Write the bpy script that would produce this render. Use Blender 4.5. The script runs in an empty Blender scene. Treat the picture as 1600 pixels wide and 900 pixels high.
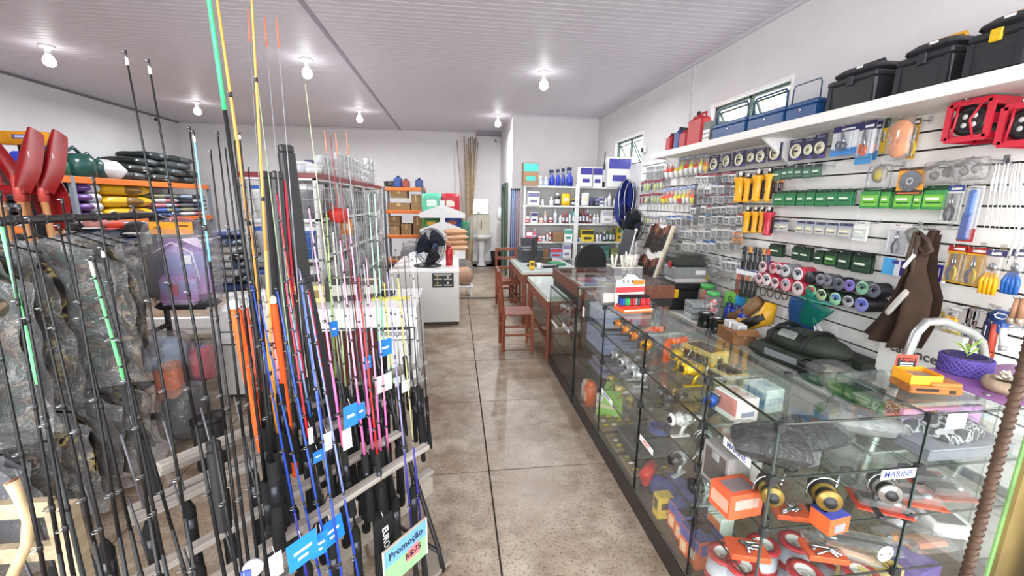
import bpy, math, random
from mathutils import Vector as V, Matrix, Euler
random.seed(7)
S = bpy.context.scene
COL = S.collection

# ---------------------------------------------------------------- camera
FPX = 650.0                                   # focal length in pixels of a 1600 wide frame
EYE = V((0, 0, 1.7))
_fy = V((-88, -135, FPX)).normalized()        # the room's depth axis seen from the camera
_p1 = V((-88, -135, FPX)); _p2 = _p1 + V((1000, 13.5, 0))
_fz = _p1.cross(_p2).normalized()
if _fz.y > 0: _fz = -_fz
_fx = _fy.cross(_fz)
if _fx.x < 0: _fx = -_fx
RW = Matrix((_fx, _fy, _fz))                  # camera axes -> room axes
cam = bpy.data.cameras.new('camera'); cam.sensor_width = 36; cam.lens = FPX / 1600 * 36
cam.clip_start = 0.02; cam.clip_end = 200
camo = bpy.data.objects.new('camera', cam); COL.objects.link(camo)
_c0, _c1, _c2 = RW @ V((1, 0, 0)), RW @ V((0, -1, 0)), RW @ V((0, 0, -1))
camo.matrix_world = Matrix(((_c0.x, _c1.x, _c2.x, EYE.x), (_c0.y, _c1.y, _c2.y, EYE.y), (_c0.z, _c1.z, _c2.z, EYE.z), (0, 0, 0, 1)))
S.camera = camo

# survey helpers: a sight line of the photograph cut with a real plane of the room
def ray(px, py): return RW @ V((px - 800, py - 450, FPX))
def onz(px, py, z): d = ray(px, py); return EYE + d * ((z - EYE.z) / d.z)
def onx(px, py, x): d = ray(px, py); return EYE + d * ((x - EYE.x) / d.x)
def ony(px, py, y): d = ray(px, py); return EYE + d * ((y - EYE.y) / d.y)
def onp(px, py, p, n): d = ray(px, py); return EYE + d * ((V(p) - EYE).dot(n) / d.dot(n))

# ---------------------------------------------------------------- view, world, lights
S.view_settings.view_transform = 'Standard'; S.view_settings.look = 'None'
S.view_settings.gamma = 1; S.view_settings.use_curve_mapping = False
S.view_settings.exposure = 0.26
try:
    S.cycles.transparent_max_bounces = 24; S.cycles.max_bounces = 8; S.cycles.diffuse_bounces = 4
    S.cycles.glossy_bounces = 4; S.cycles.transmission_bounces = 6
    S.cycles.use_denoising = True; S.cycles.sample_clamp_indirect = 6
    S.cycles.caustics_reflective = False; S.cycles.caustics_refractive = False
except Exception: pass
wd = bpy.data.worlds.new('sky'); S.world = wd; wd.use_nodes = True
_bg = wd.node_tree.nodes['Background']; _bg.inputs[0].default_value = (0.93, 0.97, 1.0, 1); _bg.inputs[1].default_value = 5.0

ROOM = dict(x0=-6.55, x1=3.06, y0=-0.35, y1=11.5, z=3.48, nx=1.2, ny=9.1)
def area(name, loc, sx, sy, rot, power, col=(1, 1, 1), portal=False):
    l = bpy.data.lights.new(name, 'AREA'); l.shape = 'RECTANGLE'; l.size = sx; l.size_y = sy; l.energy = power; l.color = col
    if portal: l.cycles.is_portal = True
    o = bpy.data.objects.new(name, l); COL.objects.link(o); o.location = loc; o.rotation_euler = rot; return o
# daylight falls in through the open shop front behind the camera
area('shopfront_portal', (-0.4, -0.36, 1.55), 6.0, 3.1, (math.radians(90), 0, 0), 1, portal=True)
area('shopfront_daylight', (-2.6, -3.2, 1.9), 8.0, 4.0, (math.radians(90), 0, math.radians(-28)), 330, (1.0, 0.965, 0.93))

# ---------------------------------------------------------------- materials
MT = {}
def srgb(h):
    if isinstance(h, str):
        h = h.lstrip('#'); h = [int(h[i:i + 2], 16) / 255 for i in (0, 2, 4)]
    return tuple(c / 12.92 if c <= 0.04045 else ((c + 0.055) / 1.055) ** 2.4 for c in h) + (1,)
def newmat(name):
    m = bpy.data.materials.new(name); m.use_nodes = True; nt = m.node_tree
    return m, nt, nt.nodes['Principled BSDF']
def link(nt, a, b): nt.links.new(a, b)
def node(nt, t, **kw):
    n = nt.nodes.new(t)
    for k, v in kw.items():
        if k in n.inputs: n.inputs[k].default_value = v
        else: setattr(n, k, v)
    return n
def ramp(nt, stops, interp='LINEAR'):
    r = nt.nodes.new('ShaderNodeValToRGB'); r.color_ramp.interpolation = interp; e = r.color_ramp.elements
    e[0].position, e[0].color = stops[0][0], stops[0][1]; e[1].position, e[1].color = stops[-1][0], stops[-1][1]
    for p, c in stops[1:-1]: x = e.new(p); x.color = c
    return r
def H(col, rough=0.5, metal=0.0, var=0.08, scale=30, bump=0.0, emit=0, spec=0.5):
    """plain painted / plastic / metal / paper surface with a little procedural unevenness"""
    k = (col, rough, metal, var, scale, bump, emit, spec)
    if k in MT: return MT[k]
    m, nt, b = newmat('surface_' + col.strip('#') + ('_metal' if metal else ''))
    c = srgb(col); b.inputs['Roughness'].default_value = rough; b.inputs['Metallic'].default_value = metal
    b.inputs['Specular IOR Level'].default_value = spec
    tc = nt.nodes.new('ShaderNodeTexCoord'); nz = node(nt, 'ShaderNodeTexNoise', Scale=scale, Detail=3.0)
    link(nt, tc.outputs['Object'], nz.inputs['Vector'])
    r = ramp(nt, [(0.3, tuple(x * (1 - var) for x in c[:3]) + (1,)), (0.7, tuple(min(1, x * (1 + var)) for x in c[:3]) + (1,))])
    link(nt, nz.outputs['Fac'], r.inputs[0]); link(nt, r.outputs[0], b.inputs['Base Color'])
    if bump:
        bp = node(nt, 'ShaderNodeBump', Strength=bump, Distance=0.01); link(nt, nz.outputs['Fac'], bp.inputs['Height']); link(nt, bp.outputs[0], b.inputs['Normal'])
    if emit:
        b.inputs['Emission Color'].default_value = c; b.inputs['Emission Strength'].default_value = emit
    MT[k] = m; return m
def clear(name, tint, refl, haze=0.0, rough=0.02, bump=0.0, scale=20, top=0.7, hcol='#e6e6e8'):
    """thin clear sheet: glass or plastic film; lets light straight through, mirrors at grazing angles"""
    if name in MT: return MT[name]
    m, nt, b = newmat(name); nt.nodes.remove(b); out = nt.nodes['Material Output']
    t = node(nt, 'ShaderNodeBsdfTransparent', Color=srgb(tint)); g = node(nt, 'ShaderNodeBsdfGlossy', Roughness=rough)
    lw = node(nt, 'ShaderNodeLayerWeight', Blend=0.12)
    mr = node(nt, 'ShaderNodeMapRange'); mr.inputs['To Min'].default_value = refl; mr.inputs['To Max'].default_value = top
    link(nt, lw.outputs['Fresnel'], mr.inputs['Value'])
    mx = nt.nodes.new('ShaderNodeMixShader'); link(nt, mr.outputs[0], mx.inputs[0]); link(nt, t.outputs[0], mx.inputs[1]); link(nt, g.outputs[0], mx.inputs[2])
    last = mx
    if bump:
        tc = nt.nodes.new('ShaderNodeTexCoord'); nz = node(nt, 'ShaderNodeTexNoise', Scale=scale, Detail=4.0, Distortion=1.5)
        link(nt, tc.outputs['Object'], nz.inputs['Vector'])
        bp = node(nt, 'ShaderNodeBump', Strength=bump, Distance=0.05); link(nt, nz.outputs['Fac'], bp.inputs['Height'])
        link(nt, bp.outputs[0], g.inputs['Normal']); link(nt, bp.outputs[0], lw.inputs['Normal'])
    if haze:
        d = node(nt, 'ShaderNodeBsdfDiffuse', Color=srgb(hcol)); m2 = nt.nodes.new('ShaderNodeMixShader'); m2.inputs[0].default_value = haze
        link(nt, last.outputs[0], m2.inputs[1]); link(nt, d.outputs[0], m2.inputs[2]); last = m2
    link(nt, last.outputs[0], out.inputs['Surface']); MT[name] = m; return m
GLASS = clear('clear_glass', '#fcfefd', 0.006, top=0.35)
SMOKE = clear('glass_edge', '#9fb8ae', 0.25)
FILM = clear('plastic_film', '#fafafb', 0.05, haze=0.10, rough=0.16, bump=0.9, scale=9)
FILM2 = clear('thin_film', '#fcfcfd', 0.05, haze=0.02, rough=0.1, bump=1.0, scale=34)
BLIST = clear('clear_blister', '#fafbfc', 0.03, haze=0.10, rough=0.1)
def wood(name, c1, c2, scale=4, rough=0.5, axis=1):
    if name in MT: return MT[name]
    m, nt, b = newmat(name); b.inputs['Roughness'].default_value = rough
    tc = nt.nodes.new('ShaderNodeTexCoord'); mp = nt.nodes.new('ShaderNodeMapping'); s = [14, 14, 14]; s[axis] = 1.2; mp.inputs['Scale'].default_value = s
    nz = node(nt, 'ShaderNodeTexNoise', Scale=scale, Detail=6.0, Distortion=0.6)
    link(nt, tc.outputs['Object'], mp.inputs[0]); link(nt, mp.outputs[0], nz.inputs['Vector'])
    r = ramp(nt, [(0.3, srgb(c1)), (0.72, srgb(c2))]); link(nt, nz.outputs['Fac'], r.inputs[0]); link(nt, r.outputs[0], b.inputs['Base Color'])
    bp = node(nt, 'ShaderNodeBump', Strength=0.15, Distance=0.01); link(nt, nz.outputs['Fac'], bp.inputs['Height']); link(nt, bp.outputs[0], b.inputs['Normal'])
    MT[name] = m; return m
def blotch(name, cols, scale=12, rough=0.8, bump=0.3):
    """camouflage / printed cloth: hard edged procedural blotches"""
    if name in MT: return MT[name]
    m, nt, b = newmat(name); b.inputs['Roughness'].default_value = rough
    tc = nt.nodes.new('ShaderNodeTexCoord'); nz = node(nt, 'ShaderNodeTexNoise', Scale=scale, Detail=2.5, Distortion=0.8)
    link(nt, tc.outputs['Object'], nz.inputs['Vector']); n = len(cols)
    st = [(0.36 + 0.28 * i / n, srgb(c)) for i, c in enumerate(cols)]
    r = ramp(nt, st, 'CONSTANT'); link(nt, nz.outputs['Fac'], r.inputs[0]); link(nt, r.outputs[0], b.inputs['Base Color'])
    n2 = node(nt, 'ShaderNodeTexNoise', Scale=scale * 1.5, Detail=3.0); link(nt, tc.outputs['Object'], n2.inputs['Vector'])
    bp = node(nt, 'ShaderNodeBump', Strength=bump, Distance=0.05); link(nt, n2.outputs['Fac'], bp.inputs['Height']); link(nt, bp.outputs[0], b.inputs['Normal'])
    MT[name] = m; return m

# ---------------------------------------------------------------- mesh building
I4 = Matrix.Identity(4)
def TR(loc=(0, 0, 0), rot=(0, 0, 0), sc=(1, 1, 1)):
    return Matrix.Translation(V(loc)) @ Euler(rot).to_matrix().to_4x4() @ Matrix.Diagonal(V(tuple(sc) + (1,)))
def frame(origin, zdir, up=(0, 0, 1)):
    z = V(zdir).normalized(); u = V(up)
    if abs(z.dot(u)) > 0.99: u = V((0, 1, 0))
    x = u.cross(z).normalized(); y = z.cross(x)
    return Matrix(((x.x, y.x, z.x, origin[0]), (x.y, y.y, z.y, origin[1]), (x.z, y.z, z.z, origin[2]), (0, 0, 0, 1)))
class MB:
    def __init__(s, T=None): s.v = []; s.f = []; s.mi = []; s.ms = []; s.sm = []; s.T = T or I4
    def _m(s, m):
        if m not in s.ms: s.ms.append(m)
        return s.ms.index(m)
    def add(s, vs, fs, m, sm=False, T=None):
        o = len(s.v); T = s.T @ T if T is not None else s.T
        s.v += [tuple(T @ V(v)) for v in vs]; k = s._m(m)
        for f in fs: s.f.append(tuple(i + o for i in f)); s.mi.append(k); s.sm.append(sm)
        return s
    def box(s, c, d, m, rot=(0, 0, 0), T=None):
        x, y, z = d[0] / 2, d[1] / 2, d[2] / 2
        vs = [(-x, -y, -z), (x, -y, -z), (x, y, -z), (-x, y, -z), (-x, -y, z), (x, -y, z), (x, y, z), (-x, y, z)]
        t = TR(c, rot); return s.add(vs, [(0, 3, 2, 1), (4, 5, 6, 7), (0, 1, 5, 4), (1, 2, 6, 5), (2, 3, 7, 6), (3, 0, 4, 7)], m, False, T @ t if T is not None else t)
    def bb(s, x0, x1, y0, y1, z0, z1, m): return s.box(((x0 + x1) / 2, (y0 + y1) / 2, (z0 + z1) / 2), (abs(x1 - x0), abs(y1 - y0), abs(z1 - z0)), m)
    def cbox(s, c, d, m, ch=0.01, rot=(0, 0, 0), tp=1.0, T=None):
        """chamfered box, top scaled by tp"""
        x, y, z = d[0] / 2, d[1] / 2, d[2] / 2; ch = min(ch, x * 0.9, y * 0.9, z * 0.9); vs = []; fs = []
        lv = [(-z, ch), (-z + ch, 0), (z - ch, 0), (z, ch)]
        for h, i in lv:
            k = 1 + (tp - 1) * (h + z) / (2 * z); a, b = x * k, y * k
            r = [(-a + i + ch, -b + i), (a - i - ch, -b + i), (a - i, -b + i + ch), (a - i, b - i - ch), (a - i - ch, b - i), (-a + i + ch, b - i), (-a + i, b - i - ch), (-a + i, -b + i + ch)]
            vs += [(p, q, h) for p, q in r]
        for l in range(3):
            for j in range(8): a, b = l * 8 + j, l * 8 + (j + 1) % 8; fs.append((a, b, b + 8, a + 8))
        fs += [tuple(range(7, -1, -1)), tuple(range(24, 32))]
        t = TR(c, rot); return s.add(vs, fs, m, False, T @ t if T is not None else t)
    def tube(s, pts, r, m, n=6, sm=True, closed=False):
        pts = [V(p) for p in pts]; k = len(pts); rs = r if isinstance(r, (list, tuple)) else [r] * k; vs = []; fs = []; up = None
        for i, p in enumerate(pts):
            if closed: d = pts[(i + 1) % k] - pts[i - 1]
            else: d = pts[min(i + 1, k - 1)] - pts[max(i - 1, 0)]
            d = d.normalized() if d.length > 1e-9 else V((0, 0, 1))
            if up is None: up = V((0, 0, 1)) if abs(d.z) < 0.9 else V((0, 1, 0))
            a = up.cross(d)
            if a.length < 1e-4: a = V((1, 0, 0)).cross(d)
            a.normalize(); b = d.cross(a); up = b
            for j in range(n): t = 2 * math.pi * j / n; vs.append(p + a * (math.cos(t) * rs[i]) + b * (math.sin(t) * rs[i]))
        for i in range(k if closed else k - 1):
            for j in range(n):
                a, b = i * n + j, i * n + (j + 1) % n; i2 = (i + 1) % k
                fs.append((a, b, i2 * n + (j + 1) % n, i2 * n + j))
        if not closed: fs += [tuple(range(n - 1, -1, -1)), tuple(range((k - 1) * n, k * n))]
        return s.add(vs, fs, m, sm)
    def lathe(s, prof, m, n=14, T=None, sm=True, arc=1.0):
        """profile of (radius, height); m may be one material or one per segment"""
        vs = []; k = len(prof); full = arc >= 0.999; nn = n if full else n + 1
        for r, z in prof:
            for j in range(nn): t = 2 * math.pi * arc * j / n; vs.append((r * math.cos(t), r * math.sin(t), z))
        for i in range(k - 1):
            fs = []
            for j in range(n):
                a, b = i * nn + j, i * nn + (j + 1) % nn; fs.append((a, b, b + nn, a + nn))
            s.add(vs if i == 0 else [], [tuple(q - (0 if i == 0 else len(vs)) for q in f) for f in fs] if i else fs, m[i] if isinstance(m, (list, tuple)) else m, sm, T)
        return s
    def prism(s, out, h, m, T=None, m2=None):
        n = len(out); vs = [(x, y, 0) for x, y in out] + [(x, y, h) for x, y in out]
        s.add(vs, [tuple(range(n - 1, -1, -1)), tuple(range(n, 2 * n))], m, False, T)
        return s.add(vs, [(i, (i + 1) % n, n + (i + 1) % n, n + i) for i in range(n)], m2 or m, False, T)
    def sheet(s, fn, nu, nv, m, sm=True, wrap=False, T=None):
        vs = [fn(i / nu, j / nv) for j in range(nv + 1) for i in range(nu + 1)]; w = nu + 1
        return s.add(vs, [(j * w + i, j * w + i + 1, (j + 1) * w + i + 1, (j + 1) * w + i) for j in range(nv) for i in range(nu)], m, sm, T)
    def pillow(s, c, d, m, seed=0, lump=0.06, nu=10, nv=8, pw=0.5, T=None, rot=(0, 0, 0)):
        """soft stuffed bag: flat seams all round, swollen middle"""
        rr = random.Random(seed); ph = [rr.uniform(0, 6.28) for _ in range(6)]; x, y, z = d[0] / 2, d[1] / 2, d[2] / 2; vs = []; w = nu + 1
        for sgn in (1, -1):
            for j in range(nv + 1):
                for i in range(nu + 1):
                    a, b = math.sin(math.pi * (i / nu - .5)), math.sin(math.pi * (j / nv - .5))
                    h = (max(0, 1 - a ** 4) * max(0, 1 - b ** 4)) ** pw
                    q = 1 + lump * (math.sin(3 * a + ph[0]) + math.sin(4 * b + ph[1]) + math.sin(5 * (a + b) + ph[2]))
                    e = 1 - 0.06 * (a * a * b * b)
                    vs.append((x * a * e, y * b * e, sgn * z * h * q))
        N = w * (nv + 1); fs = []
        for j in range(nv):
            for i in range(nu):
                a = j * w + i; fs.append((a, a + 1, a + w + 1, a + w)); fs.append((N + a, N + a + w, N + a + w + 1, N + a + 1))
        t = TR(c, rot); return s.add(vs, fs, m, True, T @ t if T is not None else t)
    def ball(s, c, d, m, nu=10, nv=7, seed=None, lump=0.0, T=None, rot=(0, 0, 0)):
        rr = random.Random(seed); ph = [rr.uniform(0, 6.28) for _ in range(4)]; vs = []; fs = []
        for j in range(nv + 1):
            for i in range(nu):
                t, p = 2 * math.pi * i / nu, math.pi * j / nv; q = 1 + lump * (math.sin(3 * t + ph[0]) * math.sin(p) + math.sin(4 * p + ph[1]))
                vs.append((d[0] / 2 * q * math.sin(p) * math.cos(t), d[1] / 2 * q * math.sin(p) * math.sin(t), -d[2] / 2 * q * math.cos(p)))
        for j in range(nv):
            for i in range(nu): a, b = j * nu + i, j * nu + (i + 1) % nu; fs.append((a, b, b + nu, a + nu))
        t = TR(c, rot); return s.add(vs, fs, m, True, T @ t if T is not None else t)
    def mesh(s, name='mesh'):
        me = bpy.data.meshes.new(name); me.from_pydata(s.v, [], s.f)
        for m in s.ms: me.materials.append(m)
        me.polygons.foreach_set('material_index', s.mi); me.polygons.foreach_set('use_smooth', s.sm); me.update(); return me
def ob(name, geo, parent=None, T=None, label=None, cat=None, group=None, kind=None):
    me = geo.mesh(name) if isinstance(geo, MB) else geo
    o = bpy.data.objects.new(name, me); COL.objects.link(o)
    if parent is not None: o.parent = parent
    if T is not None: o.matrix_local = T
    return tag(o, label, cat, group, kind)
def tag(o, label=None, cat=None, group=None, kind=None):
    for k, v in (('label', label), ('category', cat), ('group', group), ('kind', kind)):
        if v: o[k] = v
    return o
def thing(name, label, cat, loc=(0, 0, 0), rz=0, group=None, T=None):
    o = bpy.data.objects.new(name, None); COL.objects.link(o); o.empty_display_size = 0.05
    o.matrix_local = T if T is not None else TR(loc, (0, 0, rz)); return tag(o, label, cat, group)
CACHE = {}
def cached(key, fn):
    if key not in CACHE: CACHE[key] = fn().mesh(str(key[0]))
    return CACHE[key]
ORD = ['first', 'second', 'third', 'fourth', 'fifth', 'sixth', 'seventh', 'eighth', 'ninth', 'tenth', 'eleventh', 'twelfth', 'thirteenth', 'fourteenth', 'fifteenth', 'sixteenth']
def nth(i, n=99):
    if i == 0: return 'leftmost'
    if i == n - 1: return 'rightmost'
    return ORD[i] + ' from left'
def text(body, size, m, parent, T, name='lettering', ext=0.0006, align='CENTER'):
    """flat print: letters as real thin geometry"""
    key = ('txt', body, size, m.name, align)
    if key not in CACHE:
        c = bpy.data.curves.new(name, 'FONT'); c.body = body; c.size = size; c.align_x = align; c.align_y = 'CENTER'; c.extrude = ext; c.resolution_u = 2; c.offset = size * .022
        o = bpy.data.objects.new(name, c); COL.objects.link(o); me = bpy.data.meshes.new_from_object(o.evaluated_get(bpy.context.evaluated_depsgraph_get()))
        bpy.data.objects.remove(o); me.materials.clear(); me.materials.append(m); CACHE[key] = me
    return ob(name, CACHE[key], parent, T)
WHITE = H('#e9e8e8', 0.45); BLACK = H('#17171a', 0.45); STEEL = H('#b9bcc0', 0.25, 1.0); DSTEEL = H('#3a3a3e', 0.35, 0.8)
# ================================================================ room shell
R_ = ROOM; X0, X1, Y0, Y1, ZC, NX, NY = (R_[k] for k in ('x0', 'x1', 'y0', 'y1', 'z', 'nx', 'ny'))
def concrete():
    m, nt, b = newmat('polished_concrete'); b.inputs['Roughness'].default_value = 0.34
    g = nt.nodes.new('ShaderNodeNewGeometry'); n1 = node(nt, 'ShaderNodeTexNoise', Scale=1.7, Detail=6.0, Roughness=0.65); n2 = node(nt, 'ShaderNodeTexNoise', Scale=70.0, Detail=3.0)
    vo = node(nt, 'ShaderNodeTexVoronoi', Scale=95.0); n3 = node(nt, 'ShaderNodeTexNoise', Scale=9.0, Detail=5.0)
    for n in (n1, n2, vo, n3): link(nt, g.outputs['Position'], n.inputs['Vector'])
    r1 = ramp(nt, [(0.33, srgb('#8a7059')), (0.5, srgb('#a39280')), (0.66, srgb('#b5a898'))]); link(nt, n1.outputs['Fac'], r1.inputs[0])
    r2 = ramp(nt, [(0.32, srgb('#8e7d6c')), (0.47, (1, 1, 1, 1))]); link(nt, n2.outputs['Fac'], r2.inputs[0])
    r3 = ramp(nt, [(0.3, srgb('#a99a8a')), (0.6, (1, 1, 1, 1))]); link(nt, n3.outputs['Fac'], r3.inputs[0])
    r4 = ramp(nt, [(0.10, srgb('#7c6f63')), (0.2, (1, 1, 1, 1))]); link(nt, vo.outputs['Distance'], r4.inputs[0])
    last = r1.outputs[0]
    for r, f in ((r2, 0.7), (r3, 0.6), (r4, 0.55)):
        mx = nt.nodes.new('ShaderNodeMix'); mx.data_type = 'RGBA'; mx.blend_type = 'MULTIPLY'; mx.inputs[0].default_value = f
        link(nt, last, mx.inputs[6]); link(nt, r.outputs[0], mx.inputs[7]); last = mx.outputs[2]
    link(nt, last, b.inputs['Base Color'])
    rr = node(nt, 'ShaderNodeMapRange'); rr.inputs['To Min'].default_value = 0.24; rr.inputs['To Max'].default_value = 0.5; link(nt, n3.outputs['Fac'], rr.inputs[0]); link(nt, rr.outputs[0], b.inputs['Roughness'])
    return m
CONC = concrete(); JOINT = H('#3a322a', 0.9); WALLM = H('#dcdadb', 0.75, var=0.03, scale=3, bump=0.05); CEILM = H('#d3ced6', 0.5, var=0.02, scale=2)
fl = ob('floor', MB().bb(X0, X1, Y0 - 2, Y1, -0.12, -0.012, JOINT), kind='structure')
slab = lambda w: cached(('slab', round(w, 3)), lambda: MB().cbox((0, 0, -0.04), (w - 0.009, 0.951, 0.08), CONC, 0.0015))
xs = [-6.55, -5.56, -4.6, -3.645, -2.69, -1.73, -0.77, 0.19, 1.15, 2.11, 3.06]
for i in range(10):
    for j in range(-2, 13):
        cy = 2.39 - 0.48 + 0.96 * (j - 1); cx = (xs[i] + xs[i + 1]) / 2
        if cy > 11.5: ob('slab', cached(('slabend', i), lambda: MB().cbox((0, 0, -0.04), (xs[i + 1] - xs[i] - 0.012, 0.462, 0.08), CONC, 0.0015)), fl, TR((cx, 11.27, 0))); continue
        ob('slab', slab(xs[i + 1] - xs[i]), fl, TR((cx, cy, 0)))
ce = ob('ceiling', MB().bb(X0, X1, Y0, Y1, ZC + 0.03, ZC + 0.1, H('#8d8690', 0.8)), kind='structure')
def strip(w):
    # hollow plastic lining board, two ribs with a groove between
    p = [(-0.099, 0.02), (-0.099, 0.004), (-0.094, 0), (-0.006, 0), (-0.002, 0.006), (0.002, 0.006), (0.006, 0), (0.094, 0), (0.099, 0.004), (0.099, 0.02)]
    return MB().prism(p, w, CEILM, TR((-w / 2, 0, 0)) @ Matrix(((0, 0, 1, 0), (1, 0, 0, 0), (0, 1, 0, 0), (0, 0, 0, 1))))
for xa, xb in ((X0, -1.39), (-1.36, X1)):
    for j in range(60):
        cy = Y0 + 0.1 + j * 0.2
        if cy > Y1: break
        if xa > -2 and cy > NY + 0.1: w, cx = NX - xa, (NX + xa) / 2
        else: w, cx = xb - xa, (xa + xb) / 2
        ob('lining_board', cached(('strip', round(w, 3)), lambda: strip(w)), ce, TR((cx, cy, ZC)))
ob('joint_cover', MB().cbox((0, 0, 0), (0.05, Y1 - Y0, 0.012), H('#8f8793', 0.5), 0.003), ce, TR((-1.375, (Y0 + Y1) / 2, ZC - 0.004)))
T_ = 0.15
wr = MB()
# right wall with two high window openings
W1 = (3.74, 4.97, 2.36, 2.845); W2 = (6.85, 8.06, 2.36, 2.845)
ys = [Y0, W1[0], W1[1], W2[0], W2[1], Y1]
for a, b in zip(ys[:-1], ys[1:]):
    if (a, b) in (W1[:2], W2[:2]):
        wr.bb(X1, X1 + T_, a, b, -0.12, W1[2], WALLM); wr.bb(X1, X1 + T_, a, b, W1[3], ZC + 0.1, WALLM)
    else: wr.bb(X1, X1 + T_, a, b, -0.12, ZC + 0.1, WALLM)
ob('wall_right', wr, kind='structure')
ob('wall_left', MB().bb(X0 - T_, X0, Y0, Y1, -0.12, ZC + 0.1, WALLM), kind='structure')
ob('wall_back', MB().bb(X0 - T_, NX, Y1, Y1 + T_, -0.12, ZC + 0.1, WALLM), kind='structure')
ob('wall_back_right', MB().bb(NX, X1 + T_, NY, NY + T_, -0.12, ZC + 0.1, WALLM), kind='structure')
# alcove side wall with the doorway
nw = MB(); nw.bb(NX, NX + T_, NY + T_, 9.75, -0.12, ZC + 0.1, WALLM); nw.bb(NX, NX + T_, 9.75, 10.75, 2.12, ZC + 0.1, WALLM); nw.bb(NX, NX + T_, 10.75, Y1, -0.12, ZC + 0.1, WALLM)
ob('wall_alcove', nw, kind='structure')
fw = MB(); fw.bb(X0, -3.4, Y0 - T_, Y0, 0, ZC, WALLM); fw.bb(2.6, X1, Y0 - T_, Y0, 0, ZC, WALLM); fw.bb(-3.4, 2.6, Y0 - T_, Y0, 3.1, ZC, WALLM)  # unseen left stretch made wide to keep daylight off the left wall
ob('wall_front', fw, kind='structure')
CORN = H('#cfccd1', 0.5)
for nm, a in (('trim_1', (X1 - 0.03, X1, Y0, NY, ZC - 0.035, ZC)), ('trim_2', (X0, X0 + 0.03, Y0, Y1, ZC - 0.035, ZC)), ('trim_3', (X0, NX, Y1 - 0.03, Y1, ZC - 0.035, ZC)), ('trim_4', (NX, X1, NY - 0.03, NY, ZC - 0.035, ZC)), ('trim_5', (NX - 0.03, NX, NY, Y1, ZC - 0.035, ZC))):
    ob(nm, MB().bb(*a, CORN if nm != 'trim_2' else H('#77737b', 0.5)), kind='structure')
ob('baseboard_back', MB().bb(X0, NX, Y1 - 0.012, Y1, 0, 0.09, H('#8b8580', 0.5)), kind='structure')
ob('trim_6', MB().cbox((0.35, 7.32, 0.006), (1.7, 0.05, 0.016), H('#33302d', 0.5), 0.004), kind='structure')
ob('trim_7', MB().bb(X1 - 0.012, X1, 5.42, 5.45, 2.4, ZC, CORN), kind='structure')
ob('trim_8', MB().bb(0.55, NX, 11.2, Y1, ZC - 0.09, ZC, H('#8a8690', 0.6)), kind='structure')
# windows: green steel frames, clear panes, tilted top-hung sashes
GRN = H('#3f5646', 0.45, bump=0.05)
for n, (a, b, z0, z1) in enumerate((W1, W2)):
    w = ob('window_%d' % (n + 1), MB().bb(X1 + 0.02, X1 + 0.13, a, b, z0 - 0.02, z0 + 0.02, WHITE), kind='structure')
    f = MB(); x0, x1 = X1 + 0.06, X1 + 0.1
    for yy in (a, (a + b) / 2 - 0.015, b - 0.03): f.bb(x0, x1, yy, yy + 0.03, z0, z1, GRN)
    for zz in (z0 + 0.02, z1 - 0.03): f.bb(x0, x1, a, b, zz, zz + 0.03, GRN)
    ob('frame', f, w)
    for k in range(2):
        c = a + (b - a) * (0.25 + 0.5 * k); ww = (b - a) / 2 - 0.06
        T = TR((X1 + 0.1, c, z1 - 0.06), (0, math.radians(-28), 0))
        sf = MB(); sf.bb(-0.01, 0.01, -ww / 2, ww / 2, -0.02, 0, GRN); sf.bb(-0.01, 0.01, -ww / 2, ww / 2, -0.4, -0.38, GRN)
        sf.bb(-0.01, 0.01, -ww / 2, -ww / 2 + 0.02, -0.4, 0, GRN); sf.bb(-0.01, 0.01, ww / 2 - 0.02, ww / 2, -0.4, 0, GRN)
        s_ = ob('sash', sf, w, T); ob('pane', MB().bb(-0.002, 0.002, -ww / 2, ww / 2, -0.4, 0, GLASS), s_)
        ob('latch', MB().tube([(0, 0, -0.39), (-0.1, 0.05, -0.34), (-0.14, 0.05, -0.3)], 0.006, GRN), s_)
    ob('reveal', MB().bb(X1 - 0.004, X1 + 0.002, a - 0.03, b + 0.03, z1, z1 + 0.03, H('#f0efe9', 0.6)), w)
    ob('reveal', MB().bb(X1 - 0.004, X1 + 0.002, a - 0.03, a, z0, z1, H('#f0efe9', 0.6)), w)
# green door standing in the alcove doorway
d = ob('door_1', MB().bb(NX - 0.05, NX + 0.0, 9.74, 9.8, 0, 2.14, GRN).bb(NX - 0.05, NX, 10.7, 10.76, 0, 2.14, GRN).bb(NX - 0.05, NX, 9.74, 10.76, 2.08, 2.14, GRN), kind='structure')
ob('panel', MB().cbox((NX + 0.03, 10.25, 1.04), (0.04, 0.9, 2.06), H('#2f5039', 0.4), 0.005), d)
ob('handle', MB().tube([(NX, 9.88, 1.02), (NX - 0.05, 9.88, 1.02), (NX - 0.05, 9.99, 1.02)], 0.009, STEEL), d)

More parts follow.
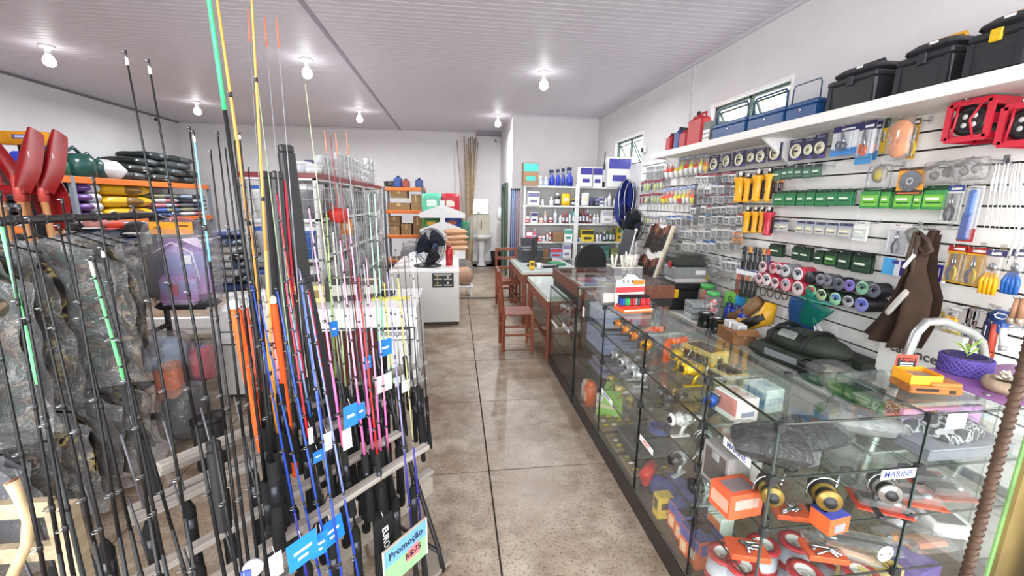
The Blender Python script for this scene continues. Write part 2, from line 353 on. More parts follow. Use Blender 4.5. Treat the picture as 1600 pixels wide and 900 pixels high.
# bulbs in white ceiling roses
GLOW = H('#ffffff', 0.4, emit=14)
def bulb(x, y, lab):
    t = thing('ceiling_lamp', lab, 'lamp', (x, y, ZC), group='bulb lamps on the ceiling')
    ob('rose', cached(('rose',), lambda: MB().lathe([(0, 0), (0.075, 0), (0.08, -0.012), (0.06, -0.028), (0.03, -0.036), (0.03, -0.07), (0, -0.07)], WHITE, 18)), t)
    ob('socket', cached(('socket',), lambda: MB().lathe([(0, -0.07), (0.026, -0.07), (0.028, -0.1), (0, -0.1)], H('#d8d8d8', 0.4), 14)), t)
    ob('bulb', cached(('bulb',), lambda: MB().lathe([(0.02, -0.1), (0.045, -0.125), (0.062, -0.17), (0.055, -0.21), (0.03, -0.232), (0, -0.238)], GLOW, 16)), t, None, 'lit frosted bulb')
    l = bpy.data.lights.new('bulb_light', 'AREA'); l.shape = 'DISK'; l.size = 0.12; l.energy = 52; l.color = (0.96, 0.98, 1)
    o = bpy.data.objects.new('bulb_light', l); COL.objects.link(o); o.location = (x, y, ZC - 0.245)
for x, y, lab in ((-4.87, 6.2, 'lit bulb lamp on the ceiling nearest the left wall in the front row'), (-1.89, 6.16, 'lit bulb lamp in the front row beside the ceiling joint strip'), (1.24, 6.14, 'lit bulb lamp in the front row over the display counter aisle'),
                  (-4.82, 9.1, 'lit bulb lamp in the back row near the left back corner'), (-1.9, 9.25, 'lit bulb lamp in the back row beside the ceiling joint strip'), (0.9, 9.2, 'lit bulb lamp in the back row by the alcove corner')):
    bulb(x, y, lab)
def seccam(loc, d, lab):
    t = thing('security_camera', lab, 'camera', loc)
    d = V(d).normalized()
    ob('bracket', MB().lathe([(0, 0), (0.035, 0), (0.035, 0.012), (0, 0.012)], WHITE, 12, frame((0, 0, 0), (d.x, 0, 0) if abs(d.x) > .5 else (0, d.y, 0))).tube([(0, 0, 0), d * 0.07 + V((0, 0, 0.01))], 0.01, WHITE), t)
    F = frame(d * 0.06, d + V((0, 0, -0.45)))
    ob('housing', MB().lathe([(0, 0), (0.03, 0), (0.034, 0.02), (0.034, 0.11), (0, 0.11)], WHITE, 14, F), t)
    ob('lens', MB().lathe([(0.033, 0.11), (0.034, 0.118), (0.02, 0.12), (0, 0.116)], BLACK, 14, F), t)
p = onx(237, 184, X0); seccam(p, (1, -0.7, 0), 'white bullet camera with black lens high on left wall')
p = onx(783, 218, NX); seccam(p, (-1, -0.5, 0), 'white bullet camera high on alcove corner wall')
def plate(name, T, lab, cat):
    t = thing(name, lab, cat, T=T); ob('plate', MB().cbox((0, 0, 0.006), (0.075, 0.115, 0.012), WHITE, 0.004), t); ob('rocker', MB().cbox((0, 0, 0.014), (0.03, 0.05, 0.008), H('#dcdcdc', 0.3), 0.002), t); return t
p = V((NX, 11.2, 1.35)); plate('light_switch', frame(p, (-1, 0, 0)), 'white switch plate on alcove wall beside the green door', 'switch')
p = onx(1009, 233, X1); t = thing('wall_sensor', 'small white and black sensor box beside the far window', 'sensor', T=frame(p, (-1, 0, 0)))
ob('housing', MB().cbox((0, 0, 0.03), (0.12, 0.12, 0.06), WHITE, 0.01), t); ob('window', MB().cbox((0, -0.015, 0.062), (0.09, 0.06, 0.01), BLACK, 0.003), t)
# ================================================================ right wall: slat wall, high shelf, low bench
SX = 3.035                                     # face of the slat wall
SLAT = H('#f4f2ef', 0.32, var=0.02, scale=3); GRV = H('#1c1b1b', 0.6)
sw = thing('slat_wall', 'white slatted display wall with dark grooves covering the right side', 'display wall', (SX, 0, 0))
ob('backing', MB().bb(0.008, 0.022, -0.3, 6.72, 0.48, 2.3, GRV), sw)
PAN = [(-0.3, 1.0), (1.0, 2.83), (2.83, 4.66), (4.66, 6.72)]
for a, b in PAN:
    for k in range(-1, 16):
        z1 = 2.30 - 0.117 * k - 0.006 if k >= 0 else 2.355; z0 = 2.30 - 0.117 * (k + 1) + 0.006
        if z0 < 0.47: z0 = 0.47
        ob('slat', cached(('slat', round(b - a, 2), round(z1 - z0, 3)), lambda: MB().cbox((0.004, 0, 0), (0.02, b - a - 0.002, z1 - z0), SLAT, 0.0015)), sw, TR((0, (a + b) / 2, (z0 + z1) / 2)))
def rf(p): return Matrix(((0, 0, -1, p[0]), (-1, 0, 0, p[1]), (0, 1, 0, p[2]), (0, 0, 0, 1)))   # x along the wall to the viewer's right, y up, z out into the room
HOOK = 0
def hook(y, z, L=0.2):
    global HOOK; HOOK += 1
    o = ob('hook', cached(('hook', round(L, 2)), lambda: MB().tube([(0, 0.012, 0.0), (0, 0, 0.006), (0, 0, L), (0, 0.018, L + 0.006)], 0.0025, STEEL, 5).box((0, 0.005, 0.003), (0.03, 0.05, 0.006), STEEL)), sw)
    o.matrix_local = rf((0, y, z)); return o
def slot(x0, y0, x1, y1, off=0.12):
    """photo box of a hanging pack -> its place on the wall: centre, width, height"""
    xp = SX - off; ym = (y0 + y1) / 2; xm = (x0 + x1) / 2
    a, b = onx(x0, ym, xp), onx(x1, ym, xp); t, u = onx(xm, y0, xp), onx(xm, y1, xp)
    return V((xp, (a.y + b.y) / 2, (t.z + u.z) / 2)), abs(a.y - b.y), abs(t.z - u.z)
def rq(v, s=0.005): return max(s, round(v / s) * s)
def hangs(fn, rect, name, label, cat, group=None, n=1, step=0.018, off=0.12, **kw):
    p, w, h = slot(*rect, off=off); w, h = rq(w), rq(h); out = []
    for k in range(n):
        q = V((p.x + k * step, p.y, p.z)); t = thing(name, label + ('' if n == 1 else ', in front' if k == 0 else ', behind the front one'), cat, group=group, T=rf(q))
        fn(t, w, h, **kw); out.append(t)
    hook(p.y, p.z + h / 2 - 0.012, off + 0.03); return out
# ---- pack kinds (local frame: x right, y up, z out; centre of the pack is the origin)
def card(w, h, m, th=0.002): return MB().cbox((0, 0, 0), (w, h, th), m, 0.0008)
def strip_card(t, w, h, col, bg='#f1f1f0'):
    ob('backing_card', cached(('bc', w, h, bg), lambda: card(w, h, H(bg))), t)
    ob('header', cached(('hd', w, h, col), lambda: MB().cbox((0, h * 0.39, 0.002), (w * 0.98, h * 0.2, 0.003), H(col), 0.001).box((0, h * 0.46, 0.004), (w * 0.25, h * 0.03, 0.001), BLACK)), t)
def p_float(t, w, h, c=('#e8402c', '#f2f2f0'), head='#8b93ab'):
    strip = cached(('flh', w, h, head), lambda: MB().cbox((0, h * 0.42, 0), (w, h * 0.16, 0.004), H(head), 0.001).box((0, h * 0.43, 0.003), (w * 0.7, h * 0.05, 0.001), WHITE)); ob('header', strip, t)
    ob('bag', cached(('flb', w, h), lambda: MB().pillow((0, -h * 0.08, 0), (w, h * 0.84, 0.03), BLIST, 1, nu=6, nv=6)), t)
    r = w * 0.34
    pr = [(0.001, h * 0.3), (r * 0.15, h * 0.28), (r * 0.3, h * 0.12), (r, -h * 0.04), (r, -h * 0.1), (r * 0.7, -h * 0.3), (r * 0.2, -h * 0.4), (0.001, -h * 0.44)]
    k = len(pr) - 1; A, B = H(c[0], 0.3), H(c[1], 0.3)
    ob('float', cached(('fl', w, h, c), lambda: MB().lathe(pr, [A] * 4 + [B] * (k - 4), 10, TR((0, 0, 0), (-math.pi / 2, 0, 0)))), t)
def p_ring(t, w, h, col='#2d2a4a'):
    ob('card', cached(('rc', w, h, col), lambda: card(w, h, H(col, 0.4)).box((0, h * 0.4, 0.002), (w * 0.6, h * 0.07, 0.001), H('#8a86b0')).box((w * 0.2, -h * 0.42, 0.002), (w * 0.45, h * 0.1, 0.001), H('#4a3f9a'))), t)
    R = min(w, h) * 0.36
    ob('coil', cached(('ring', rq(R, 0.004)), lambda: [a for a in [MB()] if [a.tube([((R + d) * math.cos(i * math.pi / 9), (R + d) * math.sin(i * math.pi / 9), 0.008 + e) for i in range(18)], 0.006, H('#ddd9c4', 0.3), 6, True, True) for d, e in ((0, 0), (-0.012, 0.004))]][0]), t, TR((0, -h * 0.06, 0)))
    ob('disc_label', cached(('rl', rq(R, 0.004)), lambda: MB().lathe([(0, 0.006), (R * 0.6, 0.006), (R * 0.6, 0.002)], H('#e7dfb4'), 14).box((0, 0, 0.0065), (R * 0.9, R * 0.3, 0.001), H('#2a2a55'))), t, TR((0, -h * 0.06, 0)))
def p_box(t, w, h, col='#2f7a43', lab='#7ec24a', d=0.016, dark='#1d4a2b', tab=True):
    ob('carton', cached(('pb', w, h, col, d), lambda: MB().cbox((0, -h * 0.09, 0), (w, h * 0.8, d), H(col, 0.4), 0.0015)), t)
    ob('hang_tab', cached(('pt', w, h, dark), lambda: MB().box((0, h * 0.4, -d * 0.3), (w * 0.96, h * 0.2, 0.002), H(dark, 0.4)).box((0, h * 0.42, -d * 0.3 + 0.0015), (w * 0.28, h * 0.05, 0.001), BLACK)), t)
    ob('label', cached(('pl', w, h, lab, dark, d), lambda: MB().box((0, -h * 0.12, d / 2 + 0.0006), (w * 0.9, h * 0.5, 0.001), H(lab, 0.35)).box((w * -0.05, -h * 0.04, d / 2 + 0.0012), (w * 0.6, h * 0.1, 0.001), H('#e9f1dc')).box((w * 0.03, -h * 0.2, d / 2 + 0.0012), (w * 0.7, h * 0.06, 0.001), H(dark))), t)
def p_hooks(t, w, h, col='#a03038', n=2, body='#54504e', bg='#e9e8e6'):
    strip_card(t, w, h, col, bg)
    ob('blister', cached(('hb', w, h), lambda: MB().cbox((0, -h * 0.16, 0.008), (w * 0.9, h * 0.6, 0.014), BLIST, 0.003)), t)
    def f():
        b = MB()
        for i in range(n):
            x = (i + 0.5) / n * w * 0.8 - w * 0.4; r = w * 0.3 / n
            b.tube([(x, h * 0.08, 0.008), (x, -h * 0.22, 0.008), (x + r, -h * 0.36, 0.008), (x + 2 * r * 0.8, -h * 0.25, 0.008)], 0.0035, H(body, 0.3, 0.6), 5).ball((x, h * 0.04, 0.01), (r * 1.3, h * 0.2, 0.01), H(body, 0.4), 6, 4)
        return b
    ob('hook_set', cached(('hs', w, h, n, body), f), t)
def p_lure(t, w, h, c='#c7d23a', head='#8d2f3a'):
    ob('header', cached(('lh', w, h, head), lambda: MB().cbox((0, h * 0.4, 0), (w, h * 0.2, 0.003), H(head), 0.001)), t)
    ob('bag', cached(('lb', w, h), lambda: MB().cbox((0, -h * 0.1, 0.004), (w, h * 0.8, 0.012), BLIST, 0.003)), t)
    ob('lure', cached(('lu', w, h, c), lambda: MB().ball((0, -h * 0.05, 0.006), (w * 0.5, h * 0.6, 0.012), H(c, 0.3), 8, 6).tube([(0, -h * 0.34, 0.006), (w * 0.1, -h * 0.42, 0.006)], [0.003, 0.001], H('#333333'), 5)), t)
def p_torch(t, w, h, c='#eeaa1c'):
    m = H(c, 0.35); r = w * 0.52
    F = TR((0, 0, 0.0), (-math.pi / 2, 0, 0))
    ob('torch_body', cached(('to', w, h, c), lambda: MB().lathe([(0, h * 0.29), (r, h * 0.3), (r, h * 0.24), (r * 0.74, h * 0.12), (r * 0.66, -h * 0.4), (r * 0.78, -h * 0.44), (r * 0.7, -h * 0.5), (0, -h * 0.5)], m, 14, F)), t)
    ob('strap', cached(('ts', w, h), lambda: MB().box((0, h * 0.38, 0), (w * 0.7, h * 0.16, 0.012), H('#1d1b1c', 0.7)).box((w * 0.5, -h * 0.14, -0.004), (w * 0.3, h * 0.56, 0.008), H('#2c2524', 0.7))), t)
    ob('lens', cached(('tl', w), lambda: MB().ball((0, 0, 0), (w * 0.4, w * 0.5, 0.03), H('#e8e8ec', 0.1, 0.4), 8, 6)), t, TR((0, h * 0.42, 0.01)))
def p_tool(t, w, h, c='#222224', c2='#e39a2a'):
    ob('sheath', cached(('sh', w, h, c), lambda: MB().cbox((0, -h * 0.12, 0), (w * 0.8, h * 0.74, 0.02), H(c, 0.4), 0.006)), t)
    ob('handle', cached(('ha', w, h, c2), lambda: MB().cbox((0, h * 0.36, 0), (w * 0.55, h * 0.28, 0.024), H(c2, 0.4), 0.007)), t)
    ob('clip', cached(('cl', w, h), lambda: MB().cbox((0, h * 0.0, 0.014), (w * 0.28, h * 0.3, 0.006), H('#8a8d92', 0.3, 0.9), 0.002)), t)
def pliers_mb(h, grip, grip2=None):
    b = MB(); s = h; m = STEEL; g = H(grip, 0.4); g2 = H(grip2 or grip, 0.4)
    for k, gm in ((1, g), (-1, g2)):
        b.tube([(k * 0.0, s * 0.08, 0.012), (k * s * 0.1, -s * 0.06, 0.012), (k * s * 0.13, -s * 0.26, 0.012), (k * s * 0.06, -s * 0.48, 0.012)], [s * 0.03, s * 0.045, s * 0.045, s * 0.03], gm, 8)
        b.tube([(k * s * 0.02, s * 0.04, 0.012), (k * s * 0.045, s * 0.18, 0.012), (k * s * 0.012, s * 0.46, 0.012)], [s * 0.035, s * 0.045, s * 0.014], m, 6)
    return b
def p_pliers(t, w, h, bg='#e5ad25', head='#a5302c', grip='#d9bb33', grip2='#3b4165', mark='#f0e8e0'):
    ob('backing_card', cached(('plc', w, h, bg), lambda: card(w, h, H(bg, 0.4))), t)
    ob('header', cached(('plh', w, h, head), lambda: MB().cbox((0, h * 0.42, 0.002), (w, h * 0.16, 0.003), H(head, 0.4), 0.001).box((w * 0.08, h * 0.41, 0.004), (w * 0.55, h * 0.06, 0.001), H(mark))), t)
    ob('pliers', cached(('plt', h, grip, grip2), lambda: pliers_mb(h * 0.76, grip, grip2)), t, TR((0, -h * 0.08, 0)))
    ob('blister', cached(('plb', w, h), lambda: MB().cbox((0, -h * 0.08, 0.012), (w * 0.9, h * 0.76, 0.022), BLIST, 0.006)), t)
def p_spools(t, w, h, side='#d84a5c', face='#e6dfe0', cen='#55505a', n=1, tape=None):
    """one line spool hung on a hook, its axis out of the wall"""
    r = h / 2; T = TR((0, 0, 0))
    ob('flange', cached(('sf', rq(r, .004), side, face), lambda: MB().lathe([(r * 0.25, 0.016), (r * 0.95, 0.016), (r, 0.013), (r, 0.009), (r * 0.82, 0.007), (r * 0.82, -0.007), (r, -0.009), (r, -0.016), (0, -0.016)], [H(face, 0.35), H(side, 0.35), H(side, 0.35), H(side, 0.35), H(tape or side, 0.4), H(side, 0.35), H(side, 0.35), H(side, 0.35)], 20)), t)
    ob('label', cached(('sl', rq(r, .004), face, cen), lambda: MB().lathe([(r * 0.2, 0.0168), (r * 0.72, 0.0168), (r * 0.72, 0.0155)], H(cen, 0.4), 20, arc=0.45).lathe([(0.0, 0.0155), (r * 0.22, 0.0155), (r * 0.22, 0.017)], BLACK, 12)), t)

# ---- the upper rows, far end to near end
def row(fn, xs, ya, yb, name, label, cat, group, cols=None, slope=0, n=1, key='c', off=0.12, pad=0.92, **kw):
    """a run of like packs between photo columns xs[0]..xs[-1]; ya, yb give top and bottom at both ends"""
    N = len(xs) - 1
    for i in range(N):
        f = (xs[i] + xs[i + 1]) / 2; u = (f - xs[0]) / (xs[-1] - xs[0]); y0 = ya[0] + (ya[1] - ya[0]) * u; y1 = yb[0] + (yb[1] - yb[0]) * u
        wd_ = (xs[i + 1] - xs[i]) * pad / 2; k = dict(kw); jt = random.uniform(-1.3, 1.3); y0 += jt; y1 += jt + random.uniform(-1, 1)
        if fn is p_hooks and 'bg' not in kw: k['bg'] = random.choice(('#e9e8e6', '#d8d7d6', '#bfbdbc', '#efefee', '#8f8d8e')); k['body'] = random.choice(('#54504e', '#2c2b30', '#77736c', '#3a3a40'))
        if cols: k[key] = cols[i % len(cols)]
        lb = nth(i, N) + ' ' + label if '%s' not in label else label % nth(i, N)
        hangs(fn, (f - wd_, y0, f + wd_, y1), name, lb, cat, group, n=n, off=off, **k)
def lin(a, b, n): return [a + (b - a) * i / n for i in range(n + 1)]
RW_, YW = ('#e8402c', '#f2f2f0'), ('#f0df3a', '#f4f2ea'); OR = ('#f07a2c', '#f4c84a'); RY = ('#ef5a2e', '#efe04a')
row(p_float, lin(1039, 1107, 9), (252, 240), (284, 270), 'float_pack', '%s bobber pack of the top row at the far wall end', 'fishing float', 'float packs in the top row', [RW_, RW_, YW, YW, RW_, YW, RW_, YW, OR], off=0.16)
row(p_hooks, lin(1009, 1037, 2), (262, 257), (284, 280), 'leader_pack', '%s grey leader pack hanging at the far top of the slat wall', 'tackle pack', 'grey leader packs', col='#8f9094', body='#9a9a9a', bg='#b9b8b6')
row(p_lure, lin(1001, 1036, 7), (284, 280), (304, 299), 'lure_pack', 'yellow lure pack with dark red header in the upper far row', 'lure pack', 'far lure packs with red headers, upper row', ['#3b3f2c', '#c7d23a', '#b9cc42', '#34382a', '#d7da52', '#c2c78a', '#e8e6a0'], off=0.14)
row(p_lure, lin(999, 1036, 8), (304, 300), (322, 319), 'lure_pack', 'small lure pack with maroon header in the lower far row', 'lure pack', 'far lure packs with red headers, lower row', ['#8a2a34', '#7b2430', '#d0d24c', '#4a4a34', '#c3c98a', '#aab03a', '#c8d03c', '#b0b44a'], off=0.14)
row(p_float, lin(1034, 1085, 8), (296, 288), (321, 320), 'float_pack', '%s bobber pack of the second row at the far wall end', 'fishing float', 'float packs in the second row', [RY, ('#ef4a2e', '#f0c63a'), ('#f04a2c', '#eef0ee'), YW, ('#f0df3a', '#e8402c'), YW, ('#f4a03a', '#f2f2ee'), RY], off=0.16, head='#7f93c2')
row(p_hooks, lin(1085, 1150, 6), (272, 268), (288, 284), 'hook_pack', 'clear hook pack with dark red header in the top middle row', 'hook pack', 'red-headed hook packs, top row', ['#98323c', '#8e2a36', '#a53440', '#8e2a36', '#b04a50', '#8e2a36'], key='col', off=0.13)
row(p_hooks, lin(1080, 1152, 7), (288, 285), (310, 306), 'hook_pack', 'hook pack of the second middle row with grey and white header', 'hook pack', 'grey-headed hook packs, second row', ['#5a4a50', '#d8d8dc', '#dcdce0', '#8b93b3', '#55505a', '#6b2f3a', '#5d4a4e'], key='col', off=0.13)
row(p_hooks, lin(1082, 1156, 9), (305, 301), (322, 317), 'jig_pack', 'white and red jig head pack in the third middle row', 'jig pack', 'jig head packs, third row', ['#8c4450', '#c9c2c6', '#9a3a48'], key='col', off=0.13, body='#2c2b30')
row(p_hooks, lin(1079, 1160, 10), (320, 316), (338, 335), 'jig_pack', 'grey jig head pack in the fourth middle row', 'jig pack', 'jig head packs, fourth row', ['#5c5c62', '#45444a', '#77757c', '#8a3a46'], key='col', off=0.13, body='#3a3a40')
row(p_lure, lin(1001, 1041, 8), (337, 338), (351, 352), 'soft_bait_pack', 'pale soft bait pack with narrow header above the knife board', 'bait pack', 'soft bait packs above the knives', ['#c9c6c0', '#c6d24a', '#d8d8a8', '#e0d8b8', '#d8d0c0', '#c8a8a0', '#eeeeee', '#e8dada'], head='#9a9a9e', off=0.12)
row(p_hooks, lin(1041, 1080, 5), (336, 337), (351, 353), 'hook_pack', '%s blue hook pack in the row below the bobbers', 'hook pack', 'blue hook packs', ['#3f6ab4', '#3b62a8', '#5577b4', '#9aa4a8', '#3f66b0'], key='col', off=0.12)
row(p_hooks, lin(1082, 1160, 8), (334, 333), (352, 351), 'hook_pack', 'black and clear hook pack in the fifth middle row', 'hook pack', 'black hook packs, fifth row', ['#6f7c86', '#3c3c42', '#4aa0c8', '#2f2f34', '#55555c', '#4a4a50', '#6a6a70', '#b03a40'], key='col', off=0.13)
row(p_hooks, lin(1052, 1160, 11), (358, 354), (374, 373), 'swivel_pack', 'tiny swivel pack in the upper clear row', 'tackle pack', 'swivel packs, upper clear row', ['#b9b9b6', '#8a8a8c', '#c9c8c4', '#9a948c'], key='col', off=0.1, body='#77736c', bg='#dcdad6')
row(p_hooks, lin(1056, 1160, 10), (376, 372), (393, 392), 'swivel_pack', 'tiny swivel pack in the lower clear row', 'tackle pack', 'swivel packs, lower clear row', ['#55585c', '#a8a8a6', '#8c8a86', '#b8b8c0', '#46649a', '#3d5c98', '#7a8a80', '#aaa8a4'], key='col', off=0.1, body='#8a8478', bg='#d4d2ce')
row(p_hooks, lin(1128, 1158, 4), (404, 405), (424, 425), 'snap_pack', '%s silver snap pack hanging beside the black knives', 'tackle pack', 'silver snap packs by the knives', ['#9a9ca0', '#6a6c72', '#aeb0b2'], key='col', off=0.12)
# ring cards
for i, (a, b, y0, y1) in enumerate(((1108, 1124, 243, 267), (1129, 1142, 240, 261), (1145, 1166, 236, 260), (1168, 1180, 233, 256), (1181, 1197, 231, 255), (1201, 1222, 224, 251), (1233, 1256, 218, 251), (1256, 1272, 216, 248), (1272, 1292, 210, 247))):
    hangs(p_ring, (a, y0, b, y1), 'leader_card', nth(i, 9) + ' dark card with pale coiled leader ring in the top row', 'leader card', 'coiled leader cards in the top row', off=0.16)
# green camouflage packs, row below the rings
row(p_box, [1203, 1222, 1232, 1242, 1255, 1268, 1284], (262, 255), (282, 277), 'camo_line_pack', '%s camouflage green line pack under the ring cards', 'line pack', 'camouflage line packs', ['#2f5a46', '#26453a', '#2f5f4a', '#1f3a30', '#34604e', '#3a5a50'], key='col', lab='#4f7a62', dark='#1f2f28', off=0.16)
# yellow torches
for i, (a, b, y0, y1) in enumerate(((1150, 1163, 268, 316), (1164, 1173, 270, 316), (1178, 1191, 264, 315), (1197, 1206, 261, 315))):
    hangs(p_torch, (a, y0, b, y1), 'torch', nth(i, 4) + ' yellow torch in the upper torch row', 'torch', 'yellow torches, upper row', off=0.17)
for i, (a, b) in enumerate(((1206, 1214), (1216, 1224))):
    hangs(p_tool, (a, 279, b, 302), 'pocket_knife', ('first' if not i else 'second') + ' orange handled knife behind the yellow torches', 'knife', 'orange knives by the torches', c='#46353a', c2='#e58a2c', off=0.1)
for i, (a, b, y0, y1, c) in enumerate(((1163, 1173, 322, 364, '#eeaa1c'), (1176, 1185, 322, 364, '#e9a21c'), (1187, 1194, 322, 364, '#e39a1c'), (1195, 1207, 322, 368, '#c62f45'))):
    hangs(p_torch, (a, y0, b, y1), 'torch', (nth(i, 4) + ' yellow torch in the lower torch row') if i < 3 else 'red torch at the end of the lower torch row', 'torch', 'torches, lower row', c=c, off=0.17)
# dark knives and orange handled tools
for i, (a, b, c, c2) in enumerate(((1159, 1166, '#1e1e22', '#2a2a2c'), (1168, 1175, '#242226', '#dc9a3c'), (1176, 1182, '#1a1a1e', '#2c2c30'), (1183, 1189, '#222226', '#303034'), (1190, 1196, '#3a3030', '#e09838'), (1197, 1203, '#39456a', '#e0543a'))):
    hangs(p_tool, (a, 384 + i, b, 421 + i * 0.8), 'sheath_knife', nth(i, 6) + ' sheathed knife in the row above the red spools', 'knife', 'sheath knives', c=c, c2=c2, off=0.15)
for i, (a, b, c, c2) in enumerate(((1149, 1155, '#8a4030', '#c8604a'), (1156, 1162, '#2a2524', '#7a3a30'), (1163, 1169, '#1c1c1e', '#c7684a'), (1170, 1176, '#2a2a2a', '#b9a48c'), (1177, 1183, '#1e1e20', '#3a3a3c'))):
    hangs(p_tool, (a, 426 + i, b, 464 + i), 'hand_tool', nth(i, 5) + ' long handled tool hanging low beside the red spools', 'tool', 'hand tools low on the wall', c=c, c2=c2, off=0.14)
hangs(strip_card, (1150, 421, 1186, 431), 'tool_header_card', 'blue and white header card above the low hand tools', 'card', col='#3d4f8c', off=0.15)
# green line cartons
for i, (a, b, y0, y1) in enumerate(((1209, 1227, 298, 322), (1228, 1243, 297, 322), (1246, 1258, 297, 322), (1260, 1273, 296, 322), (1275, 1292, 296, 323), (1293, 1308, 295, 322), (1309, 1332, 295, 322))):
    hangs(p_box, (a, y0, b, y1), 'line_carton', nth(i, 7) + ' dark green line carton under the camouflage packs', 'line pack', 'dark green line cartons', n=2, off=0.15, col='#2c7145', lab='#2f8150', step=0.025)
for i, (a, b, y0, y1) in enumerate(((1346, 1374, 293, 326), (1377, 1391, 294, 326), (1398, 1427, 293, 327), (1429, 1441, 294, 327), (1444, 1478, 290, 328))):
    hangs(p_box, (a, y0, b, y1), 'line_carton', nth(i, 5) + ' bright green line carton under the saw blade card', 'line pack', 'bright green line cartons', n=2, off=0.15, col='#3f9148', lab='#79bf45', step=0.025)
# clear line boxes with yellow print
for i, (a, b, y0, y1) in enumerate(((1206, 1218, 343, 362), (1218, 1231, 343, 363), (1244, 1257, 345, 366), (1258, 1271, 346, 367), (1273, 1289, 347, 368), (1291, 1308, 348, 370), (1310, 1331, 349, 372))):
    hangs(p_box, (a, y0, b, y1), 'spool_box', nth(i, 7) + ' clear spool box with yellow print', 'line pack', 'clear spool boxes with yellow print', off=0.14, col='#a4a8b4', lab='#c9c6b0', dark='#4b4a6a')
hangs(p_box, (1334, 346, 1356, 377), 'sensor_pack', 'white carton showing a small green pump beside the spool boxes', 'pack', off=0.14, col='#e3e5e2', lab='#c5cbc6', dark='#d9dad8')
# dark green leader cartons
for i, (a, b, y0, y1) in enumerate(((1201, 1222, 381, 401), (1238, 1252, 384, 406), (1250, 1266, 386, 409), (1273, 1286, 391, 413), (1289, 1307, 391, 416), (1309, 1328, 393, 421), (1332, 1360, 396, 427))):
    hangs(p_box, (a, y0, b, y1), 'leader_carton', nth(i, 7) + ' black and green leader carton above the spools', 'line pack', 'black and green leader cartons', n=2, off=0.14, col='#213a2a', lab='#2c4a36' if i != 4 else '#3e7a34', dark='#16241b', step=0.03)
# line spools: two rows
def spools(lst, name, group):
    for i, (cx, cy, r, s, f, c, lb, n) in enumerate(lst):
        rr = slot(cx - r, cy - r, cx + r, cy + r, off=0.16); p = rr[0]; h = rq(rr[2], 0.004)
        for k in range(n):
            t = thing('line_spool', lb + ('' if k == 0 else ', %s behind it' % ORD[k - 1]), 'line spool', group=group, T=rf((p.x + k * 0.034, p.y, p.z))); p_spools(t, h, h, s, f, c)
        hook(p.y, p.z, 0.19)
RD = '#c93f52'; PK = '#e3c9cf'
up = [(1194, 417, 9, RD, PK, '#5a4a50', 3), (1210, 419, 9, RD, '#dfa5ae', '#a33a48', 3), (1219, 420, 9, RD, PK, '#5a4a50', 3), (1229, 423, 10, '#8a8d92', '#d0d2d2', '#5c6066', 4), (1249, 428, 11, RD, '#d9d9dc', '#555a60', 4), (1268, 434, 10, '#1b1c1f', '#2a2b2f', '#3a3b40', 3), (1284, 436, 9, '#6a6a72', '#8a8a94', '#4a4a52', 3), (1295, 438, 9, '#5d5d66', '#80808c', '#4c4a58', 3), (1313, 444, 11, '#24262a', '#5f6a74', '#2f343a', 3), (1330, 446, 10, '#3a3c42', '#8d7cc4', '#5a4a9a', 2), (1350, 450, 11, '#4f6a5c', '#8fc0a2', '#3a6a50', 2), (1368, 454, 12, '#22242a', '#6a6f7c', '#3a3c46', 3)]
spools([(a, b, c, d, e, f, nth(i, 12) + (' red spool' if d == RD else ' dark spool') + ' in the upper spool row', n) for i, (a, b, c, d, e, f, n) in enumerate(up)], 'line_spool', 'line spools, upper row')
lo = [(1188, 435, 9, RD, PK, '#6a4a52', 2), (1200, 437, 10, RD, '#e6e0e4', '#6b7078', 3), (1213, 442, 9, RD, '#dcc8cc', '#5a3f48', 2), (1230, 445, 11, RD, '#d9a8b0', '#8f929a', 3), (1249, 451, 12, RD, '#e6d3d6', '#6a6c72', 3), (1270, 455, 10, '#2c3a30', '#7fc49a', '#a83c3c', 2), (1286, 461, 10, '#1e2a20', '#b6cfa0', '#27352a', 4), (1308, 467, 11, '#1b2d22', '#9ccfa8', '#3f6ab0', 4), (1328, 471, 10, '#33353a', '#b6b9bc', '#3a3c42', 4), (1349, 476, 12, '#1e1f24', '#8d93d0', '#4a55b4', 5)]
spools([(a, b, c, d, e, f, nth(i, 10) + (' red spool' if d == RD else ' dark spool') + ' in the lower spool row', n) for i, (a, b, c, d, e, f, n) in enumerate(lo)], 'line_spool', 'line spools, lower row')
for i, (cx, cy, r) in enumerate(((1192, 455, 8), (1203, 457, 8), (1215, 460, 8), (1226, 461, 7))):
    p, w, h = slot(cx - r, cy - r, cx + r, cy + r, 0.12); t = thing('wire_coil', nth(i, 4) + ' tangled brown wire coil under the red spools', 'wire coil', T=rf(p), group='wire coils under the red spools')
    ob('coil', cached(('wc',), lambda: [a for a in [MB()] if [a.tube([(0.045 * math.cos(j * .7 + q), 0.045 * math.sin(j * .7 + q), 0.01 * math.sin(j + q)) for j in range(9)], 0.004, H('#6d6155', 0.5, 0.4), 5, True, True) for q in (0, 2, 4)]][0]), t); ob('tie', cached(('wt',), lambda: MB().cbox((0, 0.046, 0), (0.02, 0.016, 0.03), H('#b8b4a8'), 0.003)), t); hook(p.y, p.z + 0.045, 0.14)
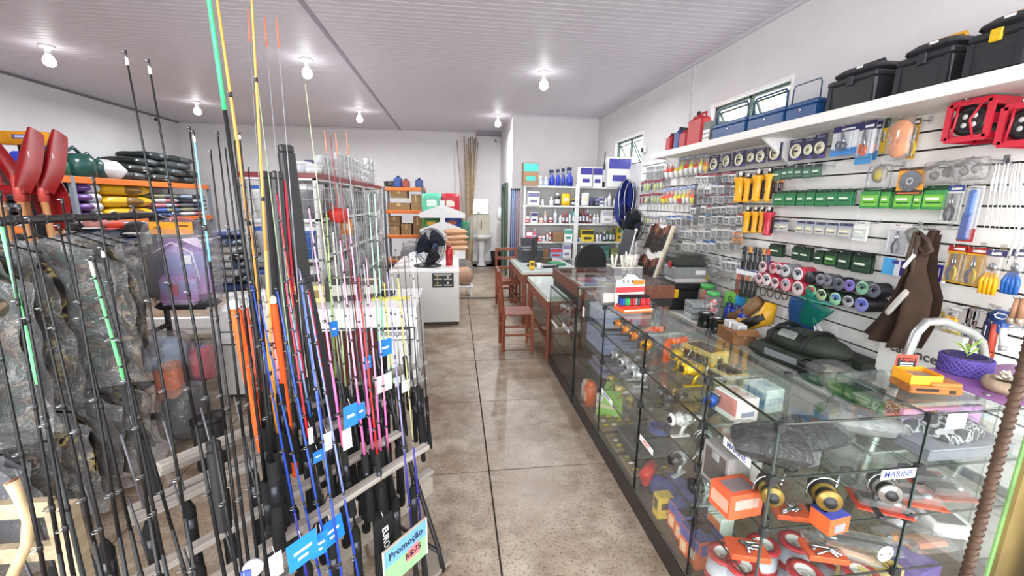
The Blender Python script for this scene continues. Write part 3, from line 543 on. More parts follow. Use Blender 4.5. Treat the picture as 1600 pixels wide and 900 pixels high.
# ---- near end, single packs
def p_scissor(t, w, h, head='#39376e', low='#2f7fc4', tool='#3d4768'):
    ob('backing_card', card(w, h, H('#e6e8ee', 0.4)), t)
    ob('header', MB().box((0, h * 0.4, 0.002), (w, h * 0.2, 0.002), H(head, 0.4)).box((w * 0.1, h * 0.38, 0.0035), (w * 0.5, h * 0.06, 0.001), WHITE), t)
    ob('footer', MB().box((0, -h * 0.38, 0.002), (w, h * 0.24, 0.002), H(low, 0.4)), t)
    ob('scissors', MB().tube([(-w * .1, h * .3, .01), (-w * .02, h * .05, .012), (w * .06, -h * .1, .012)], [.004, .012, .01], STEEL, 6).tube([(w * (0.02 + .12 * math.cos(i)), -h * 0.18 + h * .12 * math.sin(i), .012) for i in (0, 1, 2, 3, 4, 5)], .008, H(tool, .4), 6, True, True).tube([(w * (-0.16 + .11 * math.cos(i)), -h * 0.14 + h * .12 * math.sin(i), .012) for i in (0, 1, 2, 3, 4, 5)], .008, H(tool, .4), 6, True, True), t)
    ob('blister', MB().cbox((-w * .02, -h * .02, .012), (w * .7, h * .66, .022), BLIST, .006), t)
hangs(p_scissor, (1301, 197, 1340, 242), 'scissor_card', 'white and blue scissors card hanging under the shelf', 'tool pack', off=0.18)
hangs(p_scissor, (1340, 190, 1366, 256), 'cutter_card', 'tall dark blue cutter card beside the scissors card', 'tool pack', off=0.18, head='#34325c', low='#3f86bd', tool='#e8622c')
hangs(p_scissor, (1362, 190, 1375, 250), 'cutter_card', 'second cutter card tucked behind the tall one', 'tool pack', off=0.12, head='#34325c', low='#3f86bd', tool='#e8622c')
hangs(p_tool, (1377, 186, 1390, 240), 'blade_pack', 'narrow dark pack with white blade and yellow grip', 'tool pack', off=0.13, c='#d9b42c', c2='#2f3b36')
def p_pads(t, w, h):
    ob('bag', MB().pillow((0, 0, .012), (w, h, .05), BLIST, 3, nu=8, nv=8), t)
    for k, (y, r) in enumerate(((h * .16, h * .27), (-h * .2, h * .24))):
        ob('pad', MB().lathe([(0, .02), (r * .95, .02), (r, .012), (r, 0), (0, 0)], H('#f2a06a', .7, bump=.1), 22, TR((w * .02, y, .006 - .006 * k))), t)
    ob('header', MB().box((0, h * .46, .004), (w * .9, h * .08, .003), H('#a08468', .5)), t)
hangs(p_pads, (1388, 184, 1428, 250), 'polishing_pad_pack', 'clear bag with two orange round pads under the shelf', 'pad pack', off=0.2)
hangs(p_pliers, (1422, 186, 1434, 248), 'tool_card', 'slim yellow tool card behind the orange pads', 'tool pack', off=0.1, bg='#e0a42c', head='#5b4a3a')
def p_saw(t, w, h):
    ob('backing_card', card(w, h, H('#e8a02e', 0.4)), t)
    ob('header', MB().box((0, h * .46, .002), (w, h * .1, .002), H('#5a3a2c', .4)), t); ob('footer', MB().box((0, -h * .42, .002), (w, h * .15, .002), H('#3c2a26', .4)).box((0, -h * .45, .0035), (w * .8, h * .05, .001), H('#e07a4a')), t)
    R = min(w, h) * .42; pts = []
    for i in range(48): a = i * math.pi / 24; pts.append((R * (1 if i % 2 else .88) * math.cos(a), R * (1 if i % 2 else .88) * math.sin(a)))
    ob('saw_blade', MB().prism(pts, .004, H('#8b8d94', .25, .9), TR((0, 0, .004))).lathe([(R * .2, .0085), (R * .32, .0085)], H('#c8cace', .3, .5), 14), t)
hangs(p_saw, (1402, 262, 1445, 304), 'saw_blade_card', 'orange card with a toothed circular saw blade', 'tool pack', off=0.17)
def p_mask(t, w, h):
    ob('mask', MB().ball((0, h * .1, .03), (w * .7, h * .7, .07), H('#837b6c', .7), 12, 8).ball((w * .12, h * .05, .06), (w * .4, h * .5, .03), H('#b0a04a', .5), 10, 6), t)
    ob('bag', MB().pillow((0, -h * .02, .03), (w, h, .09), BLIST, 5), t)
hangs(p_mask, (1364, 256, 1396, 296), 'dust_mask_pack', 'clear bag holding a brown dust mask', 'mask pack', off=0.15)
def p_greybag(t, w, h, s=3):
    ob('bag', MB().pillow((0, 0, .03), (w, h, .1), FILM, s, .15, 12, 8), t)
    ob('fitting', MB().ball((-w * .2, -h * .1, .03), (w * .2, h * .4, .05), H('#77736a', .6), 8, 6, s, .1).ball((w * .15, 0, .03), (w * .28, h * .45, .05), H('#6b655c', .6), 8, 6, s, .1).tube([(-w * .45, h * .2, .03), (0, h * .42, .04), (w * .45, h * .25, .03)], .012, H('#9a948a', .6), 6), t)
hangs(p_greybag, (1450, 252, 1510, 288), 'bagged_fitting', 'crumpled grey plastic bag with hose fittings', 'bagged part', off=0.16)
hangs(p_greybag, (1500, 246, 1552, 282), 'bagged_fitting', 'crumpled grey plastic bag beside the white skewers', 'bagged part', off=0.19, s=9)
# white skewer bundle
def p_skewer(t, L):
    ob('skewer', cached(('skw', L), lambda: MB().tube([(0, 0, 0), (0.0, -L * .3, 0), (.01, -L, .0)], [.004, .003, .0015], H('#f0f0ec', .3), 5)), t)
    ob('grip', cached(('skg', L), lambda: MB().tube([(0, -L * .12, 0), (.002, -L * .4, 0)], .007, H('#f5f5f2', .3), 6)), t)
for i, (xa, ya, xb, yb) in enumerate(((1557, 256, 1533, 362), (1562, 256, 1541, 364), (1570, 256, 1548, 364), (1576, 255, 1553, 365), (1585, 255, 1560, 366), (1588, 255, 1568, 366), (1593, 254, 1575, 366), (1598, 256, 1582, 366))):
    a, b = onx(xa, ya, SX - .14), onx(xb, yb, SX - .14 - .004 * i); L = rq((a - b).length, .01)
    t = thing('skewer', nth(i, 8) + ' white metal skewer hanging in a fan at the near end', 'skewer', group='white skewers', T=Matrix.Translation(a) @ Matrix.Rotation(math.atan2(b.y - a.y, a.z - b.z), 4, 'X') @ rf((0, 0, 0))); p_skewer(t, L)
hook(onx(1577, 256, SX).y, onx(1577, 256, SX).z, .2)
for xa, ya, xb, yb in ((1601, 330, 1577, 400), (1611, 330, 1588, 400)):
    a, b = onx(xa, ya, SX - .2), onx(xb, yb, SX - .2); t = thing('gaff_rod', ('upper' if yb == 400 and xa < 1605 else 'lower') + ' thin white rod slanting down over the yellow tool cards', 'rod', group='white slanting rods', T=TR(a)); d = b - a
    ob('shaft', MB().tube([(0, 0, 0), d], .005, H('#f0f0ee', .3), 6), t); ob('tip', MB().tube([d, d + d.normalized() * .05], [.004, .001], STEEL, 5), t)
# pliers and knife packs
hangs(p_pliers, (1474, 290, 1503, 348), 'pliers_card', 'clear card with slim black handled pliers', 'tool pack', off=0.14, bg='#e9e7e2', head='#3d4f94', grip='#2a2c34', grip2='#2a2c34')
def p_knife(t, w, h):
    ob('backing_card', card(w, h, H('#dcd9d6', .4)).box((0, -h * .38, .002), (w, h * .24, .002), H('#b8323e', .4)), t)
    ob('handle', MB().cbox((0, h * .2, .014), (w * .5, h * .46, .022), H('#2f6cc4', .3), .01), t); ob('sheath', MB().cbox((-w * .08, -h * .22, .012), (w * .62, h * .5, .018), H('#2a4fa0', .3), .008), t)
    ob('blister', MB().cbox((0, 0, .014), (w * .85, h * .95, .03), BLIST, .008), t)
hangs(p_knife, (1504, 291, 1530, 378), 'knife_pack', 'blister pack with a blue handled knife', 'knife', off=0.15)
hangs(p_pliers, (1386, 349, 1421, 399), 'pliers_card', 'white card with grey and black curved pliers', 'tool pack', off=0.15, bg='#eceaec', head='#d8d4d6', grip='#8d93a0', grip2='#3a3d46')
p, w, h = slot(1420, 352, 1465, 396, .18); t = thing('trigger_tool', 'grey metal trigger gun behind the brown waders strap', 'tool', T=rf(p))
ob('body', MB().tube([(-w * .5, h * .3, 0), (-w * .2, 0, 0), (w * .05, -h * .35, 0)], [.03, .045, .03], H('#8c8d88', .5), 8).ball((-.02, 0, 0), (w * .5, h * .5, .06), H('#9a9b96', .5), 8, 6), t); ob('coil', MB().tube([(w * .5 * (i / 24) - w * .1, h * .42 + .012 * math.sin(i * 2.1), .012 * math.cos(i * 2.1)) for i in range(25)], .006, H('#a9aaa4', .5), 5), t); hook(p.y, p.z + h / 2, .2)
def p_blue(t, w, h):
    ob('carton', MB().cbox((0, 0, 0), (w, h, .02), H('#e9ecf2', .4), .002), t)
    ob('label', MB().box((-w * .3, 0, .0105), (w * .38, h * .96, .001), H('#4fa8e0', .4)).cbox((w * .24, -h * .02, .011), (w * .34, h * .86, .002), H('#3a2f8c', .4), .001).box((-w * .1, h * .28, .0115), (w * .2, h * .2, .001), H('#3d3f94', .4)).box((w * .24, 0, .0125), (w * .05, h * .5, .001), WHITE), t)
hangs(p_blue, (1380, 404, 1432, 432), 'blue_carton', 'flat blue and white carton left of the brown waders', 'carton', off=0.16)
hangs(p_blue, (1446, 410, 1479, 441), 'blue_carton', 'flat light blue carton between waders and yellow pliers', 'carton', off=0.14)
hangs(p_pliers, (1477, 383, 1508, 442), 'pliers_card', 'left yellow and red pliers card of the pair', 'tool pack', off=0.17)
hangs(p_pliers, (1505, 386, 1541, 448), 'pliers_card', 'right yellow and red pliers card of the pair', 'tool pack', off=0.17)
def p_bunch(t, w, h, c='#f0b021', head='#4a4570', n=4):
    ob('header', MB().box((0, h * .42, .004), (w, h * .14, .003), H(head, .4)).box((0, h * .42, .006), (w * .5, h * .06, .001), WHITE), t)
    ob('blister', MB().cbox((0, h * .14, .012), (w * .9, h * .5, .024), BLIST, .006), t); ob('jaw', MB().ball((0, h * .12, .012), (w * .5, h * .2, .02), STEEL, 8, 6), t)
    for i in range(n):
        x = (i - (n - 1) / 2) / n; ob('handle', MB().tube([(x * w * .5, 0, .012), (x * w * 1.0, -h * .2, .014), (x * w * .9, -h * .48, .012)], [.008, .012, .01], H(c, .35), 7), t)
hangs(p_bunch, (1536, 390, 1568, 462), 'pliers_pack', 'pack of tools with bare yellow handles', 'tool pack', off=0.18)
hangs(p_bunch, (1572, 390, 1602, 462), 'pliers_pack', 'pack of tools with bare blue handles at the near edge', 'tool pack', off=0.18, c='#2f66b4')
# yellow packs low down behind the ladder
for i, (a, y0, b, y1, lb) in enumerate(((1452, 481, 1476, 502, 'yellow tool pack above the ladder rail'), (1436, 516, 1468, 545, 'yellow tool pack seen through the ladder rail'), (1470, 512, 1500, 540, 'yellow and clear pack seen through the ladder rail'))):
    hangs(p_pliers, (a, y0, b, y1), 'tool_card', lb, 'tool pack', off=0.15, bg='#e0c33a', head='#d9d6c8', grip='#8f9294', grip2='#6b6e72')
hangs(p_bunch, (1477, 480, 1502, 508), 'pliers_pack', 'small pack with yellow handles above the ladder rail', 'tool pack', off=0.15, head='#d8d6d0')
for i, (a, y0, b, y1, c, c2, lb) in enumerate(((1505, 478, 1513, 552, '#3a2f34', '#6a5a5c', 'dark slim tool left of the blue tarpaulin'), (1515, 482, 1524, 552, '#4a2f30', '#8a8a8e', 'second dark slim tool left of the blue tarpaulin'), (1533, 486, 1550, 545, '#2b2f52', '#3a3f6a', 'dark blue tool pack beside the red tube'))):
    hangs(p_tool, (a, y0, b, y1), 'hand_tool', lb, 'tool', off=0.14, c=c, c2=c2)
def tubeobj(name, lb, cat, x0, y0, x1, y1, r, c, c2=None, off=.15):
    a, b = onx(x0, y0, SX - off), onx(x1, y1, SX - off); t = thing(name, lb, cat, a); d = b - a
    ob('shaft', MB().tube([(0, 0, 0), d * .78], r, H(c, .5), 10), t); ob('ferrule', MB().tube([d * .78, d], r * 1.12, H(c2 or '#b8bac0', .3, .6), 10), t); hook(a.y, a.z, off + .03)
tubeobj('garden_tool', 'red tube handle hanging beside the blue roll', 'tool', 1556, 506, 1545, 560, .016, '#c8503c', '#a8402f')
tubeobj('garden_tool', 'white tube handle right of the red one', 'tool', 1568, 512, 1566, 548, .015, '#dcdcda')
tubeobj('garden_tool', 'varnished wooden handle at the near edge, left one', 'tool', 1592, 466, 1578, 505, .014, '#b08468', '#d0b8a4', .2)
tubeobj('garden_tool', 'varnished wooden handle at the near edge, right one', 'tool', 1601, 466, 1592, 506, .014, '#a8795c', '#d0b8a4', .2)
p, w, h = slot(1550, 488, 1580, 522, .14); t = thing('blue_roll', 'blue plastic roll hanging with a white loop', 'roll', T=rf(p))
ob('roll', MB().tube([(-w * .4, h * .3, 0), (w * .5, h * .3, 0)], .035, H('#2f58a0', .4), 10).cbox((0, -h * .1, 0), (w * .7, h * .8, .04), H('#2f55a0', .4), .01), t); ob('loop', MB().tube([(w * .3 + .03 * math.cos(i), h * .4 + .015 * math.sin(i), .05) for i in range(6)], .004, WHITE, 5, True, True), t); hook(p.y, p.z + h * .4, .18)
hangs(p_hooks, (1232, 468, 1246, 490), 'hook_card', 'blue hook card beside the landing net', 'tackle pack', off=0.14, col='#3f5fae', body='#4a62a0', bg='#8fa0c8')
for i, (a, y0, b, y1, c, lb) in enumerate(((1076, 406, 1083, 424, '#6a4a40', 'brown strap pack hanging above the toolbox'), (1079, 412, 1092, 440, '#7a7a98', 'grey folding knife pack above the leather pouches'), (1088, 408, 1099, 424, '#3a5a8c', 'blue cloth pouch hanging over the pouches'), (1094, 424, 1108, 438, '#c9b24a', 'yellow float pack near the candy jars'))):
    hangs(p_tool, (a, y0, b, y1), 'tackle_pouch', lb, 'tackle pack', off=0.14, c=c, c2=c)
for i, (a, y0, b, y1) in enumerate(((1104, 400, 1122, 418), (1112, 418, 1126, 440), (1128, 425, 1146, 440))):
    hangs(p_greybag, (a, y0, b, y1), 'bagged_lure', ('upper', 'white', 'lower right')[i] + ' clear bag of silver lures above the candy jars', 'tackle pack', off=0.13, s=i)
hangs(p_hooks, (1144, 363, 1160, 372), 'orange_swivel_pack', 'small orange pack left of the torches, upper one', 'tackle pack', col='#d88a5a', bg='#e8c8ae', body='#c87a4a', off=.12)
hangs(p_hooks, (1143, 371, 1161, 381), 'orange_swivel_pack', 'small orange pack left of the torches, lower one', 'tackle pack', col='#d88a4a', bg='#e0b080', body='#c87a4a', off=.12)
# red net winder frames with black spoked reels
def winder(x0, y0, x1, y1, lb, xs_, y_out):
    xp = SX - .26; a, b = onx(x0, (y0 + y1) / 2, xp), onx(x1, (y0 + y1) / 2, xp); zt = onx((x0 + x1) / 2, y0, xp).z; zb = onx((x0 + x1) / 2, y1, xp).z
    w, h = abs(a.y - b.y), zt - zb; RED = H('#c62238', .4); t = thing('line_winder', lb, 'winder', T=rf((xp, (a.y + b.y) / 2, (zt + zb) / 2)), group='red steel line winders')
    D = .2
    for zz in (0, -D):
        for sx in (-1, 1): ob('frame_bar', MB().box((sx * w / 2, 0, zz), (.03, h, .012), RED), t)
        for sy in (-1, 1): ob('frame_bar', MB().box((0, sy * h / 2, zz), (w, .03, .012), RED), t)
    for sx in (-1, 1): ob('side_bracket', MB().box((sx * w / 2, 0, -D / 2), (.006, .05, D), RED).box((sx * w / 2, h * .46, -D / 2), (.006, .04, D), RED).box((sx * w / 2, -h * .46, -D / 2), (.006, .04, D), RED), t)
    rr = h * .42
    wl = ob('drum', MB().lathe([(0, .03), (rr * .55, .03), (rr * .62, .035), (rr, .035), (rr, .02), (rr * .8, .0), (rr * .8, -.08), (rr, -.1), (rr, -.12), (0, -.12)], H('#1c1c1e', .35), 26, TR((0, 0, -.04))), t)
    for q in range(4): ob('hub_hole', MB().lathe([(0, .002), (rr * .17, .002), (rr * .17, 0)], H('#d4d2d0', .4), 12, TR((rr * .28 * (1 if q % 2 else -1), rr * .28 * (1 if q < 2 else -1), -.009))), wl)
    ob('wire_guard', MB().tube([(-w * .3, h * .5, .0), (-w * .22, h * .1, .02), (-w * .36, -h * .5, 0)], .006, RED, 6).tube([(w * .3, h * .5, .0), (w * .12, 0, .02), (w * .2, -h * .5, 0)], .006, RED, 6), t)
    hook((a.y + b.y) / 2, zt + .005, .3)
winder(1482, 160, 1545, 216, 'red frame winder with black drum hanging under the shelf', 0, 0)
winder(1566, 163, 1640, 222, 'second red frame winder cut by the frame edge', 0, 0)

# ---- wall shelf with tool boxes and cans
sh = thing('wall_shelf', 'long white shelf board high on the slat wall', 'shelf', (2.83, 2.6, 2.36))
for a, b in ((-.3, 2.6), (2.6, 5.52)): ob('board', MB().cbox((0, (a + b) / 2 - 2.6, -.035), (.45, b - a - .003, .07), H('#f1eee9', .4, var=.02), .003), sh)
for y in (3.55, .95, 5.3): ob('bracket', MB().prism([(.2, -.07), (.2, -.3), (.17, -.3), (-.14, -.07)], .02, WHITE, TR((0, y - 2.6 + .01, 0), (math.pi / 2, 0, 0))), sh)
for i, (xa, ya, xb, yb, zt) in enumerate(((1279, 177, 1360, 159, .285), (1383, 152, 1475, 131, .285), (1492, 124, 1590, 101, .285))):
    a, b = onz(xa, ya, 2.361), onz(xb, yb, 2.361); w = abs(a.y - b.y); D = .3; cy = (a.y + b.y) / 2; cx = (a.x + b.x) / 2 + D / 2 + .02; w = min(w, .5)
    t = thing('tool_box', ('far', 'middle', 'near')[i] + ' black plastic tool box of three on the high shelf', 'toolbox', (cx, cy, 2.361), group='black tool boxes on the shelf')
    BK = H('#222327', .5, bump=.08, scale=120)
    ob('body', cached(('tbb', round(w, 2)), lambda: MB().cbox((0, 0, .085), (D * .92, w * .95, .17), BK, .015, tp=1.05).box((-D * .46, w * .42, .085), (.02, .03, .15), BK).box((-D * .46, -w * .42, .085), (.02, .03, .15), BK)), t)
    ob('lid', cached(('tbl', round(w, 2)), lambda: MB().cbox((0, 0, .18), (D, w * 1.0, .04), BK, .01).cbox((0, 0, .23), (D * .94, w * .96, .07), BK, .03, tp=.92)), t)
    ob('maker_sticker', MB().cbox((-D * .455, -w * .12, .245), (.004, .045, .014), WHITE, .002), t)
    hd = ob('handle', MB().tube([(0, -.09, .26), (0, -.08, .29), (0, .08, .29), (0, .09, .26)], .012, H('#e0a02a' if i else '#222327', .4), 8), t)
    ob('latch', MB().cbox((-D * .5, 0, .17), (.015, .05, .06), BK if i < 2 else H('#d8b21c'), .004), t)
for i, (xa, xb, ya, yb, hh) in enumerate(((1109, 1162, 221, 209, .16), (1165, 1222, 208, 195, .15), (1224, 1272, 194, 183, .145))):
    a, b = onz(xa, ya, 2.361), onz(xb, yb, 2.361); w = abs(a.y - b.y); cy = (a.y + b.y) / 2; BL = H('#1f4a7e', .4, bump=.03)
    t = thing('cantilever_tool_box', ('far', 'middle', 'near')[i] + ' blue steel tool box of three beside the window', 'toolbox', (2.8, cy, 2.361), group='blue steel tool boxes')
    ob('body', MB().cbox((0, 0, hh * .36), (.21, w * .98, hh * .7), BL, .004), t); ob('lid', MB().cbox((0, 0, hh * .86), (.215, w * 1.0, hh * .28), BL, .012), t)
    ob('catch', MB().ball((-.11, 0, hh * .55), (.012, .025, .025), H('#d8d8d8', .2, .8), 8, 6), t)
    ob('handle', MB().tube([(-.07, -w * .46, hh), (-.07, -w * .45, hh + .11), (-.07, -w * .4, hh + .14), (-.07, w * .4, hh + .14), (-.07, w * .45, hh + .11), (-.07, w * .46, hh)], .01 if i < 2 else .005, H('#2a4460', .4), 8), t)
def jerry(loc, w, d, h, col, lb, cap='#1b1b1d', sc=1):
    t = thing('jerry_can', lb, 'canister', loc); m = H(col, .4)
    ob('body', MB().cbox((0, 0, h * .4), (d, w, h * .8), m, .02).cbox((0, w * .1, h * .84), (d * .6, w * .5, h * .1), m, .015), t)
    ob('cap', MB().lathe([(0, h * .87), (.025, h * .87), (.025, h * .98), (.02, h), (0, h)], H(cap, .4), 12, TR((0, w * .1, 0))), t)
    ob('handle', MB().tube([(0, -w * .42, h * .78), (0, -w * .4, h * .92), (0, -w * .05, h * .92), (0, 0, h * .85)], .012, H(col if cap == '#1b1b1d' and h > .3 else cap, .4), 7), t)
for px, py, w, h, c, lb in ((1035, 239, .14, .25, '#a8232c', 'red canister with black cap at the far shelf end'), (1046, 236, .15, .29, '#23427e', 'blue canister with black cap between red ones'), (1059, 234, .17, .26, '#a8252e', 'squat red canister with black handle top'), (1078, 230, .3, .4, '#b8242c', 'large red fuel can with black cap')):
    p = onz(px, py, 2.36); jerry((2.82, p.y, 2.361), w, .13, h, c, lb)
p = onz(1101, 223, 2.36); t = thing('small_crate', 'dark topped box with white drawers beside the blue tool boxes', 'box', (2.8, p.y + .02, 2.361))
ob('body', MB().cbox((0, 0, .11), (.2, .13, .22), H('#6a6d66', .5), .004), t)
for k in range(3): ob('drawer', MB().cbox((-.1, 0, .03 + .045 * k), (.012, .12, .036), H('#e4e4e2', .4), .003), t)

# ---- low bench along the wall
bn = thing('wall_bench', 'long low white bench with grey edge along the slat wall', 'bench', (2.72, 2.95, 0))
ob('top', MB().cbox((0, 0, .48), (.68, 6.5, .04), H('#dedcd8', .4), .004), bn); ob('edge_strip', MB().bb(-.35, -.338, -3.25, 3.25, .455, .5, H('#8a8a88', .4, .5)), bn)
ob('front_panel', MB().bb(-.3, -.28, -3.25, 3.25, 0, .46, H('#cfccc6', .5)), bn)
for y in (-3.2, -1.2, 1.1, 3.2): ob('leg', MB().bb(-.28, .3, y - .015, y + .015, 0, .46, H('#d8d5d0', .5)), bn)
BZ = .501
def proj(P):
    d = RW.transposed() @ (V(P) - EYE); return 800 + FPX * d.x / d.z, 450 + FPX * d.y / d.z
def atx(px, x, z=BZ, y0=.3, y1=11.4):
    '''the spot on the line x, z = const of the room that shows at photo column px'''
    f0 = proj((x, y0, z))[0] - px
    for _ in range(40):
        m = (y0 + y1) / 2; f = proj((x, m, z))[0] - px
        if (f > 0) == (f0 > 0): y0 = m
        else: y1 = m
    return V((x, (y0 + y1) / 2, z))
def bench(px, py): p = onz(px, py, BZ); return p
# waders hanging
def waders():
    a = onx(1462, 358, SX - .2); t = thing('waders', 'brown rubber waders with straps hung upside on the slat wall', 'waders', T=rf(a)); m = H('#3b2b22', .8, var=.3, scale=6, bump=.5, spec=.25)
    q = lambda x, y: V(((a.y - onx(x, y, SX - .2).y), onx(x, y, SX - .2).z - a.z, 0))
    def pt(P, f):
        f *= len(P) - 1; i = min(int(f), len(P) - 2); g = f - i; A, B = q(*P[i]), q(*P[i + 1]); return A + (B - A) * g
    def leg(L, R, z0, sd): return lambda u, v: pt(L, v) * (1 - u) + pt(R, v) * u + V((0, 0, z0 + .09 * math.sin(u * math.pi) * min(1, v * 3) + .022 * math.sin(u * 11 + sd + 2 * v) * v))
    A1, A2 = [(1456, 360), (1432, 408), (1406, 455), (1380, 495), (1357, 518)], [(1468, 360), (1446, 420), (1430, 470), (1424, 510), (1412, 541)]
    B1, B2 = [(1452, 372), (1440, 430), (1424, 472), (1414, 515), (1405, 540)], [(1472, 366), (1462, 420), (1474, 465), (1468, 500), (1440, 545)]
    ob('leg', MB().sheet(leg(A1, A2, .02, 0), 12, 16, m).sheet(lambda u, v: pt(A1, v) * (1 - u) + pt(A2, v) * u + V((0, 0, -.01)), 3, 6, m), t)
    ob('leg', MB().sheet(leg(B1, B2, .06, 2), 12, 16, m).sheet(lambda u, v: pt(B1, v) * (1 - u) + pt(B2, v) * u + V((0, 0, .0)), 3, 6, m), t)
    ob('boot_opening', MB().pillow(tuple(q(1436, 472) + V((0, 0, .16))), (.035, .2, .03), H('#b9b6ae', .6), 2, rot=(0, 0, -.5)), t)
    for P in ([(1462, 362), (1478, 376), (1484, 392), (1474, 398), (1464, 386)], [(1458, 362), (1446, 400), (1440, 430)], [(1466, 364), (1456, 400), (1450, 440)]):
        ob('strap', MB().tube([q(*z) + V((0, 0, .12)) for z in P], .012, H('#463429', .7), 6), t)
    ob('paper_tag', MB().box(tuple(q(1449, 408) + V((0, 0, .13))), (.02, .1, .003), H('#efece4'), (0, 0, -.5)), t)
    hook(a.y, a.z, .25)
waders()
# landing net
p = onx(1270, 488, SX - .22); t = thing('landing_net', 'teal and blue landing net with white handle leaning on the wall', 'net', p)
NETB = clear('net_blue', '#8fa8c8', .02, haze=.6, rough=.5, hcol='#2f5a8c'); NETG = clear('net_teal', '#9fd0c0', .02, haze=.45, rough=.5, hcol='#1f8a78')
def bagf(w, h, s): return lambda u, v: V((.05 * math.sin(u * 6.28) * (1 - v * .6), (w * (.5 - .18 * v)) * math.cos(u * 6.28) * (1 + .12 * math.sin(5 * u * 6.28 + s)), -h * v + .03 * math.sin(u * 12 + s)))
ob('net_bag', MB().sheet(bagf(.3, .3, 0), 20, 6, NETB), t, TR((0, .1, .05))); ob('net_bag', MB().sheet(bagf(.28, .2, 2), 20, 6, NETG), t, TR((-.02, -.06, .1), (.5, 0, 0)))
ob('hoop', MB().tube([(.05 * math.sin(i * .5236), .15 * math.cos(i * .5236), .1) for i in range(12)], .006, H('#3a9a8a', .4), 6, True, True), t)
e1, e2 = onx(1308, 558, SX - .25) - p, onx(1278, 543, SX - .28) - p
ob('handle', MB().tube([(0, 0, -.03), e1], .008, WHITE, 7), t); ob('handle_stub', MB().tube([(0, .0, -.02), e2], .005, WHITE, 6), t); hook(p.y, p.z + .1, .3)
# duffel
p = onz(1232, 566, BZ)
def duffel():
    a, b = onz(1165, 545, .52), onz(1285, 592, .52); c = (a + b) / 2; ax = (b - a); ang = math.atan2(ax.y, ax.x); Lh = ax.length
    t = thing('duffel_bag', 'dark green folded tent bag lying on the bench', 'bag', (c.x + .17, c.y, BZ), ang); m = H('#33392f', .75, var=.25, scale=8, bump=.4)
    ob('body', MB().cbox((0, 0, .06), (Lh * 1.08, .4, .12), H('#2d332b', .7, var=.2, bump=.3), .05), t); ob('bundle', MB().ball((0, .03, .17), (Lh * .98, .36, .2), m, 18, 12, 4, .025), t)
    for k in (-.24, .18): ob('strap', MB().tube([(Lh * k, .19 * math.cos(i * .4), .16 + .125 * math.sin(i * .4)) for i in range(9)], .016, H('#17191a', .7), 6), t)
    ob('carry_handle', MB().tube([(-Lh * .24, -.1, .25), (-Lh * .1, -.16, .3), (Lh * .08, -.16, .3), (Lh * .18, -.1, .25)], .014, H('#17191a', .7), 6), t)
    ob('label_patch', MB().cbox((-.02, -.202, .08), (Lh * .42, .004, .05), H('#8b9296', .3), .001), t); ob('logo_patch', MB().cbox((-Lh * .06, -.12, .255), (.14, .09, .01), H('#8f948f', .5), .003, rot=(.9, 0, 0)), t)
duffel()
def carton(name, lb, loc, w, d, h, rz, col='#a97f56', open_=False, cat='box', tape=True, group=None):
    t = thing(name, lb, cat, loc, rz, group); m = H(col, .75, var=.1)
    ob('body', MB().cbox((0, 0, h / 2), (w, d, h), m, .003), t)
    if open_:
        for s in (-1, 1): ob('flap', MB().box((0, s * (d / 2 + .03), h + .012), (w, .08, .004), m, (s * -.5, 0, 0)), t)
    else: ob('lid', MB().cbox((0, 0, h + .004), (w * 1.01, d * 1.01, .008), m, .002), t)
    if tape: ob('tape', MB().box((0, 0, h + .0095), (w * .16, d * 1.0, .002), H('#c8a878', .3)).box((0, -d / 2 - .001, h * .78), (w * .16, .002, h * .42), H('#c8a878', .3)), t)
    return t
# tool boxes at the far bench end
p = bench(1012, 478)
t = thing('tool_box', 'black tool box with yellow latches on the bench', 'toolbox', (2.68, p.y, BZ), -.05); BK = H('#1b1b1d', .5)
ob('body', MB().cbox((0, 0, .12), (.56, .44, .24), BK, .02, tp=1.06), t); ob('lid', MB().cbox((0, 0, .27), (.6, .48, .07), BK, .025), t)
for s in (-.18, .14): ob('latch', MB().cbox((s, -.24, .2), (.06, .02, .1), H('#e8b81c', .4), .005), t)
ob('tray', MB().cbox((.05, 0, .33), (.4, .3, .05), H('#d8d2d0', .4), .01), t)
t = thing('reel_case', 'grey two-tone case stacked on the black tool box', 'toolbox', (2.72, p.y, BZ + .357), -.05)
ob('body', MB().cbox((0, 0, .065), (.42, .3, .13), H('#8e9092', .4), .01), t); ob('lid', MB().cbox((0, 0, .2), (.42, .3, .14), H('#3b3e3a', .45), .03), t); ob('label', MB().cbox((.1, -.152, .07), (.12, .004, .05), WHITE, .001), t); ob('red_catch', MB().cbox((-.215, -.02, .15), (.02, .06, .07), H('#b8343a'), .005), t)
# leather pouches
p = bench(1055, 490)
for i, (dx, dy, dz, rz) in enumerate(((0.12, 0, 0, .2), (.13, .02, .05, .1), (.1, .05, .1, -.2), (.13, .02, .15, .4))):
    t = thing('leather_sheath', ('bottom', 'second', 'third', 'top right')[i] + ' brown leather sheath of the small heap on the bench', 'sheath', V((dx - .12, dy, dz)) + atx(1056, 2.58), rz, 'leather sheaths'); lm = H(('#6f4f38', '#7d5b42', '#86644a', '#7a5840')[i], .7, bump=.2)
    ob('pouch', MB().cbox((0, 0, .024), (.3, .17, .046), lm, .018), t); ob('flap', MB().cbox((-.08, 0, .046), (.12, .16, .008), H('#5d402c', .7), .003), t)
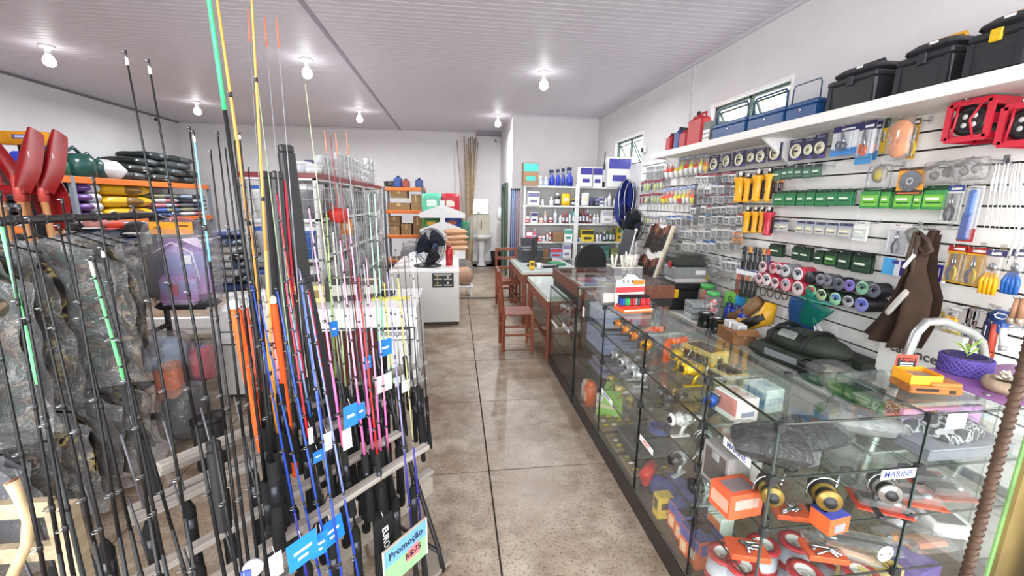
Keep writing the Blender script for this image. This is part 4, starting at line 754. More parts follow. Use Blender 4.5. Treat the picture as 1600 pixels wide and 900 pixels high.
# tins / books
p = bench(1090, 506)
for i in range(3):
    t = thing('metal_tin', ORD[i] + ' silver tin of the stack on the bench counting up', 'tin', atx(1089, 2.58) + V((0, 0, .062 * i)), -.15, 'silver tins in a stack')
    ob('box', cached(('tin',), lambda: MB().cbox((0, 0, .03), (.22, .2, .056), H('#b5bcbe', .3, .3), .006)), t); ob('label', cached(('tinl',), lambda: MB().box((.111, 0, .03), (.002, .16, .03), BLACK).box((.05, -.101, .03), (.1, .002, .03), H('#e8e8e8'))), t)
# candy jars
def jar(loc, r, h, lid, lb, content):
    t = thing('candy_jar', lb, 'jar', loc)
    ob('glass', MB().lathe([(r * .9, 0.003), (r, .02), (r, h * .78), (r * .7, h * .88)], BLIST, 16), t); ob('lid', MB().lathe([(0, h), (r * .78, h), (r * .82, h * .96), (r * .82, h * .87), (0, h * .87)], H(lid, .4), 18), t)
    rr = random.Random(h); b = MB()
    for _ in range(26): a, q = rr.uniform(0, 6.28), rr.uniform(0, r * .75); b.ball((q * math.cos(a), q * math.sin(a), rr.uniform(.03, h * .72)), (.035, .035, .035), H(rr.choice(content), .4), 6, 4)
    o = ob('candy', b, t); o['kind'] = 'stuff'
CN = ('#e0402c', '#f0f0ee', '#e8909a')
jar(atx(1092, 2.9), .1, .4, '#e8e4e2', 'clear jar of red and white sweets at the wall', CN); jar(atx(1101, 2.76), .09, .34, '#4fae5c', 'green lidded jar of sweets behind the front one', CN); jar(atx(1110, 2.62), .08, .33, '#57b565', 'green lidded jar of orange and pink sweets in front', ('#f05a2c', '#f0909a', '#f2e8e4'))
# black bulk spools
for i, px in enumerate((1101, 1118)):
    p = atx(px, 2.47 - .0 * i); t = thing('bulk_spool', ('left', 'right')[i] + ' black bulk line spool standing on the bench front', 'line spool', p, group='black bulk spools')
    ob('drum', cached(('bulk',), lambda: MB().lathe([(0, 0), (.075, 0), (.075, .012), (.068, .014), (.068, .128), (.075, .13), (.075, .142), (.03, .142), (.03, .12)], [H('#161618', .3)] * 3 + [H('#202523', .25)] + [H('#161618', .3)] * 4, 22)), t); ob('hub', cached(('bulkh',), lambda: MB().lathe([(0, .125), (.028, .125), (.028, .143), (.034, .143)], H('#d9d9d9', .4), 16)), t)
# blue cans with display box
def can(loc, r, h, col, lb, cap='#222', group=None, name='spray_can', lab=None):
    t = thing(name, lb, 'can', loc, group=group)
    ob('body', cached(('can', r, h, col), lambda: MB().lathe([(0, 0), (r, 0), (r, h * .78), (r * .7, h * .84), (0, h * .84)], H(col, .35), 16)), t); ob('cap', cached(('canc', r, h, cap), lambda: MB().lathe([(r * .72, h * .82), (r * .72, h * .98), (r * .6, h), (0, h)], H(cap if len(cap) == 7 else '#222222', .4), 14)), t)
    if lab: ob('label', cached(('canl', r, h, lab), lambda: MB().lathe([(r * 1.01, h * .2), (r * 1.01, h * .6)], H(lab, .4), 16, arc=.6)), t)
for i, px in enumerate((1136, 1147, 1158)):
    p = atx(px, 2.72); can(p, .045, .24, '#23379a', ('left', 'middle', 'right')[i] + ' dark blue can on the bench behind the carton', '#1a2a6e', 'blue cans', lab='#dfe4ee' if i == 2 else None)
p = atx(1146, 2.92); t = thing('bait_display_box', 'green and blue display carton with a zero behind the blue cans', 'box', p, -.9)
ob('carton', MB().cbox((0, 0, .15), (.2, .1, .3), H('#6ab24a', .4), .003), t); ob('blue_side', MB().box((.055, -.051, .23), (.09, .003, .13), H('#2f8fd0', .4)), t); text('0', .09, H('#1f5a2a'), t, TR((-.045, -.0515, .23), (math.pi / 2, 0, 0)))
# yellow and black sheath
p = atx(1177, 2.78); t = thing('machete_sheath', 'yellow and black curved sheath leaning on the wall', 'sheath', p, -1.2)
ob('sheath', MB().tube([(-.25, 0, .1), (-.1, 0, .2), (.02, 0, .34)], [.05, .06, .06], H('#7a5a3a', .6), 8), t); ob('grip', MB().tube([(-.14, -.06, .09), (0, -.07, .12), (.12, -.05, .2), (.14, -.03, .34)], [.04, .06, .08, .05], H('#e0a828', .4), 9), t); ob('band', MB().tube([(-.04, -.1, .1), (.14, -.08, .22)], .05, H('#1d1b1a', .5), 8), t)
# open cardboard boxes
cb_ = atx(1149, 2.5); carton('cardboard_box', 'open brown carton with small white boxes on the bench edge', cb_, .2, .3, .11, -.15, '#9a6c48', True)
for i, dx in enumerate((-.06, .06)):
    t = thing('small_box', ('left', 'right')[i] + ' small white box in the open carton', 'box', (cb_.x - .02, cb_.y - dx, BZ + .111), -.15, 'white boxes in the carton'); ob('box', MB().cbox((0, 0, .03), (.08, .1, .06), WHITE, .003), t); ob('label', MB().box((0, -.051, .03), (.05, .002, .03), H('#b8b8b8')), t)
# dark bundles and the white printed carton near the ladder
p = atx(1296, 2.52); t = thing('film_bundle', 'crumpled clear plastic bundle on the bench', 'bundle', p); ob('bundle', MB().ball((0, 0, .09), (.28, .3, .18), FILM, 12, 8, 2, .08), t); ob('contents', MB().ball((0, 0, .07), (.22, .24, .13), H('#8f8d78', .7, var=.3), 10, 7, 5, .08), t)
t = thing('wire_bundle', 'tangle of thin grey chain on the bench at the net handle', 'chain', atx(1306, 2.72)); rr = random.Random(3)
ob('chain', MB().tube([(rr.uniform(-.09, .09), rr.uniform(-.12, .12), .01 + rr.uniform(0, .1)) for _ in range(46)], .004, H('#9aa0a4', .4, .5), 5), t); ob('tag', MB().box((.05, .05, .06), (.04, .03, .003), WHITE), t)
for i, (px, x, w, d, h, c, lb) in enumerate(((1268, 2.45, .1, .2, .14, '#141416', 'black cloth bundle beside the tent bag'), (1345, 2.56, .3, .22, .07, '#1d1e20', 'flat black case lying on the bench'), (1335, 2.88, .24, .36, .13, '#2b3029', 'dark green folded bag against the wall'), (1392, 2.52, .26, .2, .05, '#222325', 'thin black case beside the printed carton'))):
    p = atx(px, x); t = thing('folded_bag', lb, 'bag', p); ob('body', MB().cbox((0, 0, h / 2), (w, d, h), H(c, .6, var=.2, bump=.2), .03), t); ob('zip', MB().tube([(-w / 2, -d / 2 * .9, h * .6), (-w / 2, d / 2 * .9, h * .6)], .004, H('#55585a', .4), 5), t)
t = thing('printed_carton', 'white appliance carton with orange diamond print leaning on the wall', 'box', T=rf((SX - .1, (onx(1370, 560, SX - .18).y + onx(1500, 560, SX - .18).y) / 2, .74)))
cw = abs(onx(1370, 560, SX - .18).y - onx(1500, 560, SX - .18).y)
ob('carton', MB().cbox((0, 0, 0), (cw, .48, .17), H('#dedbd7', .5, var=.03), .003), t); ob('red_label', MB().box((0, -.18, .086), (cw * .4, .07, .002), H('#c8242c', .4)), t)
for s in (-1, 1): ob('print_mark', MB().prism([(-.03, 0), (0, .025 * 1), (.03, 0), (0, -.025)], .001, H('#d8562a'), TR((-cw * .4, .12 + .018 * s, .086), (0, 0, 0))), t)
text('cadence', .085, H('#55514d'), t, TR((cw * -.03, .06, .086)))
# aluminium hand rail of a step ladder standing in the staff aisle
def ladder():
    y = 1.62; A = [(1396, 606), (1432, 520), (1448, 503), (1475, 502), (1520, 520), (1534, 535), (1540, 570)]; P = [ony(a, b, y) for a, b in A]
    base = V((P[0].x, y, 0)); t = thing('step_ladder', 'aluminium step ladder with rounded top rail behind the counter', 'ladder', base); m = H('#c4c6c4', .35, .9)
    ob('hand_rail', MB().tube([q - base for q in P] + [V((P[-1].x + .12, y, .02)) - base], .02, m, 10), t)
    dn = (P[0] - P[1]).normalized(); e = P[0] + dn * (P[0].z / -dn.z if dn.z < 0 else 1)
    ob('leg', MB().tube([P[0] - base, V((P[0].x - .15, y, .02)) - base], .02, m, 10), t)
    for k in range(3): ob('step', MB().cbox((P[0].x + .22 - base.x, .05, .25 + .25 * k), (.6, .16, .03), m, .006), t)
ladder()
# ================================================================ glass display cases
PLB = H('#241e1c', .4, var=.2); CLAMP = H('#262829', .4)
def pane(par, x0, x1, y0, y1, z0, z1, name='glass_pane'):
    c = ((x0 + x1) / 2, (y0 + y1) / 2, (z0 + z1) / 2); d = (max(x1 - x0, .005), max(y1 - y0, .005), max(z1 - z0, .005))
    b = MB(); k = d.index(min(d)); x, y, z = d[0] / 2, d[1] / 2, d[2] / 2
    vs = [(-x, -y, -z), (x, -y, -z), (x, y, -z), (-x, y, -z), (-x, -y, z), (x, -y, z), (x, y, z), (-x, y, z)]
    F = {2: [(0, 3, 2, 1), (4, 5, 6, 7)], 1: [(0, 1, 5, 4), (2, 3, 7, 6)], 0: [(1, 2, 6, 5), (3, 0, 4, 7)]}
    for q, fs in F.items(): b.add(vs, fs, GLASS if q == k else SMOKE)
    return ob(name, b, par, TR(V(c) - V(par.location)))
def clampat(par, p): ob('clamp', cached(('clamp',), lambda: MB().cbox((0, 0, 0), (.026, .026, .036), CLAMP, .004)), par, TR(V(p) - V(par.location)))
# middle case along the aisle
XF, XB = .97, 1.33; SHZ = (.44, .645, .84)
ca = thing('display_case', 'long glass reel display case along the aisle on black plinth', 'display case', (1.15, 2.3, 0))
ob('plinth', MB().bb(XF - 1.15, XB - 1.15, -.9, .9, 0, .11, PLB), ca); ob('floor_board', MB().bb(XF - 1.145, XB - 1.155, -.895, .895, .11, .125, H('#5d564f', .5)), ca)
for a, b in ((1.40, 1.957), (1.963, 2.567), (2.573, 3.2)):
    pane(ca, XF, XF + .005, a, b, .125, 1.04); pane(ca, XF, XB, a, b, 1.036, 1.042); pane(ca, XB - .005, XB, a, b, .125, 1.035)
    for z in SHZ: pane(ca, XF + .01, XB - .01, a, b, z - .006, z, 'glass_shelf')
for y in (3.2, 1.395): pane(ca, XF + .006, XB - .006, y - .0025, y + .0025, .125, 1.034)
for y in (2.57, 1.96, 1.405):
    for z in SHZ + (1.03,): clampat(ca, (XF, y, z - .002))
    ob('edge_seal', MB().bb(XF - 1.15 - .001, XF - 1.15 + .007, y - 2.3 - .003, y - 2.3 + .003, .125, 1.03, BLACK), ca)
ob('edge_seal', MB().bb(XF - 1.15 - .001, XF - 1.15 + .007, .895, .905, .0, 1.03, BLACK), ca)
for z in SHZ + (1.037,): ob('edge_strip', MB().bb(XF - 1.15 + .006, XF - 1.15 + .011, -.9, .9, z - .009, z - .001, BLACK), ca)
for y in (2.57, 1.96, 1.41): clampat(ca, (XB - .01, y, 1.03))
# corner case that turns away from the aisle
CY0, CY1 = 1.04, 1.385; SHB = (.45, .67, .857)
cb = thing('display_case', 'glass corner display case turning toward the right wall at the front', 'display case', (1.6, 1.21, 0))
ob('plinth', MB().bb(XF - 1.6, .75, CY0 - 1.21, CY1 - 1.21, 0, .11, PLB), cb); ob('floor_board', MB().bb(XF - 1.595, .745, CY0 - 1.205, CY1 - 1.215, .11, .125, H('#5d564f', .5)), cb)
for a, b in ((XF, 1.507), (1.513, 2.35)):
    pane(cb, a, b, CY0, CY0 + .005, .125, 1.045); pane(cb, a, b, CY0, CY1, 1.043, 1.05); pane(cb, a, b, CY1 - .005, CY1, .125, 1.04)
    for z in SHB: pane(cb, a + .006, b - .006, CY0 + .01, CY1 - .01, z - .006, z, 'glass_shelf')
pane(cb, XF, XF + .005, CY0 + .006, CY1 - .006, .125, 1.042)
for x in (XF + .002, 1.51):
    for z in SHB + (1.04,): clampat(cb, (x, CY0, z - .002))
    ob('edge_seal', MB().bb(x - 1.6 - .003, x - 1.6 + .003, CY0 - 1.21 - .001, CY0 - 1.21 + .006, .125, 1.04, H('#3c4644', .3)), cb)
for z in SHB + (1.047,): ob('edge_strip', MB().bb(XF - 1.6, .75, CY0 - 1.21 + .006, CY0 - 1.21 + .011, z - .008, z - .001, H('#2a3230', .3)), cb); ob('edge_strip', MB().bb(XF - 1.6 + .006, XF - 1.6 + .01, CY0 - 1.21, CY1 - 1.21, z - .008, z - .001, H('#2a3230', .3)), cb)
# low far case and the wooden tray case on it
cc = thing('display_case', 'low dark glass case at the far counter end beside the desk', 'display case', (1.15, 3.7, 0))
ob('plinth', MB().bb(-.18, .18, -.47, .47, 0, .1, PLB), cc); ob('back_board', MB().bb(.165, .18, -.47, .47, .1, .85, H('#3d332c', .5)), cc)
pane(cc, XF, XF + .005, 3.235, 4.165, .1, .85); pane(cc, XF, XB, 3.235, 4.165, .848, .855)
for y in (3.235, 4.165): pane(cc, XF + .006, XB - .02, y - .0025, y + .0025, .1, .847); ob('edge_seal', MB().bb(-.181, -.173, y - 3.704, y - 3.696, .1, .855, BLACK), cc)
for z in (.36, .6): pane(cc, XF + .01, XB - .02, 3.25, 4.15, z - .006, z, 'glass_shelf'); ob('edge_strip', MB().bb(-.175, -.17, -.46, .46, z - .009, z, BLACK), cc)
ob('edge_strip', MB().bb(-.182, -.172, -.47, .47, .845, .858, BLACK), cc)
wt = thing('tray_case', 'wooden glass-topped tray case standing on the low far case', 'display case', (1.4, 3.71, .857)); WD = wood('mahogany', '#5b2f1f', '#7d4a33', 3, .4, 1)
ob('carcass', MB().bb(-.39, .4, -.5, .5, 0, .075, H('#1f1c1b', .4)), wt)
for a in ((-.4, -.38, -.51, .51), (.39, .41, -.51, .51), (-.38, .39, -.51, -.49), (-.38, .39, .49, .51)): ob('rail', MB().bb(*a, .07, .178, WD), wt)
ob('lining', MB().bb(-.38, .39, -.49, .49, .075, .09, H('#8d7a72', .6)), wt); pane(wt, 1.02, 1.79, 3.22, 4.2, 1.033, 1.039)
ob('round_sticker', MB().lathe([(0, 0), (.034, 0), (.034, .002), (0, .002)], H('#d8cfae', .5), 18, frame((-.4, -.47, .12), (-1, 0, 0))), wt)
for sx in (.36,):
    for sy in (-.47, .47): ob('leg', MB().bb(sx - .025, sx + .025, sy - .025, sy + .025, -.857, 0, WD), wt)
rr = random.Random(5)
for i in range(16):
    c = ('#e8e4dc', '#c85a6a', '#d9d4e2', '#8c94c8', '#e0c84a', '#cfc6c0')[i % 6]; t = thing('hook_packet', 'hook packet in column %s, row %s, under the tray case glass' % (ORD[i % 4], ORD[i // 4]), 'tackle pack', (1.1 + .17 * (i % 4), 3.32 + .22 * (i // 4), .949), rr.uniform(-.2, .2), 'packets in the wooden tray case')
    ob('packet', cached(('pkt', c), lambda: MB().cbox((0, 0, .004), (.14, .17, .008), H(c, .4), .002)), t); ob('print', cached(('pktp',), lambda: MB().box((0, .04, .0085), (.09, .04, .001), H('#5a4a6a'))), t)

# ---- fishing reels
def reel(loc, rz, body, spool, line, lb, group, sc=1.0):
    t = thing('fishing_reel', lb, 'fishing reel', group=group, T=TR(loc, (0, 0, rz), (sc,) * 3)); B, Sp, L = H(body, .3, .5 if body[1] in 'abcd' else .2), H(spool, .25, .4), H(line, .4)
    ob('foot', cached(('rf', body), lambda: MB().cbox((0, 0, .003), (.07, .016, .006), B, .002).tube([(0, 0, .004), (.006, 0, .03), (.016, 0, .05)], [.007, .006, .009], B, 8)), t)
    ob('body', cached(('rb', body), lambda: MB().ball((.016, 0, .066), (.05, .034, .042), B, 12, 8).lathe([(.012, -.01), (.024, .0), (.026, .014), (.02, .02)], B, 14, frame((.002, 0, .07), (-1, 0, 0)))), t)
    ob('spool', cached(('rs', spool, line), lambda: MB().lathe([(0, .014), (.022, .014), (.023, .02), (.0185, .024), (.0185, .038), (.0235, .042), (.022, .046), (.012, .047), (.01, .054), (0, .054)], [Sp, Sp, Sp, L, Sp, Sp, Sp, BLACK, BLACK], 16, frame((.002, 0, .07), (-1, 0, 0)))), t)
    ob('bail', cached(('rbail',), lambda: MB().tube([(-.02 + .002 * abs(i), .033 * math.cos(i * .45), .07 + .033 * math.sin(i * .45)) for i in range(-1, 7)], .0022, STEEL, 5)), t)
    ob('handle', cached(('rh', body), lambda: MB().tube([(.018, -.014, .066), (.018, -.034, .066), (.03, -.042, .1)], .0032, STEEL, 6).lathe([(0, 0), (.008, .002), (.009, .012), (.006, .022), (0, .024)], B if body != '#e8e6e2' else H('#e8e6e2'), 10, frame((.03, -.042, .1), (0, -1, .2)))), t)
    return t
def put(px, py, z): return onz(px, py, z)
OB_, SB_ = '#3a3c42', '#b9bcc2'
RL = [ # photo column/row of the foot, shelf, body, spool, line, label, scale, turn
 (972, 524, .842, '#4a4d54', '#e8862a', '#f0902c', 'first orange spooled reel from the far end on the top shelf', 1.25),
 (983, 534, .842, '#5a5d64', '#e8862a', '#f0a040', 'second orange spooled reel from the far end on the top shelf', 1.25), (996, 545, .842, '#4a4d54', '#e07a22', '#e8862a', 'third orange spooled reel from the far end on the top shelf', 1.25),
 (1012, 560, .842, '#6a6d74', '#eda022', '#f0a82c', 'golden orange reel at the near end of the orange ones', 1.35), (1058, 576, .842, '#c8a21c', '#edb822', '#f0c840', 'gold reel with silver handle on the top shelf beside the yellow cartons', 1.3),
 (1082, 604, .842, '#c8a21c', '#e8b41c', '#f0c840', 'gold reel nearest the corner on the top shelf', 1.4), (1112, 648, .842, '#4a5060', '#2f5fd0', '#3a6ae0', 'blue spooled reel at the corner of the top shelf', 1.1),
 (966, 572, .647, '#55565a', '#c9ccd2', '#8a8d92', 'first silver reel from the far end on the middle shelf', 1.2), (977, 583, .647, '#d9dade', '#d0d3d8', '#b0b3b8', 'second silver reel from the far end on the middle shelf', 1.25), (990, 594, .647, '#d9dade', '#c9ccd2', '#9a9da4', 'third silver reel from the far end on the middle shelf', 1.25), (1001, 605, .647, '#d9dade', '#d9dbe0', '#b8babf', 'fourth silver reel from the far end on the middle shelf', 1.25),
 (1034, 634, .647, '#2e3036', '#6a6d74', '#3a3c42', 'dark reel behind the white reel on the middle shelf', 1.25), (1048, 642, .647, '#33353a', '#55585e', '#4a4c52', 'second dark reel beside the white reel on the middle shelf', 1.2),
 (1063, 682, .647, '#eceae6', '#f2f0ec', '#d8d6d2', 'white reel standing alone on the middle shelf', 1.35), (1099, 714, .647, '#eceae6', '#54504e', '#8a8680', 'white reel with dark spool at the case corner', 1.35),
 (956, 604, .442, '#a8923c', '#c8ac4a', '#d8c47a', 'first small gold reel on the lower shelf', 1.0), (969, 622, .442, '#b8a24a', '#d8c46a', '#e0d08a', 'second small gold reel on the lower shelf', 1.05), (984, 638, .442, '#8f7f44', '#b8a052', '#c8b47a', 'third small gold reel on the lower shelf', 1.0), (1004, 657, .442, '#35332f', '#4a4640', '#5a544c', 'dark bronze reel on the lower shelf', 1.1),
 (1060, 742, .442, '#c9ccd0', '#3a3b40', '#2e2f34', 'silver reel with black spool on the lower shelf', 1.4), (1098, 790, .442, '#8d9094', '#26272b', '#1e1f22', 'black spooled reel at the lower corner', 1.5)]
for px, py, z, b, s, l, lb, sc in RL: reel(put(px, py, z), rr.uniform(-.5, .5) + .3, b, s, l, lb, 'reels in the long display case', sc * .95)
for px, py, lb, sc, c in ((1192, 800, 'gold rimmed black reel at the corner post', 1.5, '#26282a'), (1274, 808, 'gold rimmed black reel in the middle of the corner case', 1.6, '#26282a'), (1366, 796, 'silver rimmed black reel beside the red blister packs', 1.5, '#2a2a2c')):
    reel(put(px, py, .672), 1.15, c, '#8f7434' if 'gold' in lb else '#8f8b84', '#1d1c1a', lb, 'large reels in the corner case', sc * 1.0)
for i, (px, py) in enumerate(((882, 490), (889, 493))): reel(put(px, py, .6), .2 * i, '#d8d8da', '#c8c8cc', '#aaaaaa', ('left', 'right')[i] + ' silver reel in the low dark case', 'reels in the low far case', 1.1)
# orange angled stands
def lstand(px, py, w, h, lb, c='#e8622c'):
    p = put(px, py, .842); t = thing('reel_stand', lb, 'stand', p, .2); m = H(c, .4)
    ob('post', MB().cbox((0, 0, h / 2), (.035, .02, h), m, .003), t); ob('arm', MB().cbox((w / 2, 0, h), (w, .02, .032), m, .003), t)
lstand(1008, 540, .12, .1, 'orange angled stand among the far reels'); lstand(1040, 566, .13, .12, 'orange angled stand beside the yellow cartons')
# cartons
def prod(name, lb, cat, loc, w, d, h, rz=0, col='#e8e4de', pats=(), group=None, lid=True):
    """printed carton; pats: (face, u, v, w, h, colour) patches in fractions of the face; faces F front -y, L left -x, T top"""
    t = thing(name, lb, cat, loc, rz, group); m = H(col, .4, var=.03)
    ob('carton', cached(('pc', col, round(w, 2), round(d, 2), round(h, 2)), lambda: MB().cbox((0, 0, h / 2), (w, d, h), m, .002)), t)
    if lid: ob('lid_flap', MB().box((0, 0, h + .0006), (w * .96, d * .94, .001), m), t)
    for f, u, v, a, b, c in pats:
        k = H(c, .4)
        if f == 'F': g = MB().box((u * w, -d / 2 - .0006, (v + .5) * h), (a * w, .0015, b * h), k)
        elif f == 'L': g = MB().box((-w / 2 - .0006, u * d, (v + .5) * h), (.0015, a * d, b * h), k)
        else: g = MB().box((u * w, v * d, h + .0015), (a * w, b * d, .001), k)
        ob('printed_panel', g, t)
    return t
YB = (('L', 0, .1, .8, .4, '#4a3f2a'), ('L', 0, -.3, .6, .15, '#b49a4a'), ('F', 0, 0, .3, .5, '#5a4a2c'), ('T', 0, 0, .8, .8, '#453a34'))
p = put(1082, 576, .842); prod('reel_carton', 'yellow reel carton with dark lettering, the far one of two', 'box', (p.x + .06, p.y, .842), .12, .2, .12, .25, '#d9c27c', YB, 'yellow reel cartons')
p = put(1130, 604, .842); prod('reel_carton', 'yellow reel carton with dark top, the near one of two', 'box', (p.x + .04, p.y + .04, .842), .12, .15, .07, .2, '#dcc88a', YB, 'yellow reel cartons')
p = put(1152, 652, .858); prod('reel_carton', 'white and pink carton on the top shelf of the corner case', 'box', (p.x + .0, p.y + .02, .858), .1, .13, .1, .12, '#efe6e2', (('L', 0, .1, .9, .7, '#d88a82'), ('F', 0, -.15, .6, .2, '#9aa0b0'), ('T', 0, 0, .5, .6, '#e0b0a4')))
p = put(1194, 640, .858); prod('reel_carton', 'white and blue carton beside the pink one in the corner case', 'box', (p.x + .01, p.y + .03, .858), .09, .12, .1, .12, '#f0f2f4', (('L', 0, .0, .9, .7, '#7fa8c8'), ('F', .0, .0, .7, .3, '#c8ccd8'), ('T', 0, 0, .5, .5, '#c8d8e4')))
p = put(1150, 775, .672); prod('reel_carton', 'grey reel carton under the long sticker at the corner', 'box', (p.x + .02, p.y + .07, .672), .14, .14, .15, .05, '#8a8784', (('L', 0, 0, .8, .8, '#54504c'), ('L', 0, .3, .3, .2, '#eeeeee'), ('F', .3, 0, .3, .7, '#c8c5c0')))
p = put(1320, 760, .672); prod('reel_carton', 'grey carton lying behind the large reels', 'box', (p.x - .05, p.y + .17, .672), .12, .1, .12, .1, '#9c9a9c', (('F', 0, .2, .6, .2, '#e8e8ea'), ('T', 0, 0, .6, .4, '#c8c8cc')))
p = put(1178, 828, .672); prod('reel_carton', 'orange carton with white drawing under the corner reel', 'box', (p.x + .0, p.y + .1, .672), .13, .1, .09, .1, '#cf5a38', (('L', 0, 0, .8, .5, '#d89a84'), ('F', 0, .1, .7, .4, '#b89488'), ('T', 0, 0, .7, .6, '#7a6a6a')))
p = put(1310, 842, .672); prod('reel_carton', 'orange and blue printed carton on the middle corner shelf', 'box', (p.x + .01, p.y + .05, .672), .085, .07, .06, .15, '#d85f30', (('F', 0, -.1, .5, .5, '#8a8a90'), ('T', 0, 0, 1, 1, '#4a52a8'), ('T', -.2, .1, .3, .3, '#e8ecf4')))
for i, (px, py) in enumerate(((1062, 838), (1074, 858), (1082, 880))):
    p = put(px, py, .126); prod('bait_carton', ('far', 'middle', 'near')[i] + ' blue and orange carton on the case floor', 'box', (p.x + .05, p.y + .03, .126), .13, .13, .14, .1, '#e0602c', (('T', 0, 0, 1, 1, '#3a478c'), ('T', .1, 0, .3, .4, '#c8ccd8'), ('L', 0, .3, 1, .35, '#4a52a0'), ('L', -.2, -.1, .3, .3, '#e8d8cc'), ('L', .25, -.2, .3, .4, '#f0c8a0'), ('F', 0, .2, .8, .4, '#4a52a0')), 'blue and orange cartons')
p = put(1030, 812, .126); prod('bait_carton', 'yellow carton at the far end of the blue and orange ones', 'box', (p.x + .03, p.y + .03, .126), .08, .06, .12, 0, '#d8b84a', (('L', 0, .1, .6, .5, '#3a3224'), ('F', 0, .1, .6, .3, '#3a3224')))
p = put(1088, 862, .126); prod('bait_carton', 'orange and white carton against the corner post', 'box', (p.x + .1, p.y + .0, .126), .07, .09, .2, .1, '#ece8e2', (('L', 0, 0, .9, .8, '#e87a4a'),))
# floor of the long case
p = put(985, 715, .126); t = thing('plastic_tray', 'black plastic tray on the case floor', 'tray', (p.x + .1, p.y + .02, .126), .05); ob('tray', MB().cbox((0, 0, .05), (.24, .34, .1), H('#34373a', .4), .012), t); ob('lid', MB().cbox((0, 0, .106), (.25, .36, .012), H('#4a4e52', .35), .004), t)
p = put(1000, 660, .442); t = thing('cable_coil', 'blue coiled cord on the lower shelf', 'cord', (p.x + .06, p.y - .12, .445)); ob('coil', MB().tube([((.05 + .003 * (i % 3)) * math.cos(i * .6), (.05 + .003 * (i % 2)) * math.sin(i * .6), .006 + .0008 * i) for i in range(40)], .007, H('#3c4c8a', .5), 6), t); ob('tie', MB().cbox((.05, 0, .02), (.03, .015, .035), BLACK, .003), t)
p = put(998, 752, .126); t = thing('power_tool', 'red and black hand drill on the case floor', 'tool', (p.x + .05, p.y - .02, .126), .8)
ob('motor', MB().tube([(-.08, 0, .09), (.05, 0, .09)], [.034, .03], H('#d02a22', .4), 12), t); ob('chuck', MB().tube([(.05, 0, .09), (.1, 0, .09)], [.024, .012], BLACK, 10), t); ob('grip', MB().tube([(-.04, 0, .08), (-.055, 0, .02)], .022, H('#c82822', .4), 9), t); ob('battery', MB().cbox((-.055, 0, .012), (.08, .06, .024), BLACK, .006), t)
p = put(1040, 792, .126); t = thing('rag', 'crumpled blue cloth on the case floor', 'cloth', (p.x + .08, p.y, .128)); cl = ob('cloth', MB().sheet(lambda u, v: V(((u - .5) * .24, (v - .5) * .34, .03 + .05 * abs(math.sin(7 * u + 3 * v)) * math.sin(math.pi * u) + .04 * abs(math.sin(9 * v - 4 * u)) * math.sin(math.pi * v))), 18, 18, H('#39458f', .8, bump=.2)), t); ob('hem', MB().tube([(-.12, -.17, .03), (-.12, .17, .03)], .004, H('#2f3a7a', .8), 5), t)
for i, (px, py, r, h, c, cap, lb) in enumerate(((912, 632, .05, .2, '#e2632a', '#e8702c', 'orange bottle on the floor of the long case far end'), (930, 645, .045, .19, '#dcdcd8', '#c8c8c4', 'white bottle beside the orange one on the case floor'), (906, 622, .04, .16, '#c8bcae', '#d8d0c8', 'pale jar behind the orange bottle'))):
    p = put(px, py, .126); can((p.x + .05, p.y, .126), r, h, c, lb, cap, name='bait_bottle', lab='#f0b08a' if i == 0 else '#b8b8b8')
# blue trays and bags at the far end
for i in range(5):
    p = put(938, 528 - i * 8, .842 - 0); t = thing('tackle_tray', ORD[i] + ' blue-grey tackle tray of the far stack counting up', 'tray', (1.14, 2.86, .648 + .034 * i), 0, 'stacked blue tackle trays')
    ob('tray', cached(('ttray',), lambda: MB().cbox((0, 0, .015), (.26, .36, .03), H('#7f8db4', .3), .005)), t); ob('lid', cached(('ttl',), lambda: MB().cbox((0, 0, .031), (.265, .365, .005), H('#a8b4cf', .2), .001)), t)
t = thing('clear_organiser', 'pale blue clear organiser box on the top far shelf', 'box', (1.15, 2.85, .842)); ob('box', MB().cbox((0, 0, .05), (.26, .36, .1), H('#a9b3cc', .25), .008), t); ob('lid', MB().cbox((0, 0, .105), (.265, .365, .012), H('#c4ccdc', .2), .003), t); ob('latch', MB().cbox((-.134, 0, .08), (.008, .05, .03), H('#8a92b0'), .002), t)
for i, (px, py, z, c, w, d, h, lb) in enumerate(((928, 560, .442, '#777cb0', .22, .36, .05, 'blue bagged cloth on the lower far shelf'), (930, 545, .492, '#8f86a8', .2, .3, .05, 'lilac bag on top of the blue bagged cloth'), (940, 592, .442, '#c2bcb2', .14, .16, .06, 'pale bag beside the gold reels'))):
    t = thing('bagged_item', lb, 'bag', (1.14, 2.86 if i < 2 else 2.5, z)); ob('content', MB().pillow((0, 0, h / 2 + .004), (w, d, h), H(c, .7, var=.2), i), t); ob('film', MB().pillow((0, 0, h / 2 + .006), (w * 1.06, d * 1.06, h * 1.1), FILM, i + 4), t)
p = put(925, 588, .126); t = thing('green_packet', 'lime green folded packet on the case floor far end', 'packet', (1.12, 2.75, .126)); ob('packet', MB().prism([(-.1, 0), (.1, 0), (.08, .3), (-.02, .34)], .02, H('#8fd04a', .5), TR((0, 0, 0), (1.4, 0, -.6))), t); ob('band', MB().cbox((-.02, .0, .09), (.16, .03, .03), H('#d8d8a8'), .003, rot=(0, 0, -.6)), t)
